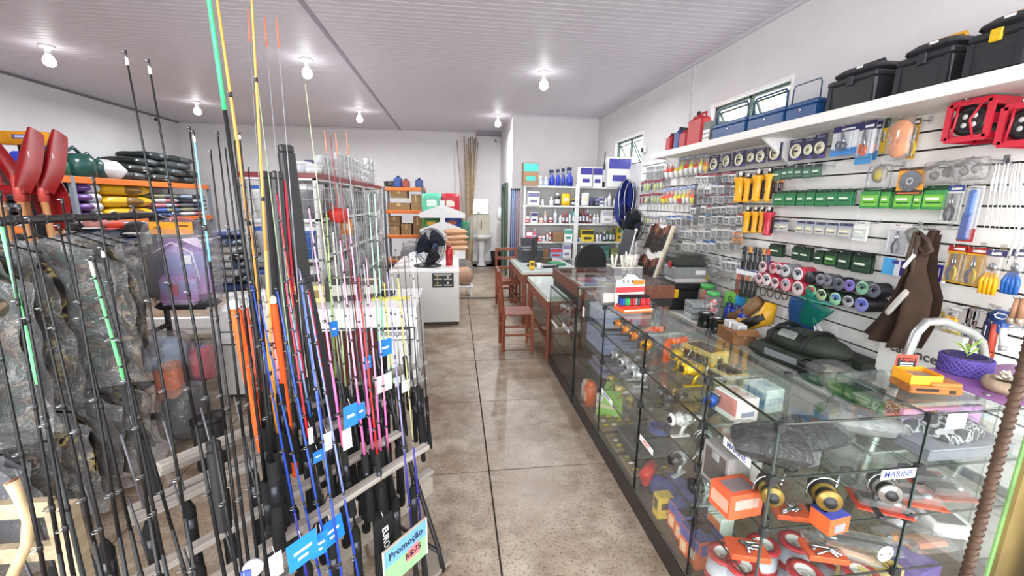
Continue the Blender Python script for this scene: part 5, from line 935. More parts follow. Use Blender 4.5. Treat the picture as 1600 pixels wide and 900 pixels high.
for i in range(3):
    t = thing('lure_tray', ('far', 'middle', 'near')[i] + ' wooden tray of small lures on the lower shelf by the green packet', 'tray', (1.13, 2.35 - .0 * i + .25 * i - .2, .126), 0, 'lure trays on the case floor'); ob('tray', cached(('lutray',), lambda: MB().cbox((0, 0, .012), (.26, .2, .022), H('#8a7a62', .5), .004)), t); b = MB()
    for q in range(12): b.ball(((q % 4 - 1.5) * .06, (q // 4 - 1) * .06, .03), (.045, .018, .016), H(('#c8b43a', '#d8d4c8', '#7a8a4a')[q % 3], .3), 6, 4)
    o = ob('lure_assortment', b, t); o['kind'] = 'stuff'
# top shelf contents near lighters: a strip of clear lure boxes behind the reels
for i in range(7):
    t = thing('lure_box', ORD[i] + ' clear lure box behind the reels counting from the corner', 'tackle pack', (1.27, 1.62 + .14 * i, .842), rr.uniform(-.2, .2), 'clear lure boxes behind the reels'); c = ('#b9bec8', '#e0907a', '#9fb0d0', '#d8d4d0')[i % 4]
    ob('box', cached(('lbx', c), lambda: MB().cbox((0, 0, .035), (.05, .1, .07), BLIST, .003)), t); ob('lure', cached(('lbl', c), lambda: MB().ball((0, 0, .03), (.02, .07, .025), H(c, .3), 8, 6)), t)
t = thing('green_pouch', 'crumpled green bag of worms on the top far shelf', 'bag', (1.2, 2.5, .842)); ob('film', MB().pillow((0, 0, .03), (.16, .14, .06), FILM, 6, .1), t); ob('content', MB().pillow((0, 0, .028), (.13, .11, .045), H('#7d9a72', .6, var=.3), 6, .1), t)
# corner case, top shelf
def bagged(lb, px, py, z, w, d, h, c, rz=0, name='bagged_gear', dx=0, dy=0, seed=1):
    p = put(px, py, z); t = thing(name, lb, 'bag', (p.x + dx, p.y + dy, z), rz); ob('content', MB().pillow((0, 0, h / 2), (w * .9, d * .9, h * .9), c if not isinstance(c, str) else H(c, .6, var=.35, scale=14), seed, .1, 12, 8), t); ob('film', MB().pillow((0, 0, h / 2 + .004), (w, d, h), FILM2, seed + 3, .1, 12, 8), t)
BWC = blotch('printed_cloth', ['#1c1e20', '#d8dada', '#2f3236', '#c4c8c8', '#4a4e50'], 14, .6)
bagged('clear bag of black gear with crumpled film at the corner', 1215, 735, .858, .26, .18, .1, '#101112', -.5, dx=.02, dy=.07)
bagged('dark grey folded pouch in film behind the corner bag', 1285, 705, .858, .22, .2, .08, '#232426', .2, dx=0, dy=.06, seed=7)
bagged('long grey film roll across the corner case', 1370, 690, .858, .3, .14, .09, '#9a9a98', -.5, dx=.0, dy=.07, seed=5)
bagged('black and white printed cloth in film at the corner case joint', 1440, 690, .858, .2, .2, .1, BWC, .1, dx=-.02, dy=.08, seed=2)
bagged('black and white printed cloth in film right of the joint', 1490, 705, .858, .22, .18, .11, BWC, .2, dx=.02, dy=.06, seed=8)
for i, (px, py) in enumerate(((1252, 640), (1290, 640), (1300, 655))):
    p = put(px, py, .858); prod('line_pack', ('left', 'upper', 'lower')[i] + ' green line carton on the top shelf of the corner case', 'line pack', (p.x, min(p.y, 1.33), .858), .07, .03, .07, .3 * i - .2, '#4f8a4a', (('F', 0, 0, .8, .5, '#9cc47a'), ('F', 0, .1, .5, .1, '#e8efd8')), 'green line cartons in the corner case')
t = thing('notepad', 'lilac panel standing inside the corner case', 'panel', (1.78, 1.2, .858), .0); ob('panel', MB().cbox((0, 0, .06), (.34, .02, .12), H('#b98ac0', .3), .003), t); ob('foot', MB().cbox((0, .03, .006), (.3, .06, .01), H('#9a70a4', .3), .002), t)
t = thing('grey_box', 'flat grey box lying in the corner case near the rebar', 'box', (1.74, 1.12, .858), .0); ob('box', MB().cbox((0, 0, .02), (.34, .12, .04), H('#75777e', .4), .004), t); ob('lid', MB().cbox((0, 0, .043), (.345, .125, .006), H('#888a92', .35), .002), t)
# red blister packs, knives, right half
for i, (px, py, w, c) in enumerate(((1392, 812, .16, '#c8402c'), (1440, 800, .18, '#d8502c'), (1470, 770, .16, '#b83a30'), (1500, 790, .15, '#a8503a'))):
    p = put(px, py, .672); t = thing('lure_card', nth(i, 4) + ' red carded blister pack lying on the middle corner shelf', 'tackle pack', (p.x + .03, p.y + .07, .673), -.5 + .1 * i, 'red carded packs in the corner case')
    ob('card', MB().cbox((0, 0, .003), (w, .12, .005), H(c, .4), .001), t); ob('blister', MB().cbox((0, 0, .02), (w * .9, .09, .03), BLIST, .008), t); ob('gear', MB().cbox((-w * .1, 0, .016), (w * .6, .05, .02), H('#3a2f2e', .4), .006).ball((w * .3, 0, .016), (.03, .03, .02), H('#c8ccd0', .2, .5), 8, 5), t)
for i, (px, py, c, w) in enumerate(((1330, 880, '#b08a6a', .2), (1360, 870, '#55504c', .22), (1440, 862, '#c07a2c', .2), (1470, 872, '#e0825a', .16))):
    p = put(px, py, .452); t = thing('knife', nth(i, 4) + ' folding knife in film on the lower corner shelf', 'knife', (p.x, p.y + .05, .453), -.6 + .2 * i, 'knives in the corner case')
    ob('handle', MB().cbox((0, 0, .014), (w, .035, .024), H(c, .4), .008), t); ob('bolster', MB().cbox((-w * .4, 0, .014), (.03, .036, .026), STEEL, .003), t); ob('film', MB().pillow((0, 0, .018), (w * 1.2, .09, .04), BLIST, i), t)
p = put(1500, 845, .452); prod('hook_tin', 'black and white boxed scale on the lower corner shelf', 'box', (p.x + .0, p.y + .06, .452), .14, .1, .05, -.3, '#e6e6e6', (('T', 0, 0, .7, .7, '#3a3c3e'), ('F', 0, 0, .7, .4, '#b8babc')))
bagged('small clear bag of tackle on the lower corner shelf', 1440, 850, .452, .16, .14, .08, '#b8b4b4', .3, dy=.12, seed=4)
# case floor right: yellow and purple cartons
p = put(1432, 930, .126); prod('lure_carton', 'yellow carton with gold lures on the corner case floor', 'box', (1.62, 1.2, .126), .16, .14, .2, .2, '#d9c07c', (('T', 0, 0, .8, .7, '#c8a04a'), ('F', 0, .1, .7, .5, '#5a4a30')))
prod('lure_carton', 'purple carton beside the yellow one on the corner case floor', 'box', (1.8, 1.2, .126), .13, .14, .2, .2, '#6a5aa8', (('F', 0, 0, .8, .5, '#c8c4e0'), ('T', 0, 0, .7, .6, '#8a80c0')))
# bulk spools with red rims
def bulk(loc, lb, r=.062, h=.1, tilt=0):
    t = thing('bulk_line_spool', lb, 'line spool', group='red rimmed bulk spools', T=TR(loc)); RD_ = H('#b02a34', .35); LN = H('#c9ccd8', .2, .2)
    ob('spool', cached(('bs', r, h), lambda: MB().lathe([(0, 0), (r, 0), (r, .01), (r * .93, .012), (r * .93, h - .012), (r, h - .01), (r, h), (r * .56, h), (r * .5, h - .02), (0, h - .02)], [RD_, RD_, RD_, LN, RD_, RD_, RD_, H('#d8d4d0'), H('#b8b0aa')], 24)), t); ob('label', cached(('bsl', r, h), lambda: MB().lathe([(r * .2, h - .018), (r * .46, h - .018), (r * .46, h - .02)], H('#e8e4e0', .4), 18)), t)
k = 0
for px, py, z in ((1118, 930, .126), (1164, 890, .126), (1150, 950, .126), (1215, 890, .126), (1300, 905, .126), (1245, 960, .126), (1330, 960, .126)):
    p = put(px, py, z); yy = max(p.y, 1.12); k += 1
    for q in range(2): bulk((max(p.x, 1.05), min(yy, 1.32), z + .105 * q), '%s red rimmed bulk spool of the %s layer in the corner case' % (nth(k - 1, 7), ('lower', 'upper')[q]))
for i, (px, py) in enumerate(((1160, 880), (1300, 880), (1230, 800))):
    p = put(px, py, .452); t = thing('jig_pack', nth(i, 3) + ' orange tackle pack with metal jigs in the corner case', 'tackle pack', (max(p.x, 1.04), max(min(p.y + .04, 1.33), 1.1), .453), -.3, 'orange jig packs'); ob('card', MB().cbox((0, 0, .012), (.13, .09, .022), H('#d2552e', .4), .002), t)
    b = MB(); q = random.Random(i)
    for _ in range(7): b.tube([(q.uniform(-.05, .05), q.uniform(-.04, .04), .028), (q.uniform(-.05, .05), q.uniform(-.04, .04), .034)], .005, STEEL, 5)
    o = ob('jig_heap', b, t); o['kind'] = 'stuff'
# stickers on the glass
BLU = H('#2f3f94', .4)
def sticker(par, T, w, h, txt, col='#f4f4f2', tcol=None, shape='box'):
    o = ob('sticker', MB().cbox((0, 0, .0006), (w, h, .0012), H(col, .4), .0004) if shape == 'box' else MB().lathe([(0, 0), (w / 2, 0), (w / 2, .0012), (0, .0012)], H(col, .4), 24), par, TR(tuple(-V(par.location))) @ T)
    if txt: text(txt, h * .85 if shape == 'box' else w * .2, tcol or BLU, o, TR((0, -h * .02, .0014)), ext=.0002)
    return o
FX = lambda y, z: Matrix(((0, 0, -1, XF - .001), (-1, 0, 0, y), (0, 1, 0, z), (0, 0, 0, 1)))
FYm = lambda x, z: Matrix(((1, 0, 0, x), (0, 0, -1, CY0 - .001), (0, 1, 0, z), (0, 0, 0, 1)))
a, b = onx(1131, 688, XF), onx(1174, 722, XF); sticker(cb, FX((a.y + b.y) / 2, .85), abs(a.y - b.y), .034, 'MARINE')
a, b = onx(1000, 684, XF), onx(1021, 706, XF); sticker(ca, FX((a.y + b.y) / 2, (a.z + b.z) / 2), abs(a.y - b.y), .034, 'VEXT', '#efe6e4', H('#c8282c'))
a, b = onx(940, 610, XF), onx(957, 630, XF); sticker(ca, FX((a.y + b.y) / 2, (a.z + b.z) / 2), abs(a.y - b.y), .034, 'MARINE')
a, b = onx(910, 480, XF), onx(914, 495, XF); sticker(ca, FX((a.y + b.y) / 2, (a.z + b.z) / 2), .05, .08, '')
a, b = onx(879, 520, XF), onx(890, 531, XF); sticker(cc, FX((a.y + b.y) / 2, .6), abs(a.y - b.y), .035, 'MARINE')
a, b = onx(862, 502, XF), onx(871, 510, XF); sticker(cc, FX((a.y + b.y) / 2, (a.z + b.z) / 2), abs(a.y - b.y), .03, '')
a, b = ony(1376, 742, CY0), ony(1430, 738, CY0); sticker(cb, FYm((a.x + b.x) / 2, (a.z + b.z) / 2), b.x - a.x, .036, 'MARINE')
a = ony(1383, 865, CY0); sticker(cb, FYm(a.x, a.z), .062, .05, 'MARINE', '#f2f4f4', H('#4a4a55'), 'round')
a = ony(1494, 655, CY0); sticker(cb, FYm(a.x, 1.02), .075, .055, '', '#eef0ee')
# ---- on the case tops
def lighters():
    p = put(990, 489, 1.043); t = thing('lighter_display', 'orange and white card display filled with lighters on the glass case', 'display', (p.x + .02, p.y + .06, 1.043), .12); w = .2
    ob('tray', MB().cbox((0, 0, .0125), (w, .13, .025), H('#e8702c', .4), .003).cbox((0, 0, .0325), (w, .09, .015), H('#c8322c', .4), .003), t)
    pr = [(-w / 2, 0), (w / 2, 0), (w / 2, .185), (w * .3, .19), (w * .12, .22), (-w * .12, .225), (-w * .3, .19), (-w / 2, .185)]
    ob('back_card', MB().prism(pr, .004, H('#f2efe8', .4), TR((0, .05, 0), (math.pi / 2, 0, 0))), t)
    ob('printed_band', MB().box((0, .0445, .125), (w, .002, .035), H('#c03a40', .4)).box((w * .28, .0445, .17), (w * .4, .002, .03), H('#ee7a2c', .4)).box((0, -.0655, .018), (w * .98, .002, .008), H('#f6e8d8')), t)
    for k in range(3): ob('flame_print', MB().prism([(0, 0), (.012, .006), (.008, .02), (-.006, .026), (.0, .014)], .001, H('#4a4646'), TR((-.055 + .03 * k, .0445, .165), (math.pi / 2, 0, 0))), t)
    cols = ['#23408e', '#2f5fb0', '#2f9a58', '#35a862', '#a82430', '#c0303a', '#8a8a86', '#4a4c4a', '#b82834', '#c83040', '#a8222e', '#c02a36']
    for r_ in range(2):
        for k in range(12):
            l = thing('lighter', '%s lighter in the %s row of the card display' % (nth(k, 12), ('front', 'back')[r_]), 'lighter', (t.location.x - .091 + .0165 * k + .004 * r_, t.location.y - .022 + .034 * r_ - .002 * 0, 1.043 + .041), .12, 'lighters in the display')
            ob('body', cached(('li', cols[k]), lambda: MB().cbox((0, 0, .022), (.0135, .02, .044), H(cols[k], .3), .003)), l); ob('cap', cached(('lic',), lambda: MB().cbox((0, 0, .052), (.012, .018, .016), H('#2a2a2c', .3, .5), .002)), l)
lighters()
p = put(949, 477, 1.043); t = thing('acrylic_box', 'clear acrylic box with white card on the glass case', 'container', (p.x + .02, p.y + .05, 1.043), .05)
ob('box', MB().cbox((0, 0, .075), (.13, .1, .15), BLIST, .003), t); ob('lid', MB().cbox((0, 0, .152), (.14, .11, .01), BLIST, .003), t); ob('white_card', MB().box((0, -.046, .05), (.1, .002, .06), H('#f2efe2')), t); ob('hooks', MB().cbox((0, 0, .02), (.11, .08, .03), H('#8a847a', .4, .4), .006), t)
def caddy():
    b0 = atx(946, 1.5, 1.041); t = thing('tool_caddy', 'white wire caddy full of pliers on the wooden tray case', 'caddy', (b0.x, 3.55, 1.041)); m = H('#e9e4d8', .4)
    ob('basket', MB().bb(-.13, .13, -.1, -.095, 0, .11, BLIST).bb(-.13, .13, .095, .1, 0, .11, BLIST).bb(-.13, -.125, -.1, .1, 0, .11, BLIST).bb(.125, .13, -.1, .1, 0, .11, BLIST).bb(-.13, .13, -.1, .1, 0, .006, m), t)
    q = random.Random(2); ob('rim', MB().tube([(-.13, -.1, .11), (.13, -.1, .11), (.13, .1, .11), (-.13, .1, .11)], .006, m, 6, True, True), t)
    for k in range(7):
        x, y = q.uniform(-.1, .1), q.uniform(-.06, .06); g = thing('cutter', ORD[k] + ' white handled cutter standing in the wire caddy', 'tool', (t.location.x + x, t.location.y + y, 1.048), q.uniform(-1, 1), 'cutters in the caddy')
        ob('handle', cached(('cuh',), lambda: MB().tube([(0, 0, .06), (.02, 0, .13), (.035, 0, .2)], [.008, .01, .012], m, 7).tube([(0, 0, .06), (-.02, 0, .13), (-.035, 0, .2)], [.008, .01, .012], m, 7)), g); ob('jaw', cached(('cuj',), lambda: MB().tube([(0, 0, 0), (0, 0, .06)], [.004, .009], STEEL, 6)), g)
    s = thing('screwdriver', 'upright white stick standing in the wire caddy', 'tool', (t.location.x - .02, t.location.y - .07, 1.048)); ob('shaft', MB().tube([(0, 0, 0), (0, 0, .15)], .004, STEEL, 6), s); ob('handle', MB().tube([(0, 0, .15), (0, 0, .24)], .009, H('#f0eee8'), 8), s)
caddy()
# corner case top: agenda card box, wooden box, yarn pot, stone planter
WZ = 1.051
p = put(1478, 622, WZ); t = thing('wooden_box', 'flat varnished wooden box with slots on the corner case', 'box', (p.x + .0, min(p.y + .07, 1.3), WZ), -.25); WD2 = wood('varnished_pine', '#8a4f24', '#b87636', 3, .35, 0)
ob('box', MB().cbox((0, 0, .016), (.17, .1, .03), WD2, .004), t); ob('lid', MB().cbox((.035, -.015, .037), (.1, .06, .014), WD2, .003), t); ob('slot', MB().box((-.03, -.051, .018), (.07, .002, .01), H('#2a1a10')).box((.05, -.051, .014), (.02, .002, .012), H('#2a1a10')), t)
p = put(1480, 600, WZ + .03); t2 = thing('card_box', 'open yellow carton with red and black sign on the wooden box', 'box', (t.location.x - .03, t.location.y + .01, WZ + .031), -.2); YM = H('#e39a22', .5)
ob('carton', MB().bb(-.055, .055, -.04, -.037, 0, .035, YM).bb(-.055, .055, .037, .04, 0, .04, YM).bb(-.055, -.052, -.04, .04, 0, .04, YM).bb(.052, .055, -.04, .04, 0, .038, YM).bb(-.055, .055, -.04, .04, 0, .003, YM), t2); ob('back_card', MB().box((-.012, .039, .06), (.075, .002, .05), H('#d8432c', .5)).box((-.012, .0375, .056), (.066, .002, .034), H('#1d1a1a', .5)), t2); ob('cards', MB().cbox((0, 0, .015), (.09, .06, .022), H('#8a7a70'), .002), t2)
for k in range(2): ob('sign_rule', MB().box((-.012, .036, .052 - .009 * k), (.045, .001, .004), WHITE), t2)
text('A Agenda', .013, H('#e8402c'), t2, TR((-.012, .036, .0665), (math.pi / 2, 0, 0)))
def pot(lb, px, py, r, h, col, yarn):
    p = put(px, py, WZ); t = thing('yarn_pot' if yarn else 'stone_planter', lb, 'planter', (p.x, min(p.y + .05, 1.3), WZ)); m = H(col, .7, var=.25, bump=.5)
    ob('bowl', MB().lathe([(0, 0), (r * .7, 0), (r * .95, h * .3), (r, h * .6), (r * .9, h), (r * .72, h), (r * .68, h * .7), (0, h * .6)], m, 22), t)
    if yarn:
        b = MB()
        for k in range(7):
            for s in (1, -1): b.tube([((r * (1.0 + .02 * math.sin(k))) * math.cos(i * .35 + k * .9), r * math.sin(i * .35 + k * .9), h * (.5 + .42 * s * math.sin(i * .35 * 2.5 + k))) for i in range(19)], .005, H('#52428c', .85), 5)
        o = ob('yarn', b, t); o['kind'] = 'stuff'
    ob('soil', MB().lathe([(0, h * .72), (r * .68, h * .72)], H('#4a3a2c', .9), 16), t); return t
t = pot('purple yarn wrapped pot at the counter end', 1556, 600, .075, .075, '#33285a', True); t.location.y = 1.32
for k in range(9): a = k * .7; ob('leaf', MB().prism([(0, 0), (.045, .006), (.06, 0), (.045, -.006)], .002, H('#8fae5a', .5), TR((0, 0, .07 + .004 * k), (0, -.6 - .05 * k, a))), t)
t = pot('brown stone planter with a grey succulent at the counter end', 1567, 612, .058, .05, '#8f7a66', False); t.location = put(1566, 613, WZ)
for k in range(10): a = k * 2.4; ob('leaf', MB().ball((.018 * math.cos(a) * (1 - k * .07), .018 * math.sin(a) * (1 - k * .07), .05 + .003 * k), (.026, .014, .01), H('#b8b2a0', .6), 7, 5, rot=(0, -.5, a)), t)
t = thing('purple_board', 'purple plastic sheet on the right end of the corner case', 'sheet', (2.08, 1.215, WZ - .0)); ob('sheet', MB().cbox((0, 0, .002), (.52, .32, .003), H('#8a5a94', .25), .001), t); ob('eyelet', MB().lathe([(.006, .0036), (.011, .0036), (.011, .006), (.006, .006)], STEEL, 12, TR((-.22, -.08, 0))), t)
# ---- steel gate at the right door jamb: ribbed bar and green angle
a = ony(1553, 740, .44); BRN = H('#5c4638', .7, .3, var=.3, scale=60, bump=.3); b = MB(); b.tube([(0, 0, .05), (0, 0, 2.2)], .0062, BRN, 10)
t = thing('steel_gate', 'rusty ribbed bar and green steel frame of the open door gate', 'gate', (a.x, .44, 0))
for k in range(190): z = .1 + .011 * k; b.tube([(.0068 * math.cos(i * .7), .0068 * math.sin(i * .7), z + .003 * math.cos(i * .7)) for i in range(9)], .0012, BRN, 4, True, True)
ob('ribbed_bar', b, t)
a2 = ony(1572, 790, .34); ox, oy = a2.x - a.x, -.1
ob('frame_upright', MB().bb(ox, ox + .005, oy, oy + .002, 0, 2.2, H('#5d7f4a', .5, var=.3)).bb(ox + .005, ox + .06, oy - .004, oy, 0, 2.2, H('#6b5a34', .5, var=.3, scale=12)).bb(ox + .022, ox + .1, oy - .03, oy - .026, 0, 2.2, H('#46522c', .5, var=.3, scale=12)), t)
ob('cross_bar', MB().bb(-.02, ox + .1, oy - .01, .006, 2.18, 2.21, BRN).bb(-.02, ox + .1, oy - .01, .006, .0, .05, BRN), t)
# ================================================================ middle and back of the shop
WR = wood('reddish_wood', '#6b3424', '#95553a', 3, .45, 2)
def chair(lb, loc, rz):
    t = thing('wooden_chair', lb, 'chair', loc, rz)      # seat faces local -y, back at +y
    for i in range(5): ob('seat_slat', cached(('cs',), lambda: MB().cbox((0, 0, 0), (.068, .37, .018), WR, .004)), t, TR((-.148 + .074 * i, 0, .445)))
    for sy in (-.17, .15): ob('seat_rail', cached(('csr',), lambda: MB().cbox((0, 0, 0), (.36, .022, .045), WR, .003)), t, TR((0, sy, .41)))
    for sx in (-.165, .165):
        ob('leg', cached(('cfl',), lambda: MB().cbox((0, 0, .218), (.036, .036, .436), WR, .004)), t, TR((sx, -.165, 0)))
        ob('back_leg', cached(('cbl',), lambda: MB().tube([(0, 0, 0), (0, 0, .44), (0, .05, .95)], .021, WR, 4, False)), t, TR((sx, .17, 0)))
        ob('stretcher', cached(('cst',), lambda: MB().cbox((0, 0, 0), (.018, .33, .025), WR, .003)), t, TR((sx, 0, .2)))
    for z in (.14, .27): ob('stretcher', cached(('cst2',), lambda: MB().cbox((0, 0, 0), (.33, .018, .025), WR, .003)), t, TR((0, .165 if z > .2 else -.165, z)))
    for z, h in ((.93, .05), (.78, .05), (.62, .05)): ob('back_rail', cached(('cbr', h), lambda: MB().cbox((0, 0, 0), (.33, .016, h), WR, .004)), t, TR((0, .17 + .05 * (z - .44) / .51, z)))
chair('near wooden chair with slatted seat turned toward the desk', (.69, 4.71, 0), -math.pi / 2 + math.pi)
chair('far wooden chair with slatted seat behind the near one', (.84, 6.72, 0), .05)
# desks with glass tops
GT = H('#c9d4d0', .12, spec=.8)
def table(lb, x0, x1, y0, y1, h, edge):
    t = thing('glass_top_desk', lb, 'desk', ((x0 + x1) / 2, (y0 + y1) / 2, 0)); w, d = (x1 - x0), (y1 - y0)
    ob('top', MB().cbox((0, 0, h - .02), (w, d, .03), GT, .003).box((0, 0, h - .045), (w, d, .02), edge), t)
    for sy in (-1, 1): ob('apron', MB().box((0, sy * (d / 2 - .03), h - .12), (w - .08, .02, .13), WR), t)
    for sx in (-1, 1): ob('apron', MB().box((sx * (w / 2 - .03), 0, h - .12), (.02, d - .08, .13), WR), t)
    for sx in (-1, 1):
        for sy in (-1, 1): ob('leg', MB().cbox((sx * (w / 2 - .04), sy * (d / 2 - .04), (h - .05) / 2), (.06, .06, h - .05), WR, .005), t)
    for sx in (-1, 1): ob('stretcher', MB().box((sx * (w / 2 - .04), 0, .2), (.03, d - .1, .04), WR), t)
table('near wooden desk with pale glass top beside the display counter', .955, 1.62, 4.24, 5.5, .72, H('#d8d6c8', .4)); table('far wooden desk with glass top holding the computer', .9, 1.75, 5.62, 7.0, .775, H('#d9d5cb', .4))
DZ = .776
def onD(px, y): q = ony(px, 420, y); return V((q.x, y, DZ))
q = onD(834, 6.1); t = thing('computer_monitor', 'black monitor seen edge-on standing on the far desk', 'monitor', q, 1.22)
ob('screen', MB().cbox((0, 0, .27), (.44, .03, .3), BLACK, .006), t); ob('neck', MB().bb(-.03, .03, 0, .03, .02, .2, BLACK), t); ob('base', MB().cbox((0, .01, .008), (.22, .16, .014), BLACK, .004), t)
q = onD(822, 6.5); t = thing('printer', 'grey printer at the aisle edge of the far desk', 'printer', (q.x + .08, 6.62, DZ), .1); ob('body', MB().cbox((0, 0, .1), (.36, .32, .2), H('#3f4247', .4), .015), t); ob('lid', MB().cbox((0, 0, .215), (.34, .28, .03), H('#55585e', .4), .008), t); ob('paper_tray', MB().box((0, .14, .28), (.24, .01, .16), H('#35373c'), (-.3, 0, 0)), t)
q = onD(831, 5.72); t = thing('sticky_note_block', 'yellow block standing at the front of the far desk', 'block', q); ob('block', MB().cbox((0, 0, .06), (.07, .05, .12), H('#e8b81c', .4), .004), t); ob('print', MB().box((0, -.026, .08), (.04, .002, .04), H('#3a3020')), t)
q = onD(842, 5.74); t = thing('mug', 'small white mug beside the yellow block', 'mug', q); ob('cup', MB().lathe([(0, 0), (.03, 0), (.034, .08), (.03, .08), (.027, .01), (0, .01)], WHITE, 14), t); ob('handle', MB().tube([(.03, 0, .02), (.055, 0, .03), (.055, 0, .06), (.03, 0, .068)], .005, WHITE, 6), t)
for i, (px, y, w, d, h, c, lb) in enumerate(((856, 5.95, .3, .12, .025, '#2a2c30', 'black keyboard on the far desk'), (852, 6.4, .14, .2, .08, '#5a4a3a', 'brown card box on the far desk'), (869, 6.2, .2, .28, .03, '#4a8a6a', 'green topped paper pad on the far desk'))):
    q = onD(px, y); t = thing(('keyboard', 'card_box', 'paper_pad')[i], lb, ('keyboard', 'box', 'paper')[i], q, .2); ob('body', MB().cbox((0, 0, h / 2), (w, d, h), H(c, .5), .004), t); ob('top_face', MB().box((0, 0, h + .001), (w * .9, d * .8, .002), H('#8a8c90' if i == 0 else c, .5)), t)
# office chair
t = thing('office_chair', 'black office chair with rounded back behind the tray case', 'chair', (1.95, 5.55, 0), .15); BF = H('#26282b', .8)
ob('seat', MB().cbox((0, -.02, .46), (.48, .46, .08), BF, .03), t); ob('backrest', MB().prism([(.24 * math.cos(a) ** 1 if abs(math.cos(a)) > .3 else .24 * math.cos(a), .27 * math.sin(a)) for a in [i * math.pi / 12 for i in range(24)]], .06, BF, TR((0, .24, .86), (math.pi / 2, 0, 0))), t)
ob('post', MB().tube([(0, 0, .1), (0, 0, .42)], .025, DSTEEL, 8).tube([(0, .2, .45), (0, .26, .6), (0, .25, .8)], .02, DSTEEL, 6), t)
for k in range(5): a = k * 1.2566; ob('leg', MB().tube([(0, 0, .1), (.28 * math.cos(a), .28 * math.sin(a), .06)], .018, DSTEEL, 6).ball((.28 * math.cos(a), .28 * math.sin(a), .028), (.05, .05, .055), BLACK, 8, 6), t)

# ---- white steel product shelves
SY = 7.3; WSH = H('#d6d6d4', .4); LV = (1.99, 1.655, 1.345, 1.02, .72, .35)
for u, (x0, x1) in enumerate(((1.17, 2.13), (2.13, 3.03))):
    t = thing('steel_shelf', ('left', 'right')[u] + ' white steel shelf unit of medicines at the back', 'shelf', ((x0 + x1) / 2, SY + .16, 0)); w = x1 - x0
    for z in LV: ob('shelf_board', cached(('ssb', round(w, 2)), lambda: MB().bb(-w / 2 + .01, w / 2 - .01, -.15, .15, -.03, 0, WSH)), t, TR((0, 0, z)))
    for sx in (-1, 1):
        for sy in (-1, 1): ob('post', cached(('ssp',), lambda: MB().bb(-.018, .018, -.018, .018, 0, 2.02, WSH)), t, TR((sx * (w / 2 - .018), sy * .15, 0)))
    ob('back_sheet', MB().bb(-w / 2, w / 2, .165, .17, .3, 1.98, H('#b9b9b8', .5)), t)
def P_spray(t, w, h, c):
    ob('bottle', cached(('spb', w, h, c), lambda: MB().lathe([(0, 0), (w * .5, 0), (w * .5, h * .4), (w * .18, h * .66), (w * .16, h * .72), (0, h * .72)], H(c, .3), 14)), t)
    ob('trigger', cached(('spt', w, h), lambda: MB().cbox((-w * .1, 0, h * .86), (w * .7, w * .3, h * .18), H('#20264a', .4), .005).tube([(-w * .3, 0, h * .8), (-w * .42, 0, h * .62)], w * .06, H('#20264a'), 6), ), t)
def P_bottle(t, w, h, c, cap='#e8e8e6'):
    ob('bottle', cached(('btb', w, h, c), lambda: MB().lathe([(0, 0), (w * .48, 0), (w * .48, h * .62), (w * .2, h * .76), (w * .2, h * .8), (0, h * .8)], H(c, .35), 14)), t)
    ob('cap', cached(('btc', w, h, cap), lambda: MB().lathe([(w * .24, h * .79), (w * .24, h), (0, h)], H(cap, .4), 12)), t); ob('label', cached(('btl', w, h), lambda: MB().lathe([(w * .49, h * .15), (w * .49, h * .5)], H('#c9ccd8', .4), 12, arc=.5)), t, TR((0, 0, 0), (0, 0, -math.pi)))
def P_box(t, w, h, c, c2='#5a58a0'):
    ob('carton', cached(('bxc', w, h, c), lambda: MB().cbox((0, 0, h / 2), (w, min(w * .8, .2), h), H(c, .4), .002)), t); D = min(w * .8, .2) / 2
    ob('printed_panel', cached(('bxp', w, h, c2), lambda: MB().box((0, -D - .001, h * .78), (w * .96, .002, h * .34), H(c2, .4)).box((0, -D - .001, h * .3), (w * .6, .002, h * .2), H(c2, .4))), t)
def P_pouch(t, w, h, c):
    ob('pouch', cached(('pou', w, h, c), lambda: MB().pillow((0, 0, h / 2), (w, h, w * .5), H(c, .4), 3, rot=(math.pi / 2, 0, 0))), t); ob('label', cached(('poul', w, h), lambda: MB().box((0, -w * .26, h * .5), (w * .5, .003, h * .3), H('#e8d8b0'))), t)
KND = dict(s=(P_spray, 'spray_bottle', 'bottle'), b=(P_bottle, 'medicine_bottle', 'bottle'), x=(P_box, 'medicine_box', 'box'), p=(P_pouch, 'feed_pouch', 'pouch'))
def stock(row, lst, where, y=SY + .08):
    z = LV[row] + .001
    for i, (a, b, top, k, c, *r) in enumerate(lst):
        A, B_ = ony(a, 330, y), ony(b, 330, y); T_ = ony((a + b) / 2, top, y); w, h = rq(B_.x - A.x - .004), rq(max(T_.z - z, .05), .01); fn, nm, ct = KND[k]; lb = r[-1] if r and ' ' in str(r[-1]) else None; ex = [q for q in r if ' ' not in str(q)]
        t = thing(nm, (lb or '%s coloured %s' % (CN_[c] if c in CN_ else 'pale', {'s': 'spray bottle', 'b': 'bottle', 'x': 'carton', 'p': 'pouch'}[k])) + ', %s on the %s' % (nth(i, len(lst)), where), ct, ((A.x + B_.x) / 2, y - .02 + .03 * (i % 2), z), group=where)
        fn(t, w, h, c, *ex)
W_, BL_, RD2, TL, YL, BK_, PKK = '#ebebe8', '#2a3fa8', '#b8283a', '#3aa8a0', '#e0b41c', '#2a2a2c', '#d85a7a'
CN_ = {W_: 'white', BL_: 'blue', RD2: 'red', TL: 'teal', YL: 'yellow', BK_: 'black', PKK: 'pink', '#8a6a4a': 'brown', '#3a6a4a': 'green', '#9fb4d8': 'light blue'}
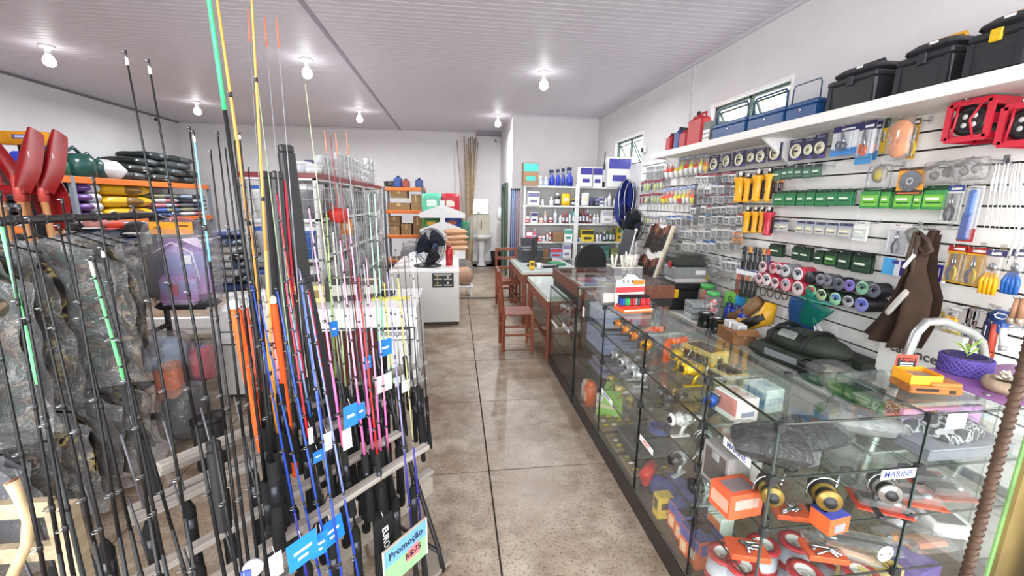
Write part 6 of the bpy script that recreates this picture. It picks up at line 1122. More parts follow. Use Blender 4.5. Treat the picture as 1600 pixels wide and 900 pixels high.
stock(0, [(815, 838, 255, 'x', '#8a6a4a', TL), (840, 847, 276, 'b', '#9fb4d8'), (848, 855, 277, 'b', '#9fb4d8'), (856, 866, 264, 's', BL_), (866, 874, 263, 's', BL_), (875, 882, 262, 's', '#3a4a9a'), (882, 893, 260, 's', BL_)], 'top of the left steel shelf')
stock(0, [(901, 920, 261, 'x', W_, '#3f3a8c'), (922, 937, 262, 'x', W_, '#3f3a8c'), (938, 942, 238, 'b', BK_, '#1a1a1a'), (944, 979, 246, 'x', W_, '#4a4a9c')], 'top of the right steel shelf')
stock(1, [(823, 841, 300, 'x', W_, '#6a6a8a'), (845, 850, 311, 'b', W_), (857, 864, 308, 'b', W_), (866, 875, 301, 'b', BK_, '#e8e8e8'), (876, 890, 302, 'p', YL), (892, 899, 310, 'b', BK_, YL)], 'second board of the left steel shelf')
stock(1, [(907, 919, 301, 'p', W_), (920, 926, 309, 'x', BK_), (927, 934, 309, 'x', '#3a3a4a', '#8a8aa8'), (935, 942, 309, 'x', W_), (943, 947, 310, 'b', W_), (948, 955, 300, 'b', W_, '#9aa0aa'), (956, 962, 311, 'b', W_)], 'second board of the right steel shelf')
stock(2, [(821, 827, 338, 'x', RD2, W_), (829, 840, 331, 'x', W_, '#3a3a6a'), (842, 848, 340, 'x', '#d88a6a', W_), (850, 855, 329, 'b', '#c9a89a', W_), (857, 863, 340, 'x', RD2, W_), (865, 871, 326, 'b', W_), (873, 878, 336, 'b', W_), (879, 883, 331, 'b', '#9a4a4a', RD2), (884, 888, 331, 'b', '#8a3a3a', RD2), (889, 893, 331, 'b', W_, TL), (894, 899, 325, 'b', TL, '#1a3a3a')], 'third board of the left steel shelf')
stock(2, [(904, 909, 327, 'b', BK_, RD2), (910, 915, 326, 'b', '#8a2a3a', RD2), (916, 920, 327, 'b', '#6a2a3a', W_), (921, 925, 334, 'b', RD2, W_), (926, 931, 335, 'b', W_), (932, 937, 335, 'b', W_), (939, 955, 328, 'x', W_, '#b8b8c0'), (956, 974, 338, 'x', W_, '#a8a8b0')], 'third board of the right steel shelf')
stock(3, [(822, 832, 362, 'x', PKK, W_), (833, 839, 357, 'b', PKK, W_), (841, 847, 368, 'x', RD2, W_), (848, 853, 366, 'b', W_, RD2), (854, 858, 363, 'b', W_, RD2), (859, 863, 363, 'b', RD2, W_), (864, 880, 362, 'x', '#8a6a4a', '#8a6a4a'), (882, 895, 358, 'x', W_, '#4a9a90')], 'fourth board of the left steel shelf')
stock(3, [(904, 913, 371, 'x', BL_, W_), (908, 928, 359, 'x', '#e0c83a', '#3a3a2a'), (932, 937, 363, 'b', W_, BK_), (938, 943, 363, 'b', W_, BK_), (944, 948, 362, 'b', BK_), (949, 953, 356, 'b', '#3a6a4a', YL), (954, 958, 356, 'b', '#3a6a4a', YL), (959, 963, 357, 'b', '#3a6a4a', BK_), (965, 972, 355, 'x', YL, '#3a6a3a')], 'fourth board of the right steel shelf')
stock(4, [(843, 858, 388, 'x', '#8a6a4a', '#8a6a4a'), (860, 879, 387, 'x', '#9fb4d8', '#c84a5a'), (880, 893, 380, 'x', W_, '#8a8ab0')], 'fifth board of the left steel shelf')
stock(4, [(905, 920, 384, 'b', '#8a8c90', W_), (928, 953, 384, 'x', '#5a8a80', '#3a6a60'), (956, 972, 388, 'x', '#a8b07a', '#7a8a5a')], 'fifth board of the right steel shelf')
# bundle of bright poles beside the shelf
for i, (px, c) in enumerate(((798, '#23406e'), (801, '#34628c'), (804, '#463a6a'), (807, '#5e5272'), (810, '#6a4a52'))):
    q = ony(px, 400, 7.12); t = thing('folded_pole', nth(i, 5) + ' bagged pole leaning at the end of the steel shelf', 'pole', (q.x, 7.12, 0), group='poles beside the steel shelf'); ob('pole', cached(('fpo', c), lambda: MB().tube([(0, .12, 0), (0, 0, 1.9)], .013, H(c, .4), 8)), t); ob('cap', cached(('fpc',), lambda: MB().ball((0, 0, 1.91), (.032, .032, .05), BLACK, 8, 5)), t)
# landing nets with white poles, black fan, board of knives, leaning panel
for i, (px, y, r) in enumerate(((979, 6.78, .31), (986, 6.86, .27))):
    q = ony(px, 300, y); t = thing('landing_net', ('front', 'rear')[i] + ' large blue landing net on white pole at the shelf corner', 'net', (q.x, y, 0), group='large landing nets')
    ob('hoop', MB().tube([(r * .42 * math.sin(a * .39), 0, 1.8 + r * math.cos(a * .39) - .1 * (math.cos(a * .39) < -.5)) for a in range(16)], .008, STEEL, 6, True, True), t)
    ob('net_bag', MB().sheet(lambda u, v: V((r * .4 * math.cos(u * 6.283) * (1 - v * .4), .06 + .2 * math.sin(v * 3.1), 1.8 + r * math.sin(u * 6.283) * (1 - v * .3) - .3 * v)), 16, 6, H('#27378a', .7, var=.3)), t)
    ob('pole', MB().tube([(0, 0, 1.5), (-.08, -.12, 0)], .011, H('#d8d8dc', .3), 7), t)
q = ony(990, 370, 6.25); t = thing('pedestal_fan', 'black pedestal fan at the far end of the slat wall', 'fan', (ony(989, 370, 6.42).x, 6.42, 0)); FB = H('#151517', .4)
def fanhead(t, c, R, yaw, z0=0):
    F = Matrix.Translation(V(c)) @ Matrix.Rotation(yaw, 4, 'Z') @ Matrix.Rotation(math.pi / 2, 4, 'X')
    b = MB()
    for r, z in ((1, 0), (.92, .05), (.7, .075), (.45, .085), (.92, -.05), (.7, -.075)): b.tube([(R * r * math.cos(a * .2618), R * r * math.sin(a * .2618), z) for a in range(24)], .004, FB, 4, True, True)
    for a in range(64): k = a * math.pi / 32; b.tube([(R * .2 * math.cos(k), R * .2 * math.sin(k), .088), (R * .75 * math.cos(k), R * .75 * math.sin(k), .07), (R * math.cos(k), R * math.sin(k), 0), (R * .7 * math.cos(k), R * .7 * math.sin(k), -.075)], .0026, FB, 3)
    ob('guard', b, t, F); ob('hub_badge', MB().lathe([(0, .095), (R * .2, .092), (R * .22, .08)], H('#1f2f4a', .3), 16), t, F)
    for k in range(3): ob('blade', MB().sheet(lambda u, v: V((R * (.15 + .78 * u) * math.cos(k * 2.094 + v * (1.7 - .3 * u)), R * (.15 + .78 * u) * math.sin(k * 2.094 + v * (1.7 - .3 * u)), .03 - .06 * v)), 6, 6, H('#1d2b3c', .25)), t, F)
    ob('motor', MB().lathe([(0, -.2), (R * .3, -.19), (R * .36, -.1), (R * .36, -.05), (0, -.05)], FB, 16), t, F)
fanhead(t, (0, 0, 1.36), .26, .5); ob('pole', MB().tube([(0, .1, .03), (0, .1, 1.3)], .018, FB, 8), t); ob('base', MB().lathe([(0, 0), (.2, 0), (.19, .02), (.03, .045), (0, .045)], FB, 20, TR((0, .1, 0))), t)
t = thing('knife_board', 'white board of sheathed knives leaning on the slat wall', 'board', (2.6, 5.55, .503)); A_ = [onx(1013, 346, 2.98), onx(1041, 340, 2.98), onx(1011, 442, 2.6), onx(986, 440, 2.6)]; o_ = V(t.location)
ex = (A_[3] - A_[2]); ex = V((0, 1, 0)) * .62; up_ = V((.3, 0, .98)).normalized(); nn = V((-up_.z, 0, up_.x)); BT = Matrix(((0, up_.x, nn.x, 0), (-1, up_.y, nn.y, .0), (0, up_.z, nn.z, 0), (0, 0, 0, 1)))
bl = .95; ob('board', MB(BT).cbox((0, bl / 2, .01), (.62, bl, .02), H('#dcdad4', .5), .002), t); ob('edge_batten', MB(BT).cbox((.33, bl / 2, .015), (.045, bl * 1.02, .03), wood('pale_pine', '#c8b89a', '#ddd0b8', 3, .5, 1), .003), t)
for r_ in range(2):
    for k in range(9):
        kn = thing('sheath_knife', '%s brown sheathed knife in the %s row of the white board' % (nth(k, 9), ('lower', 'upper')[r_]), 'knife', group='knives on the white board', T=Matrix.Translation(o_) @ BT @ TR((-.25 + .062 * k, .12 + .46 * r_ + .03 * math.sin(k), .021)))
        ob('sheath', cached(('kns', k % 3), lambda: MB().cbox((0, .11, .01), (.036, .24, .018), H(('#3a2622', '#2c1f1e', '#1f1f20')[k % 3], .6), .006)), kn); ob('handle', cached(('knh', k % 4), lambda: MB().cbox((0, .29, .012), (.03, .13, .022), H(('#6a2f22', '#241f1e', '#7d3a2a', '#8a6a50')[k % 4], .4), .007)), kn)
t = thing('leaning_panel', 'dark grey panel with white edge leaning beside the knife board', 'panel', (2.5, 5.98, .502)); ob('panel', MB().cbox((0, 0, .42), (.02, .42, .82), H('#3a3d42', .6), .004, rot=(0, .2, 0)), t); ob('edge', MB().tube([(-.09, -.215, .02), (.08, -.215, .82)], .012, H('#d8d8da', .4), 6).ball((.08, -.215, .83), (.05, .05, .05), WHITE, 8, 6), t)

# ---- alcove: sink, mirror, dispenser, bin, bamboo
BW = Y1 - .001
q = ony(752, 368, 11.4); t = thing('pedestal_sink', 'white pedestal sink against the back wall', 'sink', (q.x, 11.3, 0)); CER = H('#e6e6e4', .15)
ob('basin', MB().lathe([(0, .66), (.12, .66), (.26, .74), (.29, .82), (.27, .82), (.2, .73), (0, .71)], CER, 22, TR((0, 0, 0), (0, 0, 0), (1, .68, 1))), t); ob('pedestal', MB().lathe([(.13, 0), (.09, .06), (.075, .3), (.1, .68)], CER, 16), t); ob('faucet', MB().tube([(-.16, .12, .82), (-.16, .12, .95), (-.16, .02, .97)], .012, STEEL, 8), t)
t = thing('splash_panel', 'beige splash panel with a dark tap behind the sink', 'panel', (q.x, BW, 1.1)); ob('panel', MB().cbox((0, -.008, 0), (.5, .014, .56), H('#c9c4b4', .3), .003), t); ob('tap', MB().tube([(0, -.01, .1), (0, -.07, .1), (0, -.08, -.1)], .013, H('#6b5a44', .3, .6), 8), t)
MIR = H('#f2f4f4', .03, 1.0, var=.01); a, b = ony(738, 311, 11.45), ony(764, 334, 11.45); t = thing('mirror_cabinet', 'three-part mirror above the sink catching the daylight', 'mirror', ((a.x + b.x) / 2, BW, (a.z + b.z) / 2)); w, h = b.x - a.x, a.z - b.z
for u, v in ((-.5, -.22), (-.21, .3), (.31, .5)): ob('mirror_door', MB().bb(w * u, w * v - .006, -.06, -.045, -h / 2, h / 2, MIR), t)
ob('cabinet', MB().bb(-w / 2, w / 2, -.045, 0, -h / 2, h / 2, WHITE), t)
t = thing('towel_dispenser', 'white oval paper dispenser beside the green door', 'dispenser', T=frame((NX, 11.0, 1.4), (-1, 0, 0))); ob('cover', MB().ball((0, 0, .06), (.24, .36, .16), WHITE, 14, 10), t); ob('window', MB().box((0, -.14, .1), (.1, .02, .03), H('#55585c')), t)
q = onz(769, 414, 0); t = thing('waste_bin', 'black waste bin beside the sink', 'bin', (q.x + .1, 11.15, 0)); ob('bucket', MB().lathe([(0, 0), (.13, 0), (.17, .38), (.16, .38), (.12, .02)], BLACK, 18), t); ob('rim', MB().lathe([(.165, .37), (.18, .375), (.18, .39), (.165, .39)], BLACK, 18), t)
BAM = [H(c, .5, var=.2, scale=15) for c in ('#a08a6c', '#8a745a', '#b09c80')]
for i in range(13):
    q = ony(733 + (i % 7 - 3) * 1.3, 405, 10.9); px, py = [(714, 220), (725, 213), (729, 225), (732, 216), (735, 214), (738, 213), (741, 217), (744, 214), (747, 222), (728, 250), (736, 240), (742, 235), (733, 232)][i]; e = ony(px, py, 11.3)
    t = thing('bamboo_pole', nth(i, 13) + ' bamboo pole of the bundle standing by the sink', 'pole', (q.x, 10.9 - .03 * (i // 7), 0), group='bamboo poles by the sink'); d = e - V(t.location)
    ob('culm', MB().tube([d * (k / 9) for k in range(10)], [.026 - .0016 * k for k in range(10)], BAM[i % 3], 7), t); b = MB()
    for k in range(1, 9): b.tube([d * (k / 9) - d.normalized() * .006, d * (k / 9) + d.normalized() * .006], .029 - .0016 * k, BAM[1], 7)
    ob('node', b, t)

# ---- white counters
CW = H('#e4e3e0', .35, var=.02)
def counter(lb, x0, x1, y0, y1, h):
    t = thing('white_counter', lb, 'counter', ((x0 + x1) / 2, (y0 + y1) / 2, 0)); w, d = x1 - x0, y1 - y0
    ob('plinth', MB().bb(-w / 2 + .05, w / 2 - .05, -d / 2 + .05, d / 2 - .05, 0, .06, H('#4a443e')), t); ob('front_panel', MB().bb(-w / 2, w / 2, -d / 2, -d / 2 + .018, .05, h - .02, CW), t); ob('back_panel', MB().bb(-w / 2, w / 2, d / 2 - .018, d / 2, .05, h - .02, CW), t)
    for s in (-1, 1): ob('side_panel', MB().bb(s * (w / 2 - .009) - .009, s * (w / 2 - .009) + .009, -d / 2 + .018, d / 2 - .018, .05, h - .02, CW), t)
    ob('top', MB().cbox((0, 0, h - .01), (w + .01, d + .01, .022), H('#efeeec', .25), .003), t); return t
c1 = counter('long white counter behind the rod racks', -2.02, -.36, 3.6, 4.43, .79); c2 = counter('white counter with black fan and payment notice in the middle', -.9, .03, 5.68, 7.3, .77)
t = thing('payment_notice', 'black notice with four small price cells on the fan counter front', 'sign', T=TR((0, 5.679, 0))); a, b = ony(675, 427, 5.678), ony(709, 449, 5.678)
ob('board', MB().bb(a.x, b.x, -.006, 0, b.z, a.z, BLACK), t)
for k in range(4): ob('printed_cell', MB().bb(a.x + (.08 + .47 * (k % 2)) * (b.x - a.x), a.x + (.45 + .47 * (k % 2)) * (b.x - a.x), -.0075, -.006, b.z + (.12 + .42 * (k // 2)) * (a.z - b.z), b.z + (.2 + .42 * (k // 2)) * (a.z - b.z), H('#b9b9b4')).box((a.x + (.25 + .48 * (k % 2)) * (b.x - a.x), -.007, b.z + (.32 + .42 * (k // 2)) * (a.z - b.z)), (.02, .001, .03), H('#c8a83c' if k in (0, 2) else '#d8d8d8')), t)
ob('heading', MB().bb(a.x + .03, b.x - .03, -.0075, -.006, a.z - .03, a.z - .015, H('#c8c8c4')), t)
t = thing('table_fan', 'black table fan on the white counter turned to the right', 'fan', (-.42, 6.15, .772)); q = ony(674, 385, 6.15) - V(t.location); fanhead(t, (q.x, -.05, q.z), .27, .75); ob('base', MB().lathe([(0, 0), (.2, 0), (.2, .015), (.05, .05), (0, .05)], FB, 20), t); ob('neck', MB().tube([(0, 0, .04), (q.x * .6, .05, q.z * .55), (q.x, .06, q.z)], [.04, .035, .03], FB, 8), t)
q = ony(702, 413, 6.2); t = thing('thermos', 'red bottle standing on the fan counter', 'bottle', (q.x, 6.2, .772)); ob('bottle', MB().lathe([(0, 0), (.05, 0), (.05, .22), (.03, .26), (0, .26)], H('#b8202a', .3), 16), t); ob('cap', MB().lathe([(.032, .255), (.032, .3), (0, .305)], H('#8a1a22', .4), 14), t)
for i in range(4):
    q = ony(714, 395, 7.0); t = thing('bread_bag', ORD[i] + ' tan bag of the pile behind the red bottle counting up', 'bag', (q.x - .02 * (i % 2), 7.0, .772 + .14 + .085 * i), .1 * i, 'tan bags behind the bottle'); ob('bag', cached(('brb', i % 2), lambda: MB().pillow((0, 0, .045), (.36, .26, .1), H(('#c89a78', '#b98a66')[i % 2], .5), 3)), t); ob('seam', cached(('brs',), lambda: MB().box((.17, 0, .045), (.02, .2, .03), H('#d8b898'))), t)
q = ony(708, 400, 7.0); carton('white_carton', 'white carton under the tan bags', (q.x, 7.0, .772), .4, .28, .135, 0, '#dcdad6')
t = thing('folder_stack', 'white papers and folder behind the fan', 'paper', (-.5, 6.8, .772)); ob('paper', MB().cbox((0, 0, .05), (.5, .35, .1), WHITE, .004), t); ob('folder', MB().box((0, 0, .108), (.4, .3, .012), H('#c8ccd4')), t)
t = thing('clipboard', 'yellow ruler strip and pad on the white counter corner', 'pad', (-.62, 3.95, .792)); ob('pad', MB().cbox((0, 0, .006), (.34, .1, .012), H('#e0d34a'), .002), t); ob('tablet', MB().box((-.05, .08, .03), (.16, .1, .008), BLACK, (.5, 0, 0)), t)
for i, (x, y, w, d, h, c, lb) in enumerate(((-1.35, 3.95, .34, .2, .15, '#d8cc8a', 'patterned yellow carton on the long white counter'), (-1.62, 3.85, .2, .16, .12, '#e8e6e0', 'white carton of floats on the long white counter'), (-1.05, 4.0, .3, .22, .2, '#2e2828', 'dark carton on the long white counter'), (-.86, 4.1, .24, .2, .16, '#5a4638', 'brown basket on the long white counter'), (-1.82, 3.85, .3, .2, .1, '#efeeec', 'flat white box on the long white counter'))):
    prod('counter_carton', lb, 'box', (x, y, .792), w, d, h, .1 * i, c, (('F', 0, 0, .7, .5, '#8a7a4a' if i == 0 else '#b8b4ac'), ('T', 0, 0, .6, .5, '#c8c0a8')))
t = thing('door_mat', 'dark red bristle mat hanging on the counter front', 'mat', (-.72, 3.585, 0)); a, b = ony(595, 538, 3.57), ony(642, 600, 3.57); ob('mat', MB().bb(a.x + .72, -.62 + .2, -.012, -.002, .06, .6, H('#4a201c', .9, var=.4, scale=90, bump=.5)), t); ob('frame', MB().bb(-.16, .31, -.014, -.011, .6, .615, BLACK).bb(.295, .31, -.014, -.002, .02, .6, BLACK), t)
t = thing('price_strip', 'white card strip with black border along the counter front', 'sign', (-1.15, 3.588, .56)); ob('strip', MB().bb(-.8, .77, -.004, 0, -.05, .05, H('#f0f0ee')), t); ob('border', MB().bb(-.8, .78, -.006, -.002, .05, .06, BLACK).bb(.77, .78, -.006, -.002, -.06, .06, BLACK).bb(-.8, .78, -.006, -.002, -.06, -.05, BLACK), t)
for k in range(5): ob('price_print', MB().bb(-.72 + .3 * k, -.5 + .3 * k, -.0055, -.004, -.02, .02, H('#9a9a9e')), t)

# ---- orange racks
ORM = H('#d9702a', .45); BXM = '#9a7a55'
def orack(lb, x0, x1, y0, y1, zs, hpost):
    t = thing('orange_rack', lb, 'rack', ((x0 + x1) / 2, (y0 + y1) / 2, 0)); w, d = x1 - x0, y1 - y0
    for sx in (-1, 1):
        for sy in (-1, 1): ob('post', MB().bb(sx * w / 2 - .025, sx * w / 2 + .025, sy * d / 2 - .025, sy * d / 2 + .025, 0, hpost, H('#5a5f6a', .5)), t)
    for z in zs:
        ob('shelf_board', MB().bb(-w / 2, w / 2, -d / 2, d / 2, z - .03, z, H('#8d8478', .7)), t)
        for sy in (-1, 1): ob('beam', MB().cbox((0, sy * d / 2, z - .035), (w, .04, .075), ORM, .006), t)
        for sx in (-1, 1): ob('beam', MB().cbox((sx * w / 2, 0, z - .035), (.04, d, .075), ORM, .006), t)
    return t
RY = 9.6
orack('orange beamed rack of cardboard cartons at the back', -1.55, -.72, RY, RY + .6, (1.99, 1.5, .95, .4), 2.0)
bx = [(604, 627, 318, 328, 1.5, 0), (606, 642, 317, 328, 1.5, 0), (611, 638, 305, 317, 1.76, 0), (643, 658, 303, 328, 1.5, 0), (607, 625, 336, 350, 1.16, 0), (608, 624, 351, 365, .95, 0), (626, 643, 348, 365, .95, 0), (645, 659, 336, 365, .95, 1)]
for i, (a, b, t0, t1, z, q_) in enumerate(bx):
    if i == 0: continue
    A, B_ = ony(a, 330, RY + .1), ony(b, 330, RY + .1); hh = ony(a, t0, RY + .1).z - ony(a, t1, RY + .1).z
    carton('cardboard_carton', nth(i - 1, 7) + ' brown carton on the orange back rack', ((A.x + B_.x) / 2, RY + .22, z + .001), B_.x - A.x - .01, .4, hh * .97, 0, ('#9a7a55', '#8f6f4c', '#a5865f')[i % 3], group='cartons on the orange back rack')
for i, (px, w, h, c, lb) in enumerate(((622, .28, .26, '#23407e', 'blue jerry can on top of the back rack'), (634, .24, .2, '#8a3a34', 'red and white can on top of the back rack'), (655, .2, .22, '#22406e', 'small blue jerry can at the rack corner'))):
    q = ony(px, 290, RY + .2); jerry((q.x, RY + .25, 1.991), w, .16, h, c, lb, '#1a2a4a' if i != 1 else '#1b1b1d')
t = thing('cable_coil', 'black hose coil lying on top of the back rack', 'hose', (-1.4, RY + .25, 1.991)); ob('coil', MB().tube([((.16 + .01 * (k % 3)) * math.cos(k * .5), (.12) * math.sin(k * .5), .02 + .003 * k) for k in range(40)], .016, BLACK, 6), t); ob('tie', MB().cbox((.16, 0, .07), (.05, .02, .12), H('#55585c'), .004), t)
t = thing('wrapped_bundle', 'grey plastic wrapped bundle below the rack cartons', 'bundle', (-.95, RY - .35, .0)); ob('bundle', MB().ball((0, 0, .42), (.62, .5, .84), FILM, 14, 10, 3, .06), t); ob('contents', MB().ball((0, 0, .4), (.52, .4, .76), H('#6b6a6e', .7, var=.4), 12, 9, 6, .07), t)
# white stand with feed bags
t = thing('white_stand', 'white two-tier stand with sloped arms holding feed bags', 'stand', (-.28, 9.0, 0)); q = ony(690, 330, 9.0)
ob('post', MB().bb(-.05, .05, -.045, .02, 0, 1.72, WHITE), t)
for z in (1.36, 1.02):
    ob('shelf_board', MB().bb(-.48, .48, .0, .5, z + .06, z + .09, WHITE), t)
    for s in (-1, 1): ob('arm', MB().prism([(0, 0), (s * .47, 0), (s * .47, .1), (s * .05, .26), (0, .26)], .03, WHITE, TR((0, .0, z), (math.pi / 2, 0, 0))), t)
ob('base', MB().bb(-.48, .48, -.05, .5, 0, .05, WHITE), t)
for i, (px, z, c, c2, w, h, lb) in enumerate(((675, 1.45, '#5fb89a', '#d8e8dc', .44, .42, 'mint green feed bag on the upper tier'), (704, 1.45, '#b02a36', '#e8d8c8', .4, .42, 'red feed bag on the upper tier'), (674, 1.11, '#3f7a3a', '#d8a83a', .42, .26, 'green and orange feed bag on the lower tier'), (706, 1.11, '#2a4a9a', '#c86a3a', .44, .28, 'blue and orange feed bag on the lower tier'))):
    q = ony(px, 330, 9.15); t = thing('feed_bag', lb + ' of the white stand', 'bag', (q.x, 9.25, z + .001)); ob('bag', MB().pillow((0, 0, h / 2), (w, h, .2), H(c, .4, var=.15), i, .06, rot=(math.pi / 2, 0, 0)), t); ob('label', MB().pillow((0, -.06, h * .5), (w * .55, h * .4, .1), H(c2, .4), i, rot=(math.pi / 2, 0, 0)), t)
t = thing('feed_pack', 'peach plastic pack on a white stool beside the counter', 'bag', (.14, 7.6, .2)); ob('bag', MB().pillow((0, 0, .16), (.3, .26, .3), H('#c89468', .5), 4), t); ob('film', MB().pillow((0, 0, .22), (.34, .3, .44), FILM, 4), t)
t = thing('plastic_stool', 'low white plastic stool beside the fan counter', 'stool', (.14, 7.6, 0)); ob('seat', MB().cbox((0, 0, .185), (.3, .3, .03), WHITE, .008), t)
for sx in (-1, 1):
    for sy in (-1, 1): ob('leg', MB().cbox((sx * .12, sy * .12, .086), (.04, .04, .17), WHITE, .006), t)
t = thing('green_bottle_pack', 'green bottle pack hanging at the stand side', 'bag', (.2, 9.0, .9)); ob('pack', MB().pillow((0, 0, .2), (.2, .4, .16), H('#2f7a5a', .4), 2, rot=(math.pi / 2, 0, 0)), t); ob('film', MB().pillow((.14, 0, .25), (.24, .5, .2), FILM, 5, rot=(math.pi / 2, 0, 0)), t)
# ================================================================ left side: pallet rack, clothes rail, gondola
LX = -5.6
t = thing('orange_rack', 'long orange beamed rack of sacks along the left wall', 'rack', (-6.0, 7.0, 0))
for y in (-3.2, .1, 3.6):
    for sx in (-1, 1): ob('post', MB().bb(sx * .4 - .03, sx * .4 + .03, y - .03, y + .03, 0, 2.0, H('#7d838c', .5)), t)
for z in (1.995, 1.32, .6):
    ob('shelf_board', MB().bb(-.38, .38, -3.2, 3.62, z - .03, z - .002, H('#8b8378', .7)), t)
    for a, b in ((-3.2, .1), (.1, 3.63)):
        for sx in (-1, 1): ob('beam', MB().cbox((sx * .4, (a + b) / 2, z - .05), (.05, b - a - .01, .1), ORM, .008), t)
def onL(px, py, x=LX + .02): return onx(px, py, x)
def sack(name, lb, px0, px1, z, hh, c, c2, group, x=-5.95, ln=.62, c3=None, cat='sack'):
    a, b = onL(px0, 300), onL(px1, 300); w = abs(b.y - a.y); t = thing(name, lb, cat, (x, (a.y + b.y) / 2, z), group=group)
    ob('sack', MB().pillow((0, 0, hh / 2), (ln, w, hh * 1.04), H(c, .35, var=.2), int(px0 + z * 100), .04, pw=.24), t); ob('printed_label', MB().pillow((.03, w * .08, hh / 2), (ln * 1.02, w * .36, hh * .92), H(c2, .4), 3, pw=.24), t)
    if c3: ob('printed_band', MB().pillow((.02, w * .33, hh / 2), (ln * 1.01, w * .3, hh * .96), H(c3, .4), 2, pw=.24), t)
for i in range(4): sack('feed_sack', ORD[i] + ' black and purple feed sack of the stack counting up', 92, 166, 1.322 + .145 * i, .15, '#1c1a24', '#5a2f7c', 'black and purple sacks', c3='#c9cad6')
for i in range(3): sack('feed_sack', ORD[i] + ' yellow feed sack of the stack counting up', 168, 244, 1.322 + .2 * i, .2, '#d9ab1c', '#7a5a2a', 'yellow sacks')
CL = ('#3a4a6e', '#4a6ab0', '#b8707a', '#c8ccd4', '#8a8c70', '#6a6a74', '#33363f', '#9fb0c8')
for j, (a, b) in enumerate(((246, 285), (286, 328))):
    for i in range(5): sack('folded_clothes', '%s bagged garment of the %s clothes pile on the left rack counting up' % (ORD[i], ('near', 'far')[j]), a, b, 1.322 + .09 * i, .095, CL[(i + 3 * j) % 8], CL[(i * 3 + j + 1) % 8], 'bagged clothes on the left rack', cat='clothes')
for j, (a, b) in enumerate(((10, 50), (52, 90))):
    for i in range(3): sack('feed_sack', '%s dark sack of the %s stack at the near rack end' % (ORD[i], ('first', 'second')[j]), a, b, 1.322 + .15 * i, .15, '#26242c', '#6a6470', 'dark sacks at the near rack end')
for j in range(10):
    a = (200, 246, 285, 214, 258, 296, 228, 266, 250, 282)[j]; k = (0, 0, 0, 1, 1, 1, 2, 2, 3, 3)[j]
    sack('tarpaulin_pack', '%s dark bagged tarpaulin of the heap on top of the left rack' % ORD[j], a, a + (44, 40, 34, 46, 40, 28, 40, 42, 34, 36)[j], 1.998 + .135 * k, .15, ('#2a2e2d', '#353a3a', '#24282a')[j % 3], '#4a5054', 'bagged tarpaulins on the left rack', x=-5.95 + .05 * math.sin(j * 2), cat='tarpaulin')
for j, (px, w, h, c) in enumerate(((80, .34, .36, '#1f33a8'), (8, .3, .2, '#2336a0'))):
    q = onL(px, 270); jerry((-5.78, q.y, 1.998), w, .24, h, c, ('large', 'small')[j] + ' bright blue water jug on top of the left rack', '#1b2c90')
def wcan(px, s, lb, c='#1f4a44'):
    q = onL(px, 272); t = thing('watering_can', lb, 'watering can', (-5.8, q.y, 1.998)); m = H(c, .3)
    ob('body', MB().lathe([(0, 0), (s * .5, 0), (s * .48, s * .6), (s * .36, s * .78), (s * .2, s * .84), (.0, s * .84)], m, 16), t); ob('spout', MB().tube([(0, s * .4, s * .15), (0, s * .75, s * .5), (0, s * 1.0, s * .78)], [s * .14, s * .08, s * .06], m, 8), t); ob('handle', MB().tube([(0, s * .2, s * .8), (0, -.1 * s, s * 1.05), (0, -s * .45, s * .85), (0, -s * .5, s * .4)], s * .06, m, 7), t)
wcan(150, .42, 'big dark green watering can on top of the left rack'); wcan(116, .3, 'small dark green watering can on top of the left rack', '#2a5a46'); wcan(168, .36, 'third dark green watering can behind the big one', '#1d4440')
q = onL(188, 278); t = thing('white_sack', 'crumpled white sack beside the watering cans', 'sack', (-5.75, q.y, 1.998)); ob('sack', MB().pillow((0, 0, .14), (.3, .5, .28), H('#c9cbce', .5), 4, .1), t); ob('neck', MB().ball((0, -.1, .27), (.1, .12, .08), H('#b8babe'), 8, 6), t)
# post hole diggers in a stand with an orange header
DY = 3.7
t = thing('tool_stand', 'orange header board on a stand of red digging tools', 'stand', (ony(25, 300, DY).x, DY + .12, 0)); a, b = ony(-30, 206, DY), ony(58, 219, DY); ox = t.location.x
ob('header_board', MB().cbox(((a.x + b.x) / 2 - ox, 0, (a.z + b.z) / 2), (b.x - a.x, .05, .1), H('#e59a1f', .4), .004), t); ob('logo_panel', MB().box((b.x - ox - .17, -.027, (a.z + b.z) / 2 + .01), (.14, .003, .03), H('#4a4aa0')).box((b.x - ox - .17, -.029, (a.z + b.z) / 2 + .01), (.11, .002, .014), H('#d8d8f0')), t)
ob('post', MB().bb(-.03, .03, .0, .05, 0, b.z, DSTEEL), t); ob('base', MB().bb(-.5, .5, -.3, .2, 0, .03, DSTEEL), t); ob('cross_rail', MB().bb(-.5, .35, -.02, .0, 1.1, 1.14, DSTEEL), t); ob('clear_pack', MB().box((.12, -.03, b.z - .1), (.16, .01, .14), H('#9a948c', .3)).box((.14, -.036, b.z - .05), (.1, .002, .03), H('#2a4a9a')), t)
RDG = H('#860d13', .35, var=.15); HND = wood('handle_wood', '#b0784a', '#d3a06c', 3, .5, 2)
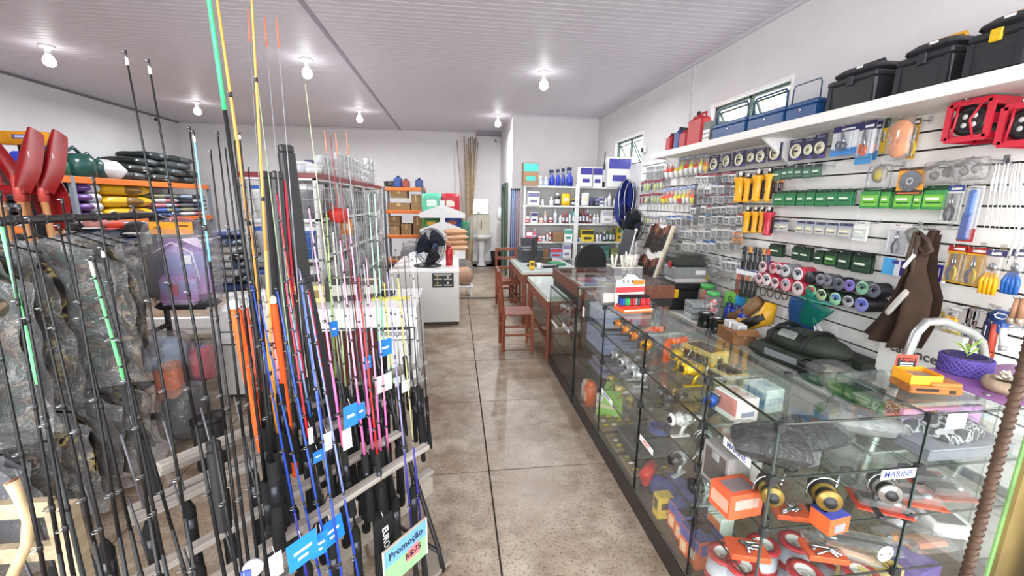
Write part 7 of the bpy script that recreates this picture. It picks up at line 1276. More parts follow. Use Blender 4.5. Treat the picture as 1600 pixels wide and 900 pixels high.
def digger(i, px, y, lb):
    q = ony(px, 300, y); t = thing('post_hole_digger', lb, 'digger', (q.x, y, 0), group='post hole diggers')
    for s in (-1, 1):
        ob('handle', MB().tube([(s * .1, 0, .03), (s * .06, 0, 1.25), (s * .06, 0, 1.78)], .021, HND, 8), t)
        ob('blade', MB().sheet(lambda u, v: V((s * (.07 + .16 * v) + (u - .5) * .17 * (1 - .45 * v ** 3) * (.55 + .45 * min(1, v * 3)), -.06 * math.cos((u - .5) * 2.6) * 1 + .03, 1.76 + .4 * v - .05 * (2 * u - 1) ** 2)), 8, 10, RDG), t); ob('socket', MB().tube([(s * .06, 0, 1.66), (s * .065, 0, 1.84)], .03, H('#c8504c', .4), 8), t)
    ob('pivot', MB().cbox((0, 0, 1.74), (.2, .03, .06), RDG, .008), t); ob('sticker', MB().box((.19, -.0, 2.0), (.004, .05, .08), WHITE), t)
digger(0, 52, DY - .2, 'red post hole digger with wooden handles under the orange header'); digger(1, 14, DY - .28, 'second red post hole digger at the photo edge')
q = ony(79, 300, DY - .1); t = thing('shovel', 'red round shovel blade standing upright beside the diggers', 'shovel', (q.x, DY - .1, 0)); ob('blade', MB().prism([(.12 * math.sin(a) * (1 if math.cos(a) < 0 else 1), 1.66 + .22 * math.cos(a)) for a in [i * .3 for i in range(21)]], .01, RDG, TR((0, 0, 0), (math.pi / 2, 0, 0))), t); ob('handle', MB().tube([(-.02, .02, .02), (0, .02, 1.5)], .02, HND, 8), t); ob('sticker', MB().box((-.05, -.012, 1.66), (.04, .003, .08), H('#d8c8a0')), t)
# clothes rail
RX, RZ = -2.17, 1.58; RB = H('#2b2727', .4)
t = thing('clothes_rail', 'dark pipe clothes rail crowded with bagged camouflage garments', 'clothes rail', (RX, 2.3, 0))
ob('rail', MB().tube([(0, -1.3, RZ), (0, 1.06, RZ), (.07, 1.1, RZ - .05)], .021, RB, 10), t); ob('lower_rail', MB().tube([(0, -1.3, .76), (0, 1.06, .76)], .018, RB, 8), t)
for y in (-1.28, 1.05): ob('upright', MB().tube([(0, y, .03), (0, y, RZ)], .02, RB, 8), t); ob('foot', MB().tube([(-.3, y, .02), (.3, y, .02)], .02, RB, 8), t)
for k in range(9): ob('hanger_clip', MB().tube([(.024 * math.cos(a * .5), -.4 + .16 * k, RZ + .024 * math.sin(a * .5)) for a in range(13)], .006, H('#3a3636', .4), 5), t)
CAMO = blotch('camouflage_cloth', ['#1d1613', '#3a2a20', '#5a4634', '#23412e', '#86705a', '#b09a7a', '#2e221a'], 7, .85); CAM2 = blotch('dark_camouflage', ['#1a1716', '#2e2723', '#463a31', '#665644', '#a8985e', '#241f1f'], 8, .85); CAM3 = blotch('green_camouflage', ['#18211b', '#23453a', '#3a2f24', '#6a5a46', '#1f3328'], 7, .85)
def garment(y, ztop, L, w, m, lb, rz=0, xo=0, cat='jacket', sd=0):
    t = thing('bagged_jacket' if cat == 'jacket' else 'bagged_trousers', lb, cat, T=TR((RX + xo, y, ztop), (0, 0, rz)), group='bagged garments on the rail')
    ob('hanger', MB().tube([(0, 0, .0), (0, 0, -.06), (w * .42, 0, -.13), (-w * .42, 0, -.13), (0, 0, -.06)], .006, BLACK, 5), t); rs = random.Random(sd); ph = [rs.uniform(0, 6) for _ in range(5)]
    def f(sg): return lambda u, v: V(((u - .5) * w * (.72 + .28 * min(1, v * 5)) * (1 + .05 * math.sin(6 * v + ph[0])), sg * (.02 + .05 * math.sin(math.pi * u) * math.sin(math.pi * min(1, v * 1.1 + .05)) + .015 * math.sin(9 * u + 5 * v + ph[1])), -.1 - L * v - .05 * abs(u - .5) * (1 - v) * 2 + .02 * math.sin(5 * u + ph[2]) * v))
    ob('cloth', MB().sheet(f(1), 12, 14, m).sheet(f(-1), 12, 14, m), t)
    def g(sg): return lambda u, v: V(((u - .5) * w * (1.16 if v > .1 else .9) * (1 + .04 * math.sin(7 * v + ph[3])), sg * (.03 + .07 * math.sin(math.pi * u) + .016 * math.sin(15 * u + 6 * v + ph[4]) + .012 * math.sin(23 * v - 9 * u + ph[0])), -.07 - (L + .1) * v - .06 * abs(u - .5) * (1 - v) * 2))
    ob('plastic_bag', MB().sheet(g(1), 22, 24, FILM).sheet(g(-1), 22, 24, FILM), t)
GM = (CAMO, CAM3, CAMO, CAM2, CAM3, CAMO, CAM2)
for i in range(7): garment(1.78 + .17 * i, RZ - .02, .72 + .04 * (i % 2), .52, GM[i], '%s bagged camouflage jacket on the upper rail counting from the camera' % ORD[i], .12 * math.sin(i * 2.1), .05 * math.sin(i * 1.7), sd=i)
for i in range(6): garment(1.62 + .21 * i, .75, .52, .5, (CAM2, H('#77767e', .7, var=.25, scale=6), CAMO, CAM2, H('#57504a', .7, var=.3, scale=6), CAM2)[i], '%s bagged garment on the lower rail counting from the camera' % ORD[i], .15 * math.sin(i * 1.3), .04 * math.sin(i * 2.3), 'trousers', sd=i + 20)
# backpack and small things at the rail end
BY = 3.3
def rect(px0, py0, px1, py1, y): a, b = ony(px0, (py0 + py1) / 2, y), ony(px1, (py0 + py1) / 2, y); c, d = ony((px0 + px1) / 2, py0, y), ony((px0 + px1) / 2, py1, y); return V(((a.x + b.x) / 2, y, (c.z + d.z) / 2)), b.x - a.x, c.z - d.z
p, w, h = rect(240, 370, 336, 478, BY)
def sunset():
    m, nt, b = newmat('lilac_print'); tc = nt.nodes.new('ShaderNodeTexCoord'); sx = nt.nodes.new('ShaderNodeSeparateXYZ'); nz = node(nt, 'ShaderNodeTexNoise', Scale=5.0); ad = nt.nodes.new('ShaderNodeMath'); ad.operation = 'MULTIPLY_ADD'; ad.inputs[1].default_value = .25
    link(nt, tc.outputs['Generated'], sx.inputs[0]); link(nt, tc.outputs['Object'], nz.inputs['Vector']); link(nt, nz.outputs['Fac'], ad.inputs[0]); link(nt, sx.outputs[2], ad.inputs[2])
    r = ramp(nt, [(.1, srgb('#c8c4dc')), (.3, srgb('#b07ab4')), (.55, srgb('#a884c4')), (.8, srgb('#8f9ccc')), (1.0, srgb('#b48cc8'))]); link(nt, ad.outputs[0], r.inputs[0]); link(nt, r.outputs[0], b.inputs['Base Color']); b.inputs['Roughness'].default_value = .4; return m
t = thing('backpack', 'lilac printed backpack in a clear bag hanging at the rail end', 'backpack', p); ob('shell', MB().cbox((0, 0, 0), (w * .9, .2, h * .96), sunset(), .09, tp=.82), t); ob('front_pocket', MB().cbox((w * .02, -.11, -h * .22), (w * .62, .06, h * .42), sunset(), .04), t); ob('bottom_panel', MB().cbox((0, 0, -h * .47), (w * .9, .2, .05), H('#1f1d24', .6), .02), t)
ob('side_pocket', MB().cbox((-w * .42, .02, 0), (w * .2, .16, h * .8), H('#2a2530', .7), .04), t); ob('zip', MB().tube([(-w * .36, -.09, -h * .1), (-w * .3, -.1, h * .3), (0, -.1, h * .44), (w * .3, -.1, h * .3), (w * .36, -.09, -h * .1)], .005, H('#e8e4f0', .4), 5), t); ob('printed_badge', MB().box((w * .22, -.104, h * .2), (w * .12, .004, h * .12), H('#e4e2ec')).cbox((-.0, -.145, -h * .2), (w * .14, .006, h * .16), H('#c0506a'), .002), t)
ob('plastic_bag', MB().pillow((0, 0, .06), (w * 1.1, h * 1.25, .36), FILM, 2, rot=(math.pi / 2, 0, 0)), t)
p, w, h = rect(233, 347, 301, 366, BY - .12); t = thing('header_card', 'orange header card above the lilac backpack', 'card', p); ob('card', MB().cbox((0, 0, 0), (w, .006, h), H('#e8941c', .4), .001), t); ob('print', MB().box((w * .3, -.004, h * .2), (w * .22, .002, h * .16), H('#6a3a14')).box((-w * .3, -.004, h * .05), (w * .16, .002, h * .2), H('#8a5a1c')), t); ob('hook', MB().tube([(0, 0, h / 2), (0, .04, RZ + .02 - p.z)], .004, STEEL, 5), t)
def item(name, lb, cat, r, y, c, kind='pillow', film=True, dp=.16, extra=None, seed=1):
    p, w, h = rect(*r, y); t = thing(name, lb, cat, p); m = c if not isinstance(c, str) else H(c, .5, var=.2)
    ob('content', MB().pillow((0, 0, 0), (w, h, dp), m, seed, .08, rot=(math.pi / 2, 0, 0)) if kind == 'pillow' else MB().cbox((0, 0, 0), (w, dp, h), m, min(w, h) * .15), t)
    if film: ob('plastic_bag', MB().pillow((0, 0, .02), (w * 1.12, h * 1.15, dp * 1.3), FILM, seed + 2, rot=(math.pi / 2, 0, 0)), t)
    if extra: ob('strap', MB().tube([(-w * .4, 0, h * .4), (0, -.03, h * .56), (w * .4, 0, h * .4)], .008, H(extra, .5), 6), t)
    ob('string', MB().tube([(0, 0, h * .45), (0, .02, h * .7)], .003, BLACK, 4), t)
item('bagged_bag', 'dark brown bag in film left of the lilac backpack', 'bag', (218, 395, 252, 465), 3.2, '#3b302d', dp=.2, extra='#1a1718')
item('cap', 'pale blue cap in film below the camouflage jackets', 'cap', (200, 528, 288, 578), 3.0, '#8fa0b8', dp=.22, seed=4); item('pouch', 'orange pouch hanging under the pale blue cap', 'pouch', (246, 560, 284, 628), 2.95, '#d9682c', 'box', dp=.1, extra='#2a2422'); item('pouch', 'dark pouch beside the orange one', 'pouch', (272, 560, 300, 610), 3.05, '#3a2c26', film=False)
item('bagged_ball', 'red and blue bag in film right of the orange pouch', 'bag', (300, 540, 334, 592), 3.15, '#b02038', dp=.2, extra='#2a3a9a', seed=6); item('bagged_bag', 'dark blue packet left of the red bag', 'bag', (286, 552, 306, 604), 3.1, '#232f7a', film=False, seed=5); item('bagged_bag', 'black bag in film low at the rail end', 'bag', (262, 604, 318, 680), 3.0, '#1c1b1d', dp=.26, seed=8)
p = onz(335, 728, 0)
for i, (px, y0, y1) in enumerate(((324, 640, 730), (342, 640, 725))): q0, q1 = onz(px, y1, 0), None; t = thing('black_tube', ('left', 'right')[i] + ' black padded tube standing by the rod rack', 'tube', q0, group='black padded tubes'); ob('tube', MB().lathe([(0, 0), (.05, 0), (.052, .3), (.045, .34), (0, .34)], H('#232325', .6), 14), t); ob('cap', MB().lathe([(.05, .3), (.056, .31), (.056, .345), (0, .35)], BLACK, 14), t)
# clothes packs in piles behind the rail
t = thing('clothes_shelf', 'white low shelf under piles of wrapped shirts', 'shelf', (-3.3, 5.3, 0)); ob('board', MB().cbox((0, 0, .62), (2.6, .6, .04), WHITE, .004), t); ob('board', MB().cbox((0, 0, .2), (2.6, .6, .04), WHITE, .004), t)
for s in (-1, 1): ob('end_panel', MB().bb(s * 1.29 - .01, s * 1.29 + .01, -.3, .3, 0, .62, WHITE), t)
PKC = ('#c9cace', '#b4b6bc', '#8e96a8', '#d6d4d2', '#a8a4a0', '#3f4f86', '#c2b8b0')
for j in range(7):
    for i in range(8 if j > 2 else 9):
        x = -4.42 + .36 * j; t = thing('shirt_pack', '%s wrapped shirt of the %s pile counting up' % (ORD[i], ORD[j] + ' white'), 'shirt', (x, 5.25 + .02 * (i % 2), .642 + .088 * i), .05 * math.sin(i + j), 'wrapped shirts in piles'); c = PKC[(i * 3 + j) % 7]
        ob('shirt', cached(('shp', c), lambda: MB().pillow((0, 0, .043), (.33, .42, .085), H(c, .5, var=.15), 2, .04, 8, 6)), t); ob('band', cached(('shb', (i + j) % 3), lambda: MB().pillow((.1, 0, .043), (.09, .43, .088), H(('#2f3138', '#e6e4e0', '#4a5a80')[(i + j) % 3], .5), 2, .04, 6, 6)), t)
for i, (px0, px1, y0, y1, c, lb) in enumerate(((100, 130, 346, 364, '#2a2424', 'black and white cap on the shirt piles'), (132, 168, 340, 358, '#c88a86', 'pink cap on the shirt piles'), (168, 196, 346, 358, '#d8482f', 'bright red cap on the shirt piles'), (196, 232, 345, 366, '#3a3436', 'black cap with logo on the shirt piles'), (256, 300, 338, 352, '#c05a50', 'red and white cap behind the header card'), (300, 330, 340, 372, '#26242a', 'black cap at the far end of the piles'))):
    p, w, h = rect(px0, y0, px1, y1, 5.0); t = thing('cap', lb, 'cap', p); ob('crown', MB().ball((0, 0, 0), (w, .2, h), H(c, .7), 12, 8), t); ob('brim', MB().cbox((w * .2, -.12, -h * .35), (w * .6, .14, .012), H('#e4e2e0' if i != 2 else c, .6), .005), t)

# ---- gondola shelving with red trim
GX0, GX1, GY0, GY1, GZ = -2.15, -1.42, 4.65, 8.5, 1.955
t = thing('gondola_shelf', 'white wire gondola with dark red top edge full of bagged goods', 'shelf', ((GX0 + GX1) / 2, (GY0 + GY1) / 2, 0)); gx, gy = (GX1 - GX0) / 2, (GY1 - GY0) / 2; MAR = H('#7d1c22', .35)
for z in (.12, .62, 1.08, 1.5, 1.92): ob('shelf_board', MB().bb(-gx, gx, -gy, gy, z - .025, z, WHITE), t)
for a in ((gx - .01, gx + .015, -gy, gy), (-gx - .015, -gx + .01, -gy, gy), (-gx, gx, -gy - .015, -gy + .01)): ob('red_trim', MB().bb(*a, GZ - .04, GZ + .012, MAR), t)
for k in range(6):
    for s in (-1, 1): ob('post', MB().bb(s * (gx - .02) - .02, s * (gx - .02) + .02, -gy + k * gy * .4 - .0, -gy + k * gy * .4 + .04, 0, GZ - .04, H('#d5d5d3', .4)), t)
b = MB()
for k in range(26): y = -gy + gy * 2 * k / 25; b.tube([(gx + .025, y, .1), (gx + .025, y, 1.86)], .004, H('#c9c9c8', .35, .4), 4)
for k in range(14): b.tube([(gx + .025, -gy, .2 + .125 * k), (gx + .025, gy, .2 + .125 * k)], .004, H('#c9c9c8', .35, .4), 4)
for k in range(9): b.tube([(-gx + gx * .25 * k, -gy - .02, .1), (-gx + gx * .25 * k, -gy - .02, 1.86)], .004, H('#c9c9c8', .35, .4), 4)
for k in range(14): b.tube([(-gx, -gy - .02, .2 + .125 * k), (gx, -gy - .02, .2 + .125 * k)], .004, H('#c9c9c8', .35, .4), 4)
ob('wire_mesh', b, t)['kind'] = 'stuff'
rr = random.Random(11); GC = ('#c2c3c6', '#a9abb0', '#d8d6d4', '#8b8d94', '#b5b2b4', '#5f6b8c', '#9aa0a4', '#cfcfce', '#6e6a70')
for r_, z in enumerate((1.5, 1.08, .62, .12)):
    for k in range(9):
        c = GC[rr.randrange(9)]; y = GY0 + .22 + .42 * k; hh = .36 - .05 * (k % 3) * .5
        tt = thing('bagged_goods', '%s grey bagged ware on the %s gondola board counting from the camera' % (ORD[k], ('upper', 'second', 'third', 'bottom')[r_]), 'bag', (GX1 - .17, y, z), 0, 'bagged ware in the gondola'); 
        ob('ware', cached(('gw', c, k % 3), lambda: MB().pillow((0, 0, hh / 2), (.3, .36, hh), H(c, .5, var=.2), k, .08, 8, 8) if k % 3 else MB().lathe([(0, 0), (.13, 0), (.16, hh * .8), (.17, hh), (.0, hh)], H(c, .4), 14)), tt)
        ob('film', cached(('gwf', k % 3), lambda: MB().pillow((0, 0, hh * .52), (.34, .4, hh * 1.06), FILM, k, .1, 8, 8)), tt)
for r_, z in enumerate((1.5, 1.08, .62)):
    for k in range(2):
        c = ('#e4e4e2', '#8a8c90', '#cdd0d6', '#4a6ab0', '#d9d9d8', '#6a6a70')[r_ * 2 + k]; tt = thing('plastic_pot', '%s %s stack of pots on the front gondola boards' % (('left', 'right')[k], ('upper', 'middle', 'lower')[r_]), 'pot', (GX0 + .2 + .34 * k, GY0 + .1 - .0, z), 0, 'pots at the gondola front')
        ob('pot', MB().lathe([(0, 0), (.11, 0), (.14, .26), (.15, .27), (.15, .31), (0, .31)], H(c, .35), 18), tt); ob('lid', MB().lathe([(.153, .3), (.153, .335), (0, .34)], H('#efefee' if k else '#3f66b8', .4), 18), tt)
p, w, h = rect(512, 324, 546, 348, onx(529, 336, -1.3).y); t = thing('net_bag', 'bright red net bag hanging at the gondola corner', 'bag', p); ob('bag', MB().ball((0, 0, 0), (w, .2, h), H('#d8362c', .6, var=.3, scale=60, bump=.5), 12, 8, 2, .08), t); ob('tie', MB().tube([(0, 0, h * .4), (-.11, 0, h * .8)], .006, H('#d8362c'), 5), t)
p, w, h = rect(534, 342, 550, 366, onx(542, 354, -1.345).y); t = thing('orange_pack', 'small orange packet under the red net bag', 'pack', p); ob('pack', MB().cbox((0, 0, 0), (w, .06, h), H('#d9902a', .5), .01), t); ob('label', MB().box((0, -.031, 0), (w * .6, .002, h * .4), H('#f0e0c0')), t); ob('hook', MB().tube([(0, 0, h * .5), (-.09, 0, h * .6)], .004, STEEL, 4), t)
# on top of the gondola: tubs, tins
for i, (px, y, r, h, c, lb) in enumerate(((464, 4.8, .15, .13, '#d4d6da', 'left white tub on the gondola top'), (484, 4.85, .13, .11, '#dfe3e4', 'right white tub on the gondola top'))):
    q = ony(px, 270, y); t = thing('plastic_tub', lb, 'tub', (q.x, y, GZ + .002)); ob('tub', MB().lathe([(0, 0), (r * .85, 0), (r, h * .85), (0, h * .85)], H(c, .4), 18), t); ob('lid', MB().lathe([(r * 1.03, h * .8), (r * 1.03, h), (0, h * 1.02)], WHITE, 18), t)
q = ony(492, 270, 5.1); prod('small_carton', 'dark blue carton behind the tubs on the gondola top', 'box', (q.x, 5.1, GZ + .013), .16, .12, .16, 0, '#23346e', (('F', 0, 0, .6, .5, '#3a4a8a'),))
TIN = H('#dfe1e3', .25, .3)
for i, (px, top, y) in enumerate(((507, 249, 5.0), (513, 252, 5.15), (523, 247, 5.3), (529, 250, 5.45), (538, 236, 5.7), (546, 238, 5.9), (552, 241, 6.1), (557, 246, 6.3), (562, 245, 6.5), (566, 247, 6.75), (572, 249, 7.0), (577, 251, 7.2), (582, 251, 7.5), (587, 252, 7.8))):
    q, q2 = ony(px, 280, y), ony(px, top, y); n = max(2, round((q2.z - GZ) / .11))
    for k in range(n):
        t = thing('metal_mug', '%s mug of the %s stack of tin mugs on the gondola top' % (ORD[k], ORD[i]), 'mug', (min(q.x, GX1 - .05), y, GZ + .013 + .105 * k), group='tin mugs stacked on the gondola')
        ob('cup', cached(('mug',), lambda: MB().lathe([(0, 0), (.055, 0), (.055, .1), (.057, .104), (.05, .104), (.05, .01)], TIN, 16)), t); ob('handle', cached(('mugh',), lambda: MB().tube([(.05, 0, .02), (.085, 0, .035), (.085, 0, .07), (.05, 0, .085)], .006, TIN, 6)), t)
# ================================================================ fishing rod racks in front
RD_O = V((-.08, 1.66, 0)); RD_D = V((.667, .745, 0)).normalized(); RD_P = V((-RD_D.y, RD_D.x, 0))
def rp(px, py, v): return onp(px, py, RD_O + RD_P * v, RD_P)
def re(px, py, u): return onp(px, py, RD_O + RD_D * u, RD_D)
t = thing('rod_rack', 'grey slatted rod rack with black steel legs full of fishing rods', 'rod rack', RD_O); SL = wood('weathered_slat', '#8a8178', '#b3aca4', 3, .7, 0); RO = V(RD_O)
def rail(v, a, b, hh=.035, th=.018):
    A, B_ = rp(*a, v), rp(*b, v); z = (A.z + B_.z) / 2; d = (B_ - A); d.z = 0; L = d.length; M_ = (A + B_) / 2; M_.z = z
    X = d.normalized(); T = Matrix(((X.x, -X.y, 0, M_.x), (X.y, X.x, 0, M_.y), (0, 0, 1, M_.z), (0, 0, 0, 1))); 
    ob('slat', MB().cbox((0, 0, 0), (L, th * 2.2, hh * .6), SL, .003), t, Matrix.Translation(-RO) @ T); return z
for v, a, b in ((.06, (120, 1037), (667, 700)), (.2, (100, 960), (624, 682)), (.26, (330, 1010), (673, 716)), (.42, (200, 810), (664, 584)), (.36, (200, 825), (600, 622)), (.56, (250, 760), (664, 552)), (.5, (250, 745), (640, 560))):
    z = rail(v, a, b)
PE = onz(674, 756, .1); X = RD_D; ob('base_plank', MB().cbox((-.85, 0, .1), (1.7, .03, .1), H('#b5aca0', .7), .003), t, Matrix(((X.x, -X.y, 0, PE.x - RO.x), (X.y, X.x, 0, PE.y - RO.y), (0, 0, 1, 0), (0, 0, 0, 1))))
LEG = H('#2e2c2d', .45, .4)
for u in (0, -1.75):
    for P_ in ([(0, 0, .01), (0, .03, .12), (0, .3, .72), (0, .42, .98)], [(0, .46, .01), (0, .46, .2), (0, .36, .6), (0, .42, .98)], [(0, 0.02, .1), (0, .46, .1)], [(0, .3, .72), (0, .58, .72), (0, .62, .01)]):
        ob('leg', MB().tube([RD_D * (u + p[0]) + RD_P * p[1] + V((0, 0, p[2])) for p in P_], .011, LEG, 6), t)
ob('foot_plate', MB().cbox(tuple(RD_D * .0 + RD_P * .1 + V((0, 0, .02))), (.12, .2, .02), H('#8a7f74', .7), .003, (0, 0, math.atan2(RD_D.y, RD_D.x))), t)
GRIP = H('#121213', .9, bump=.2, scale=200); CORK = H('#b08a5a', .8, bump=.3, scale=120)
def rod(top, bot, v, col, lb, col2=None, split=.5, r0=.0058, r1=.0016, grip=.3, tip=None, tipc=None, guides=6, group=None, gc=None, lean=0):
    A, B_ = rp(*top, v + lean), rp(*bot, v); L = (A - B_).length; d = (A - B_) / L
    if bot[1] >= 890: B_ = B_ + d * ((.03 - B_.z) / d.z); L = (A - B_).length
    if B_.z < .02:
        k = (.02 - B_.z) / d.z; B_ = B_ + d * k; L = (A - B_).length
    t = thing('fishing_rod', lb, 'fishing rod', B_, group=group or 'rods in the rack'); P = lambda s: d * (L * s); R = lambda s: r0 + (r1 - r0) * s
    n = 8; m1 = H(col, .38, spec=.35); m2 = H(col2 or col, .38, spec=.35); s0 = min(grip / L, .5)
    ob('blank', MB().tube([P(s0 + (split - s0) * i / 3) for i in range(4)], [R(s0 + (split - s0) * i / 3) for i in range(4)], m1, 6) if split > s0 else MB().tube([P(s0), P(s0 + .02)], R(s0), m1, 6), t)
    sp = max(split, s0 + .02); ob('upper_blank', MB().tube([P(sp + (1 - sp) * i / 4) for i in range(5)], [R(sp + (1 - sp) * i / 4) for i in range(5)], m2, 5), t)
    ob('grip', MB().tube([P(0), P(.01), P(s0 * .45), P(s0 * .5), P(s0)], [r0 * 2.2, r0 * 2.6, r0 * 2.1, r0 * 1.6, r0 * 2.2], gc or GRIP, 8), t); ob('reel_seat', MB().tube([P(s0 * .52), P(s0 * .78)], r0 * 1.9, H('#33363b', .3, .6), 8), t)
    if guides:
        F = frame((0, 0, 0), d, (0, 0, 1)); b = MB(); side = (V((0, -1, 0)) - d * d.dot(V((0, -1, 0)))).normalized()
        for i in range(guides):
            s = s0 + (1 - s0) * (.16 + .84 * (i / (guides - 1)) ** .8); q = .0075 - .0048 * i / (guides - 1); c = P(s) + side * (R(s) + q * 1.3); e = d.cross(side)
            b.tube([c + (side * math.cos(a * 1.05) + e * math.sin(a * 1.05)) * q for a in range(6)], .0011, H('#9fa2a6', .25, .9), 4, True, True); b.tube([P(s - .008), P(s - .004) + side * R(s) * .5, c - side * q], .0012, H('#5a5c60', .3, .8), 4); b.tube([P(s - .006), P(s + .002)], R(s) + .0009, H('#19191b', .4), 6)
        ob('guides', b, t)['kind'] = 'stuff'
    if tipc: ob('tip', MB().tube([P(1 - (tip or .06)), P(1 - (tip or .06) / 2), P(1)], [R(1) + .0012] * 2 + [R(1)], H(tipc, .4), 5), t)
    return t
BKR = '#121214'; K = 0
# black rods of the near half (photo columns at the top and the bottom of each)
for i, (a, b, v, c2, tc) in enumerate((((-28, 400), (72, 905), -.05, None, None), ((0, 300), (100, 905), -.03, None, None), ((14, 322), (116, 905), -.1, None, None), ((30, 322), (160, 905), -.02, None, None), ((46, 340), (175, 905), -.14, None, None), ((97, 312), (198, 905), -.06, None, None), ((92, 352), (222, 905), -.01, None, None), ((146, 278), (250, 905), -.08, None, None), ((159, 386), (262, 905), -.12, None, '#d8d8d8'), ((146, 400), (292, 905), -.03, None, None), ((208, 322), (306, 905), -.1, None, None), ((196, 82), (352, 905), -.02, None, '#e4e2dc'), ((232, 96), (372, 905), -.08, None, '#e4e2dc'), ((302, 206), (392, 905), -.03, '#6fb4d0', '#e8e8e6'), ((296, 200), (380, 905), .04, None, None), ((329, 236), (406, 905), .02, None, None), ((340, 208), (418, 900), -.05, None, None), ((352, 232), (430, 880), .1, None, None), ((374, 208), (438, 860), .02, None, '#e0e0de'), ((388, 262), (440, 840), .08, None, None), ((366, 220), (425, 800), .14, None, None))):
    rod(a, b, v, BKR, '%s black rod counting from the near end of the rack' % (ORD[i] if i < 16 else ('seventeenth', 'eighteenth', 'nineteenth', 'twentieth', 'twenty-first')[i - 16]), c2, .58 if not c2 else .84, tipc=tc, tip=.012, r0=.0076, group='black rods of the near half')
rod((0, 345), (131, 905), .0, '#2a2b2c', 'black rod with a bright neon green middle at the photo edge', '#6fe08a', .81, r0=.0068, r1=.003, group='neon green rods'); rod((140, 405), (244, 770), .06, '#3a3b3c', 'black rod with a neon green upper half in front of the jackets', '#66e07e', .42, r1=.0022, tipc='#f0e0d8', group='neon green rods')
# long poles reaching the ceiling
rod((318, -60), (448, 850), .1, '#1d1e20', 'tallest rod with a green upper half reaching out of the photo', '#3fc978', .8, r0=.008, r1=.005, guides=0); rod((331, -60), (452, 800), .14, '#e8a030', 'tall orange rod beside the green tipped one', '#e09a4a', .4, r0=.008, r1=.003, guides=4); rod((390, -60), (436, 760), .2, '#e0a860', 'second tall orange rod', '#dc9c50', .5, r0=.007, r1=.0028, guides=4)
for i, (a, b, c, tc) in enumerate((((387, 14), (436, 740), '#6a6a6e', '#e8604a'), ((413, 24), (470, 700), '#7a7a80', '#f0603c'), ((432, 27), (486, 700), '#85858c', '#f06a48'), ((400, 110), (470, 690), '#8fa088', None), ((477, 132), (545, 690), '#b4c49a', None), ((507, 205), (560, 690), '#8a8a8e', '#f07a5c'), ((524, 208), (572, 690), '#77777c', '#f07a60'), ((541, 208), (584, 690), '#8f8f94', '#f07a60'), ((516, 212), (566, 690), '#8a2a34', None), ((525, 218), (578, 690), '#8a2a34', None))):
    rod(a, b, .45, c, '%s slender pole of the rear rack row %s' % (ORD[i], 'with coral tip' if tc else 'without bright tip'), None, .5, r0=.004, r1=.0014, tipc=tc, guides=0, group='slender poles of the rear row')
# coloured rods (top, bottom, plane, lower colour, upper colour)
PK, BL2, RDD, GRR, VI, YE, WH2 = '#ee6fb0', '#1f3c98', '#d0222a', '#4fae4a', '#2e2b86', '#e8dc5a', '#d8d8dc'
CR = [((432, 300), (492, 700), .3, '#c02a44', '#b82a40', 'crimson rod left of the large black case'), ((434, 312), (488, 690), .32, GRR, '#8fd07a', 'green rod beside the crimson rod'), ((482, 322), (551, 805), .1, PK, '#f09cc8', 'first pink rod from the left'), ((531, 372), (581, 812), .1, PK, '#f2a6cc', 'second pink rod from the left'), ((543, 322), (592, 800), .14, PK, '#f2a0c8', 'third pink rod from the left'), ((560, 430), (600, 812), .05, RDD, '#e83a3a', 'bright red rod between the pink rods'), ((572, 400), (602, 800), .16, PK, '#e8a8c4', 'fourth pink rod from the left'), ((586, 420), (613, 800), .18, PK, '#e8b4cc', 'fifth pink rod from the left'),
      ((600, 440), (620, 690), .3, '#3a9a58', YE, 'green rod with yellow upper half near the rack end'), ((604, 420), (650, 895), -.02, VI, '#8a86b8', 'left violet rod at the rack end'), ((622, 430), (664, 895), .0, VI, '#a8a47a', 'right violet rod at the rack end'), ((621, 432), (640, 640), .4, '#2a2a2c', YE, 'pale yellow rod at the rack end'),
      ((393, 440), (478, 895), .0, VI, BL2, 'violet rod left of the blue ones'), ((405, 470), (499, 895), .02, BL2, '#3a58b0', 'first blue rod with a tag'), ((432, 450), (516, 895), -.02, BL2, '#3552b0', 'second blue rod with a tag'), ((470, 440), (533, 895), -.04, BL2, '#4a66b8', 'third blue rod with a tag'), ((480, 455), (559, 895), -.05, BL2, '#7a8ac8', 'blue rod right of the tags'), ((468, 420), (520, 780), .15, '#3a4ea8', '#9a9ac8', 'blue rod behind the pink rods'), ((450, 460), (505, 760), .2, '#2f6ac8', '#9ab4e0', 'light blue rod behind the red rods'),
      ((446, 440), (498, 800), .12, RDD, '#d84a5a', 'left red rod among the blue rods'), ((482, 452), (540, 795), .14, RDD, '#a82630', 'right red rod among the blue rods'), ((420, 470), (450, 740), .2, '#e0503a', '#f0a0a8', 'salmon rod beside the orange sleeves'), ((377, 478), (428, 735), .2, '#b8503c', '#c86a54', 'rust coloured rod beside the orange sleeve'), ((388, 462), (432, 700), .26, '#3f66a8', '#6a96d0', 'steel blue rod between the orange sleeves'), ((412, 450), (460, 720), .2, '#d84a4a', '#f0c0c8', 'pale pink rod between the orange sleeves'),
      ((510, 330), (530, 690), .4, '#8fb84a', '#a8d07a', 'lime rod behind the pink rods'), ((520, 360), (548, 700), .38, '#b0c88a', '#dce8c8', 'pale green rod behind the pink rods'), ((575, 300), (600, 640), .45, '#7fd0a0', '#a8e0bc', 'mint rod at the far end of the rack'), ((585, 300), (606, 640), .45, '#7fd0a0', '#b0e4c4', 'second mint rod at the far end of the rack')]
for a, b, v, c, c2, lb in CR: rod(a, b, v, c, lb, c2, .5, r0=.0066 if c == PK else .0056, r1=.002, group='coloured rods')
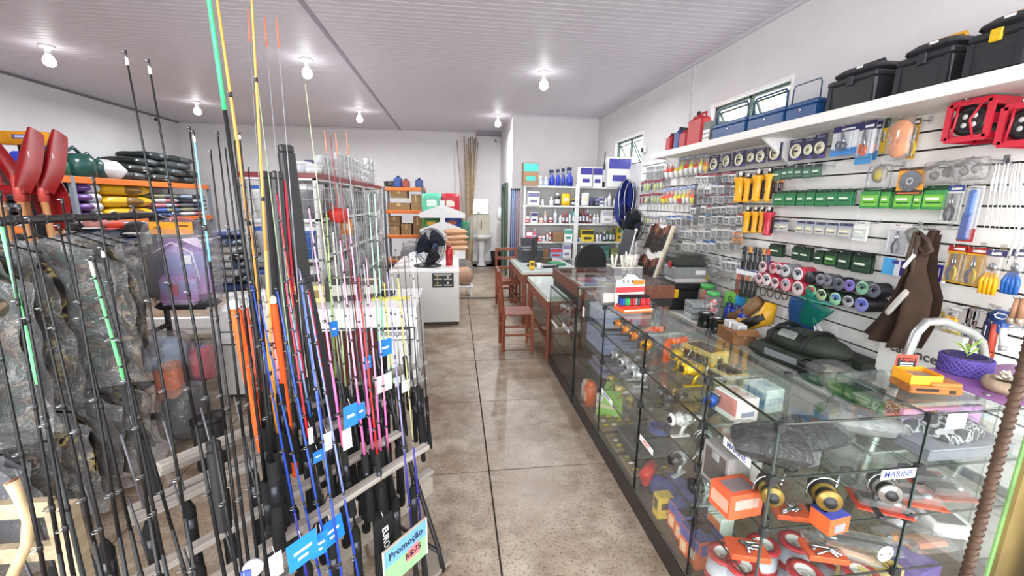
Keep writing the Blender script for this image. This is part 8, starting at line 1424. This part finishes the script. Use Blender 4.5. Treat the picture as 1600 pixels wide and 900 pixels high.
WHI = [((560, 380), (590, 720)), ((568, 410), (602, 720)), ((592, 360), (622, 700)), ((596, 330), (630, 690)), ((610, 400), (634, 680)), ((630, 380), (650, 690)), ((638, 400), (659, 690)), ((644, 405), (664, 690)), ((650, 400), (672, 700)), ((500, 420), (560, 780)), ((515, 440), (568, 770)), ((552, 400), (608, 780)), ((460, 480), (480, 720)), ((536, 440), (558, 720)), ((440, 480), (470, 740)), ((618, 390), (662, 720))]
for i, (a, b) in enumerate(WHI): rod(a, b, .24 + .04 * (i % 6), ('#3a3a3e', '#8a8a8e', '#2a2a2c')[i % 3], '%s thin grey or black rod of the far half' % ORD[i], ('#77777c', '#c8c8cc', '#4a4a4e')[i % 3], .5, r0=.005, group='thin dark rods of the far half')
# spare grips of rods standing low in the rack
for i in range(48):
    k, r_ = i // 3, i % 3; u = -1.55 + .1 * k + .03 * r_; z = (.11, .26, .4)[r_]; q = RD_O + RD_P * (.13 + .12 * r_) + RD_D * u
    t = thing('short_rod', '%s short rod with black foam butt, %s tier, counting from the near end' % (ORD[k], ('bottom', 'middle', 'upper')[r_]), 'fishing rod', (q.x, q.y, z), group='black rod butts in the lower tiers')
    ob('foam_grip', cached(('fg',), lambda: MB().lathe([(0, 0), (.016, 0), (.02, .02), (.017, .2), (.019, .3), (.009, .33), (0, .33)], GRIP, 10)), t); ob('blank', cached(('fgb', i % 3), lambda: MB().tube([(0, 0, .33), (-.03, .0, .62)], [.005, .003], H(('#2a2a2c', '#3a3a3e', '#55555a')[i % 3], .3), 6)), t); ob('reel_seat', cached(('fgs',), lambda: MB().tube([(0, 0, .2), (0, 0, .27)], .0185, H('#4a4c50', .3, .7), 10)), t)
# flat sleeves and cases
def sleeve(top, bot, v, w, th, c, lb, edge=None, capc=None):
    A, B_ = rp(*top, v), rp(*bot, v); B_.z = max(B_.z, .12); d = A - B_; L = d.length; z = d / L; x = (RD_D - z * RD_D.dot(z)).normalized(); y = z.cross(x); T = Matrix(((x.x, y.x, z.x, B_.x), (x.y, y.y, z.y, B_.y), (x.z, y.z, z.z, B_.z), (0, 0, 0, 1)))
    t = thing('rod_case', lb, 'rod case', T=T, group='rod cases'); ob('sleeve', MB().cbox((0, 0, L / 2), (w, th, L), H(c, .5, bump=.05), .008), t); ob('cap', MB().cbox((0, 0, L + .008), (w * .9, th * .9, .03), H(capc or c, .4), .006), t)
    if edge: ob('edge_binding', MB().box((w / 2, 0, L / 2), (.008, th * 1.05, L * .98), H(edge, .4)), t)
sleeve((447, 236), (508, 700), .5, .062, .03, '#2b292b', 'large dark grey rod case standing highest', capc='#2a282a'); sleeve((416, 277), (440, 620), .55, .046, .025, '#363435', 'left dark grey rod case with crimson edge', '#b02a3a'); sleeve((433, 277), (460, 620), .5, .046, .025, '#333132', 'second dark grey rod case with crimson edge', '#b02a3a')
sleeve((367, 480), (412, 706), .16, .03, .024, '#ee5a14', 'left bright orange rod sleeve', capc='#e8e8e6'); sleeve((427, 473), (462, 745), .2, .022, .02, '#ea5a18', 'right bright orange rod sleeve', capc='#e8e8e6'); sleeve((384, 480), (430, 740), .24, .014, .014, '#c8452c', 'narrow rust orange sleeve between the others', capc='#d8d8d8'); sleeve((456, 470), (486, 720), .34, .036, .03, '#232224', 'black rod case behind the blue rods'); sleeve((478, 440), (530, 690), .4, .04, .03, '#26282e', 'black rod case behind the red rod'); sleeve((334, 700), (352, 830), .05, .034, .03, '#1f1f21', 'short black case at the near rack end')
# tags
def tagcard(lb, px0, py0, px1, py1, v, c, marks=(), txt=None, rot=0, tilt=0):
    A, B_ = rp(px0, (py0 + py1) / 2, v), rp(px1, (py0 + py1) / 2, v); w = (A - B_).length; c0, c1 = rp((px0 + px1) / 2, py0, v), rp((px0 + px1) / 2, py1, v); h = (c0 - c1).length; M_ = (c0 + c1) / 2
    x, y = RD_D, RD_P; T = Matrix(((x.x, 0, -y.x, M_.x), (x.y, 0, -y.y, M_.y), (0, 1, 0, M_.z), (0, 0, 0, 1))) @ Matrix.Rotation(tilt, 4, 'Z')
    t = thing('price_tag', lb, 'tag', T=T, group='tags on the rods'); ob('card', MB().cbox((0, 0, 0), (w, h, .0015), H(c, .4, var=.04), .0005), t); ob('string', MB().tube([(0, h / 2, 0), (.0, h / 2 + .02, -.01)], .0008, H('#d8d8d8'), 4), t)
    for u, q, a, b in marks: ob('printed_mark', MB().cbox((u * w, q * h, .001), (a * w, b * h, .0008), H('#eef4fa'), .0003), t)
    if txt: text(txt, h * .24, WHITE, t, TR((0, -h * .1, .0012), (0, 0, rot)), ext=.0002)
MK = ((0, .05, .6, .1), (-.02, -.2, .34, .09)); BLT = '#1f7fdc'
for i, q in enumerate(((454, 838, 493, 882, -.1), (491, 832, 510, 868, -.06), (506, 810, 534, 850, -.02))): tagcard(nth(i, 3) + ' bright blue tag of the three low on the blue rods', *q, BLT, MK, tilt=(.04, -.14, .1)[i])
for i, q in enumerate(((538, 632, 558, 667, .04), (558, 630, 570, 655, .06), (490, 704, 504, 722, .1), (592, 530, 612, 556, .2), (570, 556, 580, 576, .2), (516, 502, 528, 526, .385))): tagcard(ORD[i] + ' small blue tag counting outwards from the middle of the rods', *q, '#2a7ad4', ((0, 0, .5, .12),))
for i, q in enumerate(((536, 670, 549, 702, .04), (505, 676, 518, 704, .05), (482, 668, 489, 694, .08), (587, 585, 612, 612, .2), (628, 594, 640, 612, .3), (423, 864, 440, 902, -.1))): tagcard(ORD[i] + ' white paper tag tied among the rods', *q, '#e4e4e2', ())
tagcard('black tag with white lettering low on the red rod', 591, 806, 613, 862, -.06, '#1a1a1c', (), 'EURO', -math.pi / 2, .06)
# promotion board clipped to the front of the rack
A, B_ = rp(598, 858, -.12), rp(665, 813, -.12); w = .135; c = (A + B_) / 2; x, y = RD_D, RD_P; top = c.z - .002; hh = .16
t = thing('promotion_sign', 'blue and green promotion sign with a pink price patch', 'sign', T=Matrix(((x.x, 0, -y.x, c.x), (x.y, 0, -y.y, c.y), (0, 1, 0, top - hh / 2), (0, 0, 0, 1)))); w = (A - B_).length
ob('board', MB().cbox((0, 0, 0), (w, hh, .004), H('#8fc08a', .5, var=.08), .001), t); ob('frame_strip', MB().cbox((0, hh / 2, .001), (w * 1.02, .006, .008), H('#a89c8e', .6), .001).cbox((-w / 2, 0, .001), (.005, hh, .008), H('#b8b0a4', .6), .001).cbox((w / 2, 0, .001), (.005, hh, .008), H('#c8c4bc', .6), .001), t)
ob('blue_panel', MB().box((0, hh * .26, .0026), (w * .96, hh * .42, .001), H('#6aa4d8', .4)), t); ob('pink_patch', MB().prism([(w * .12 - .03, -.03), (w * .12 - .02, .016), (w * .12 + .036, .02), (w * .12 + .04, -.034)], .0012, H('#e07a80', .4), TR((0, -.006, .0026))), t); text('Promoção', w * .19, H('#1c2434'), t, TR((0, hh * .26, .0034))); text('R$:75', w * .16, H('#1c1a1c'), t, TR((w * .15, -.014, .0042)))
q = rp(395, 888, -.12); t = thing('striped_ball', 'white and blue striped plastic cup low in the rack', 'cup', q); ob('cup', MB().ball((0, 0, 0), (.05, .05, .04), H('#e8eaf2', .3), 12, 8), t); ob('stripe', MB().box((0, -.024, .008), (.016, .004, .02), H('#3a4aa8')).box((-.016, -.02, .004), (.006, .004, .014), H('#3a4aa8')), t)
# axe handles in a wooden crate at the near left corner
q = ony(60, 850, 1.02); t = thing('wooden_crate', 'pale wooden crate frame at the near left corner', 'crate', (q.x - .08, 1.0, 0)); PW = wood('crate_pine', '#8f7f64', '#b0a084', 3, .6, 1)
for px, w_ in ((88, .05),): a = ony(px, 790, .98); ob('upright', MB().bb(a.x - q.x + .06, a.x - q.x + .11, -.03, .0, 0, a.z, PW), t)
a = ony(20, 800, 1.0); ob('rail', MB().bb(-.4, .14, 0, .02, a.z - .02, a.z + .02, PW), t); ob('rail', MB().bb(-.4, .14, 0, .02, a.z - .14, a.z - .1, PW), t); ob('upright', MB().bb(-.4, -.35, 0, .03, 0, a.z + .05, PW), t); ob('bottom_board', MB().bb(-.4, .14, .0, .25, 0, .02, PW), t)
HP = [(18, 752), (30, 778), (44, 812), (42, 850), (26, 885), (8, 925)]; P_ = [ony(x_, y_, .93) for x_, y_ in HP]; P_.append(V((P_[-1].x, .95, .03))); t = thing('axe_haft', 'curved pale axe handle standing in the crate corner', 'axe handle', P_[-1]); o_ = P_[-1]
ob('shaft', MB().tube([p - o_ for p in P_], [.0125, .01, .01, .0105, .011, .0115, .0125], wood('ash_handle', '#a58c68', '#c4ab84', 3, .5, 2), 10), t); ob('end_grain', MB().tube([P_[0] - o_, P_[0] - o_ + V((-.001, 0, .002))], .012, H('#7a4a34', .7), 10), t)
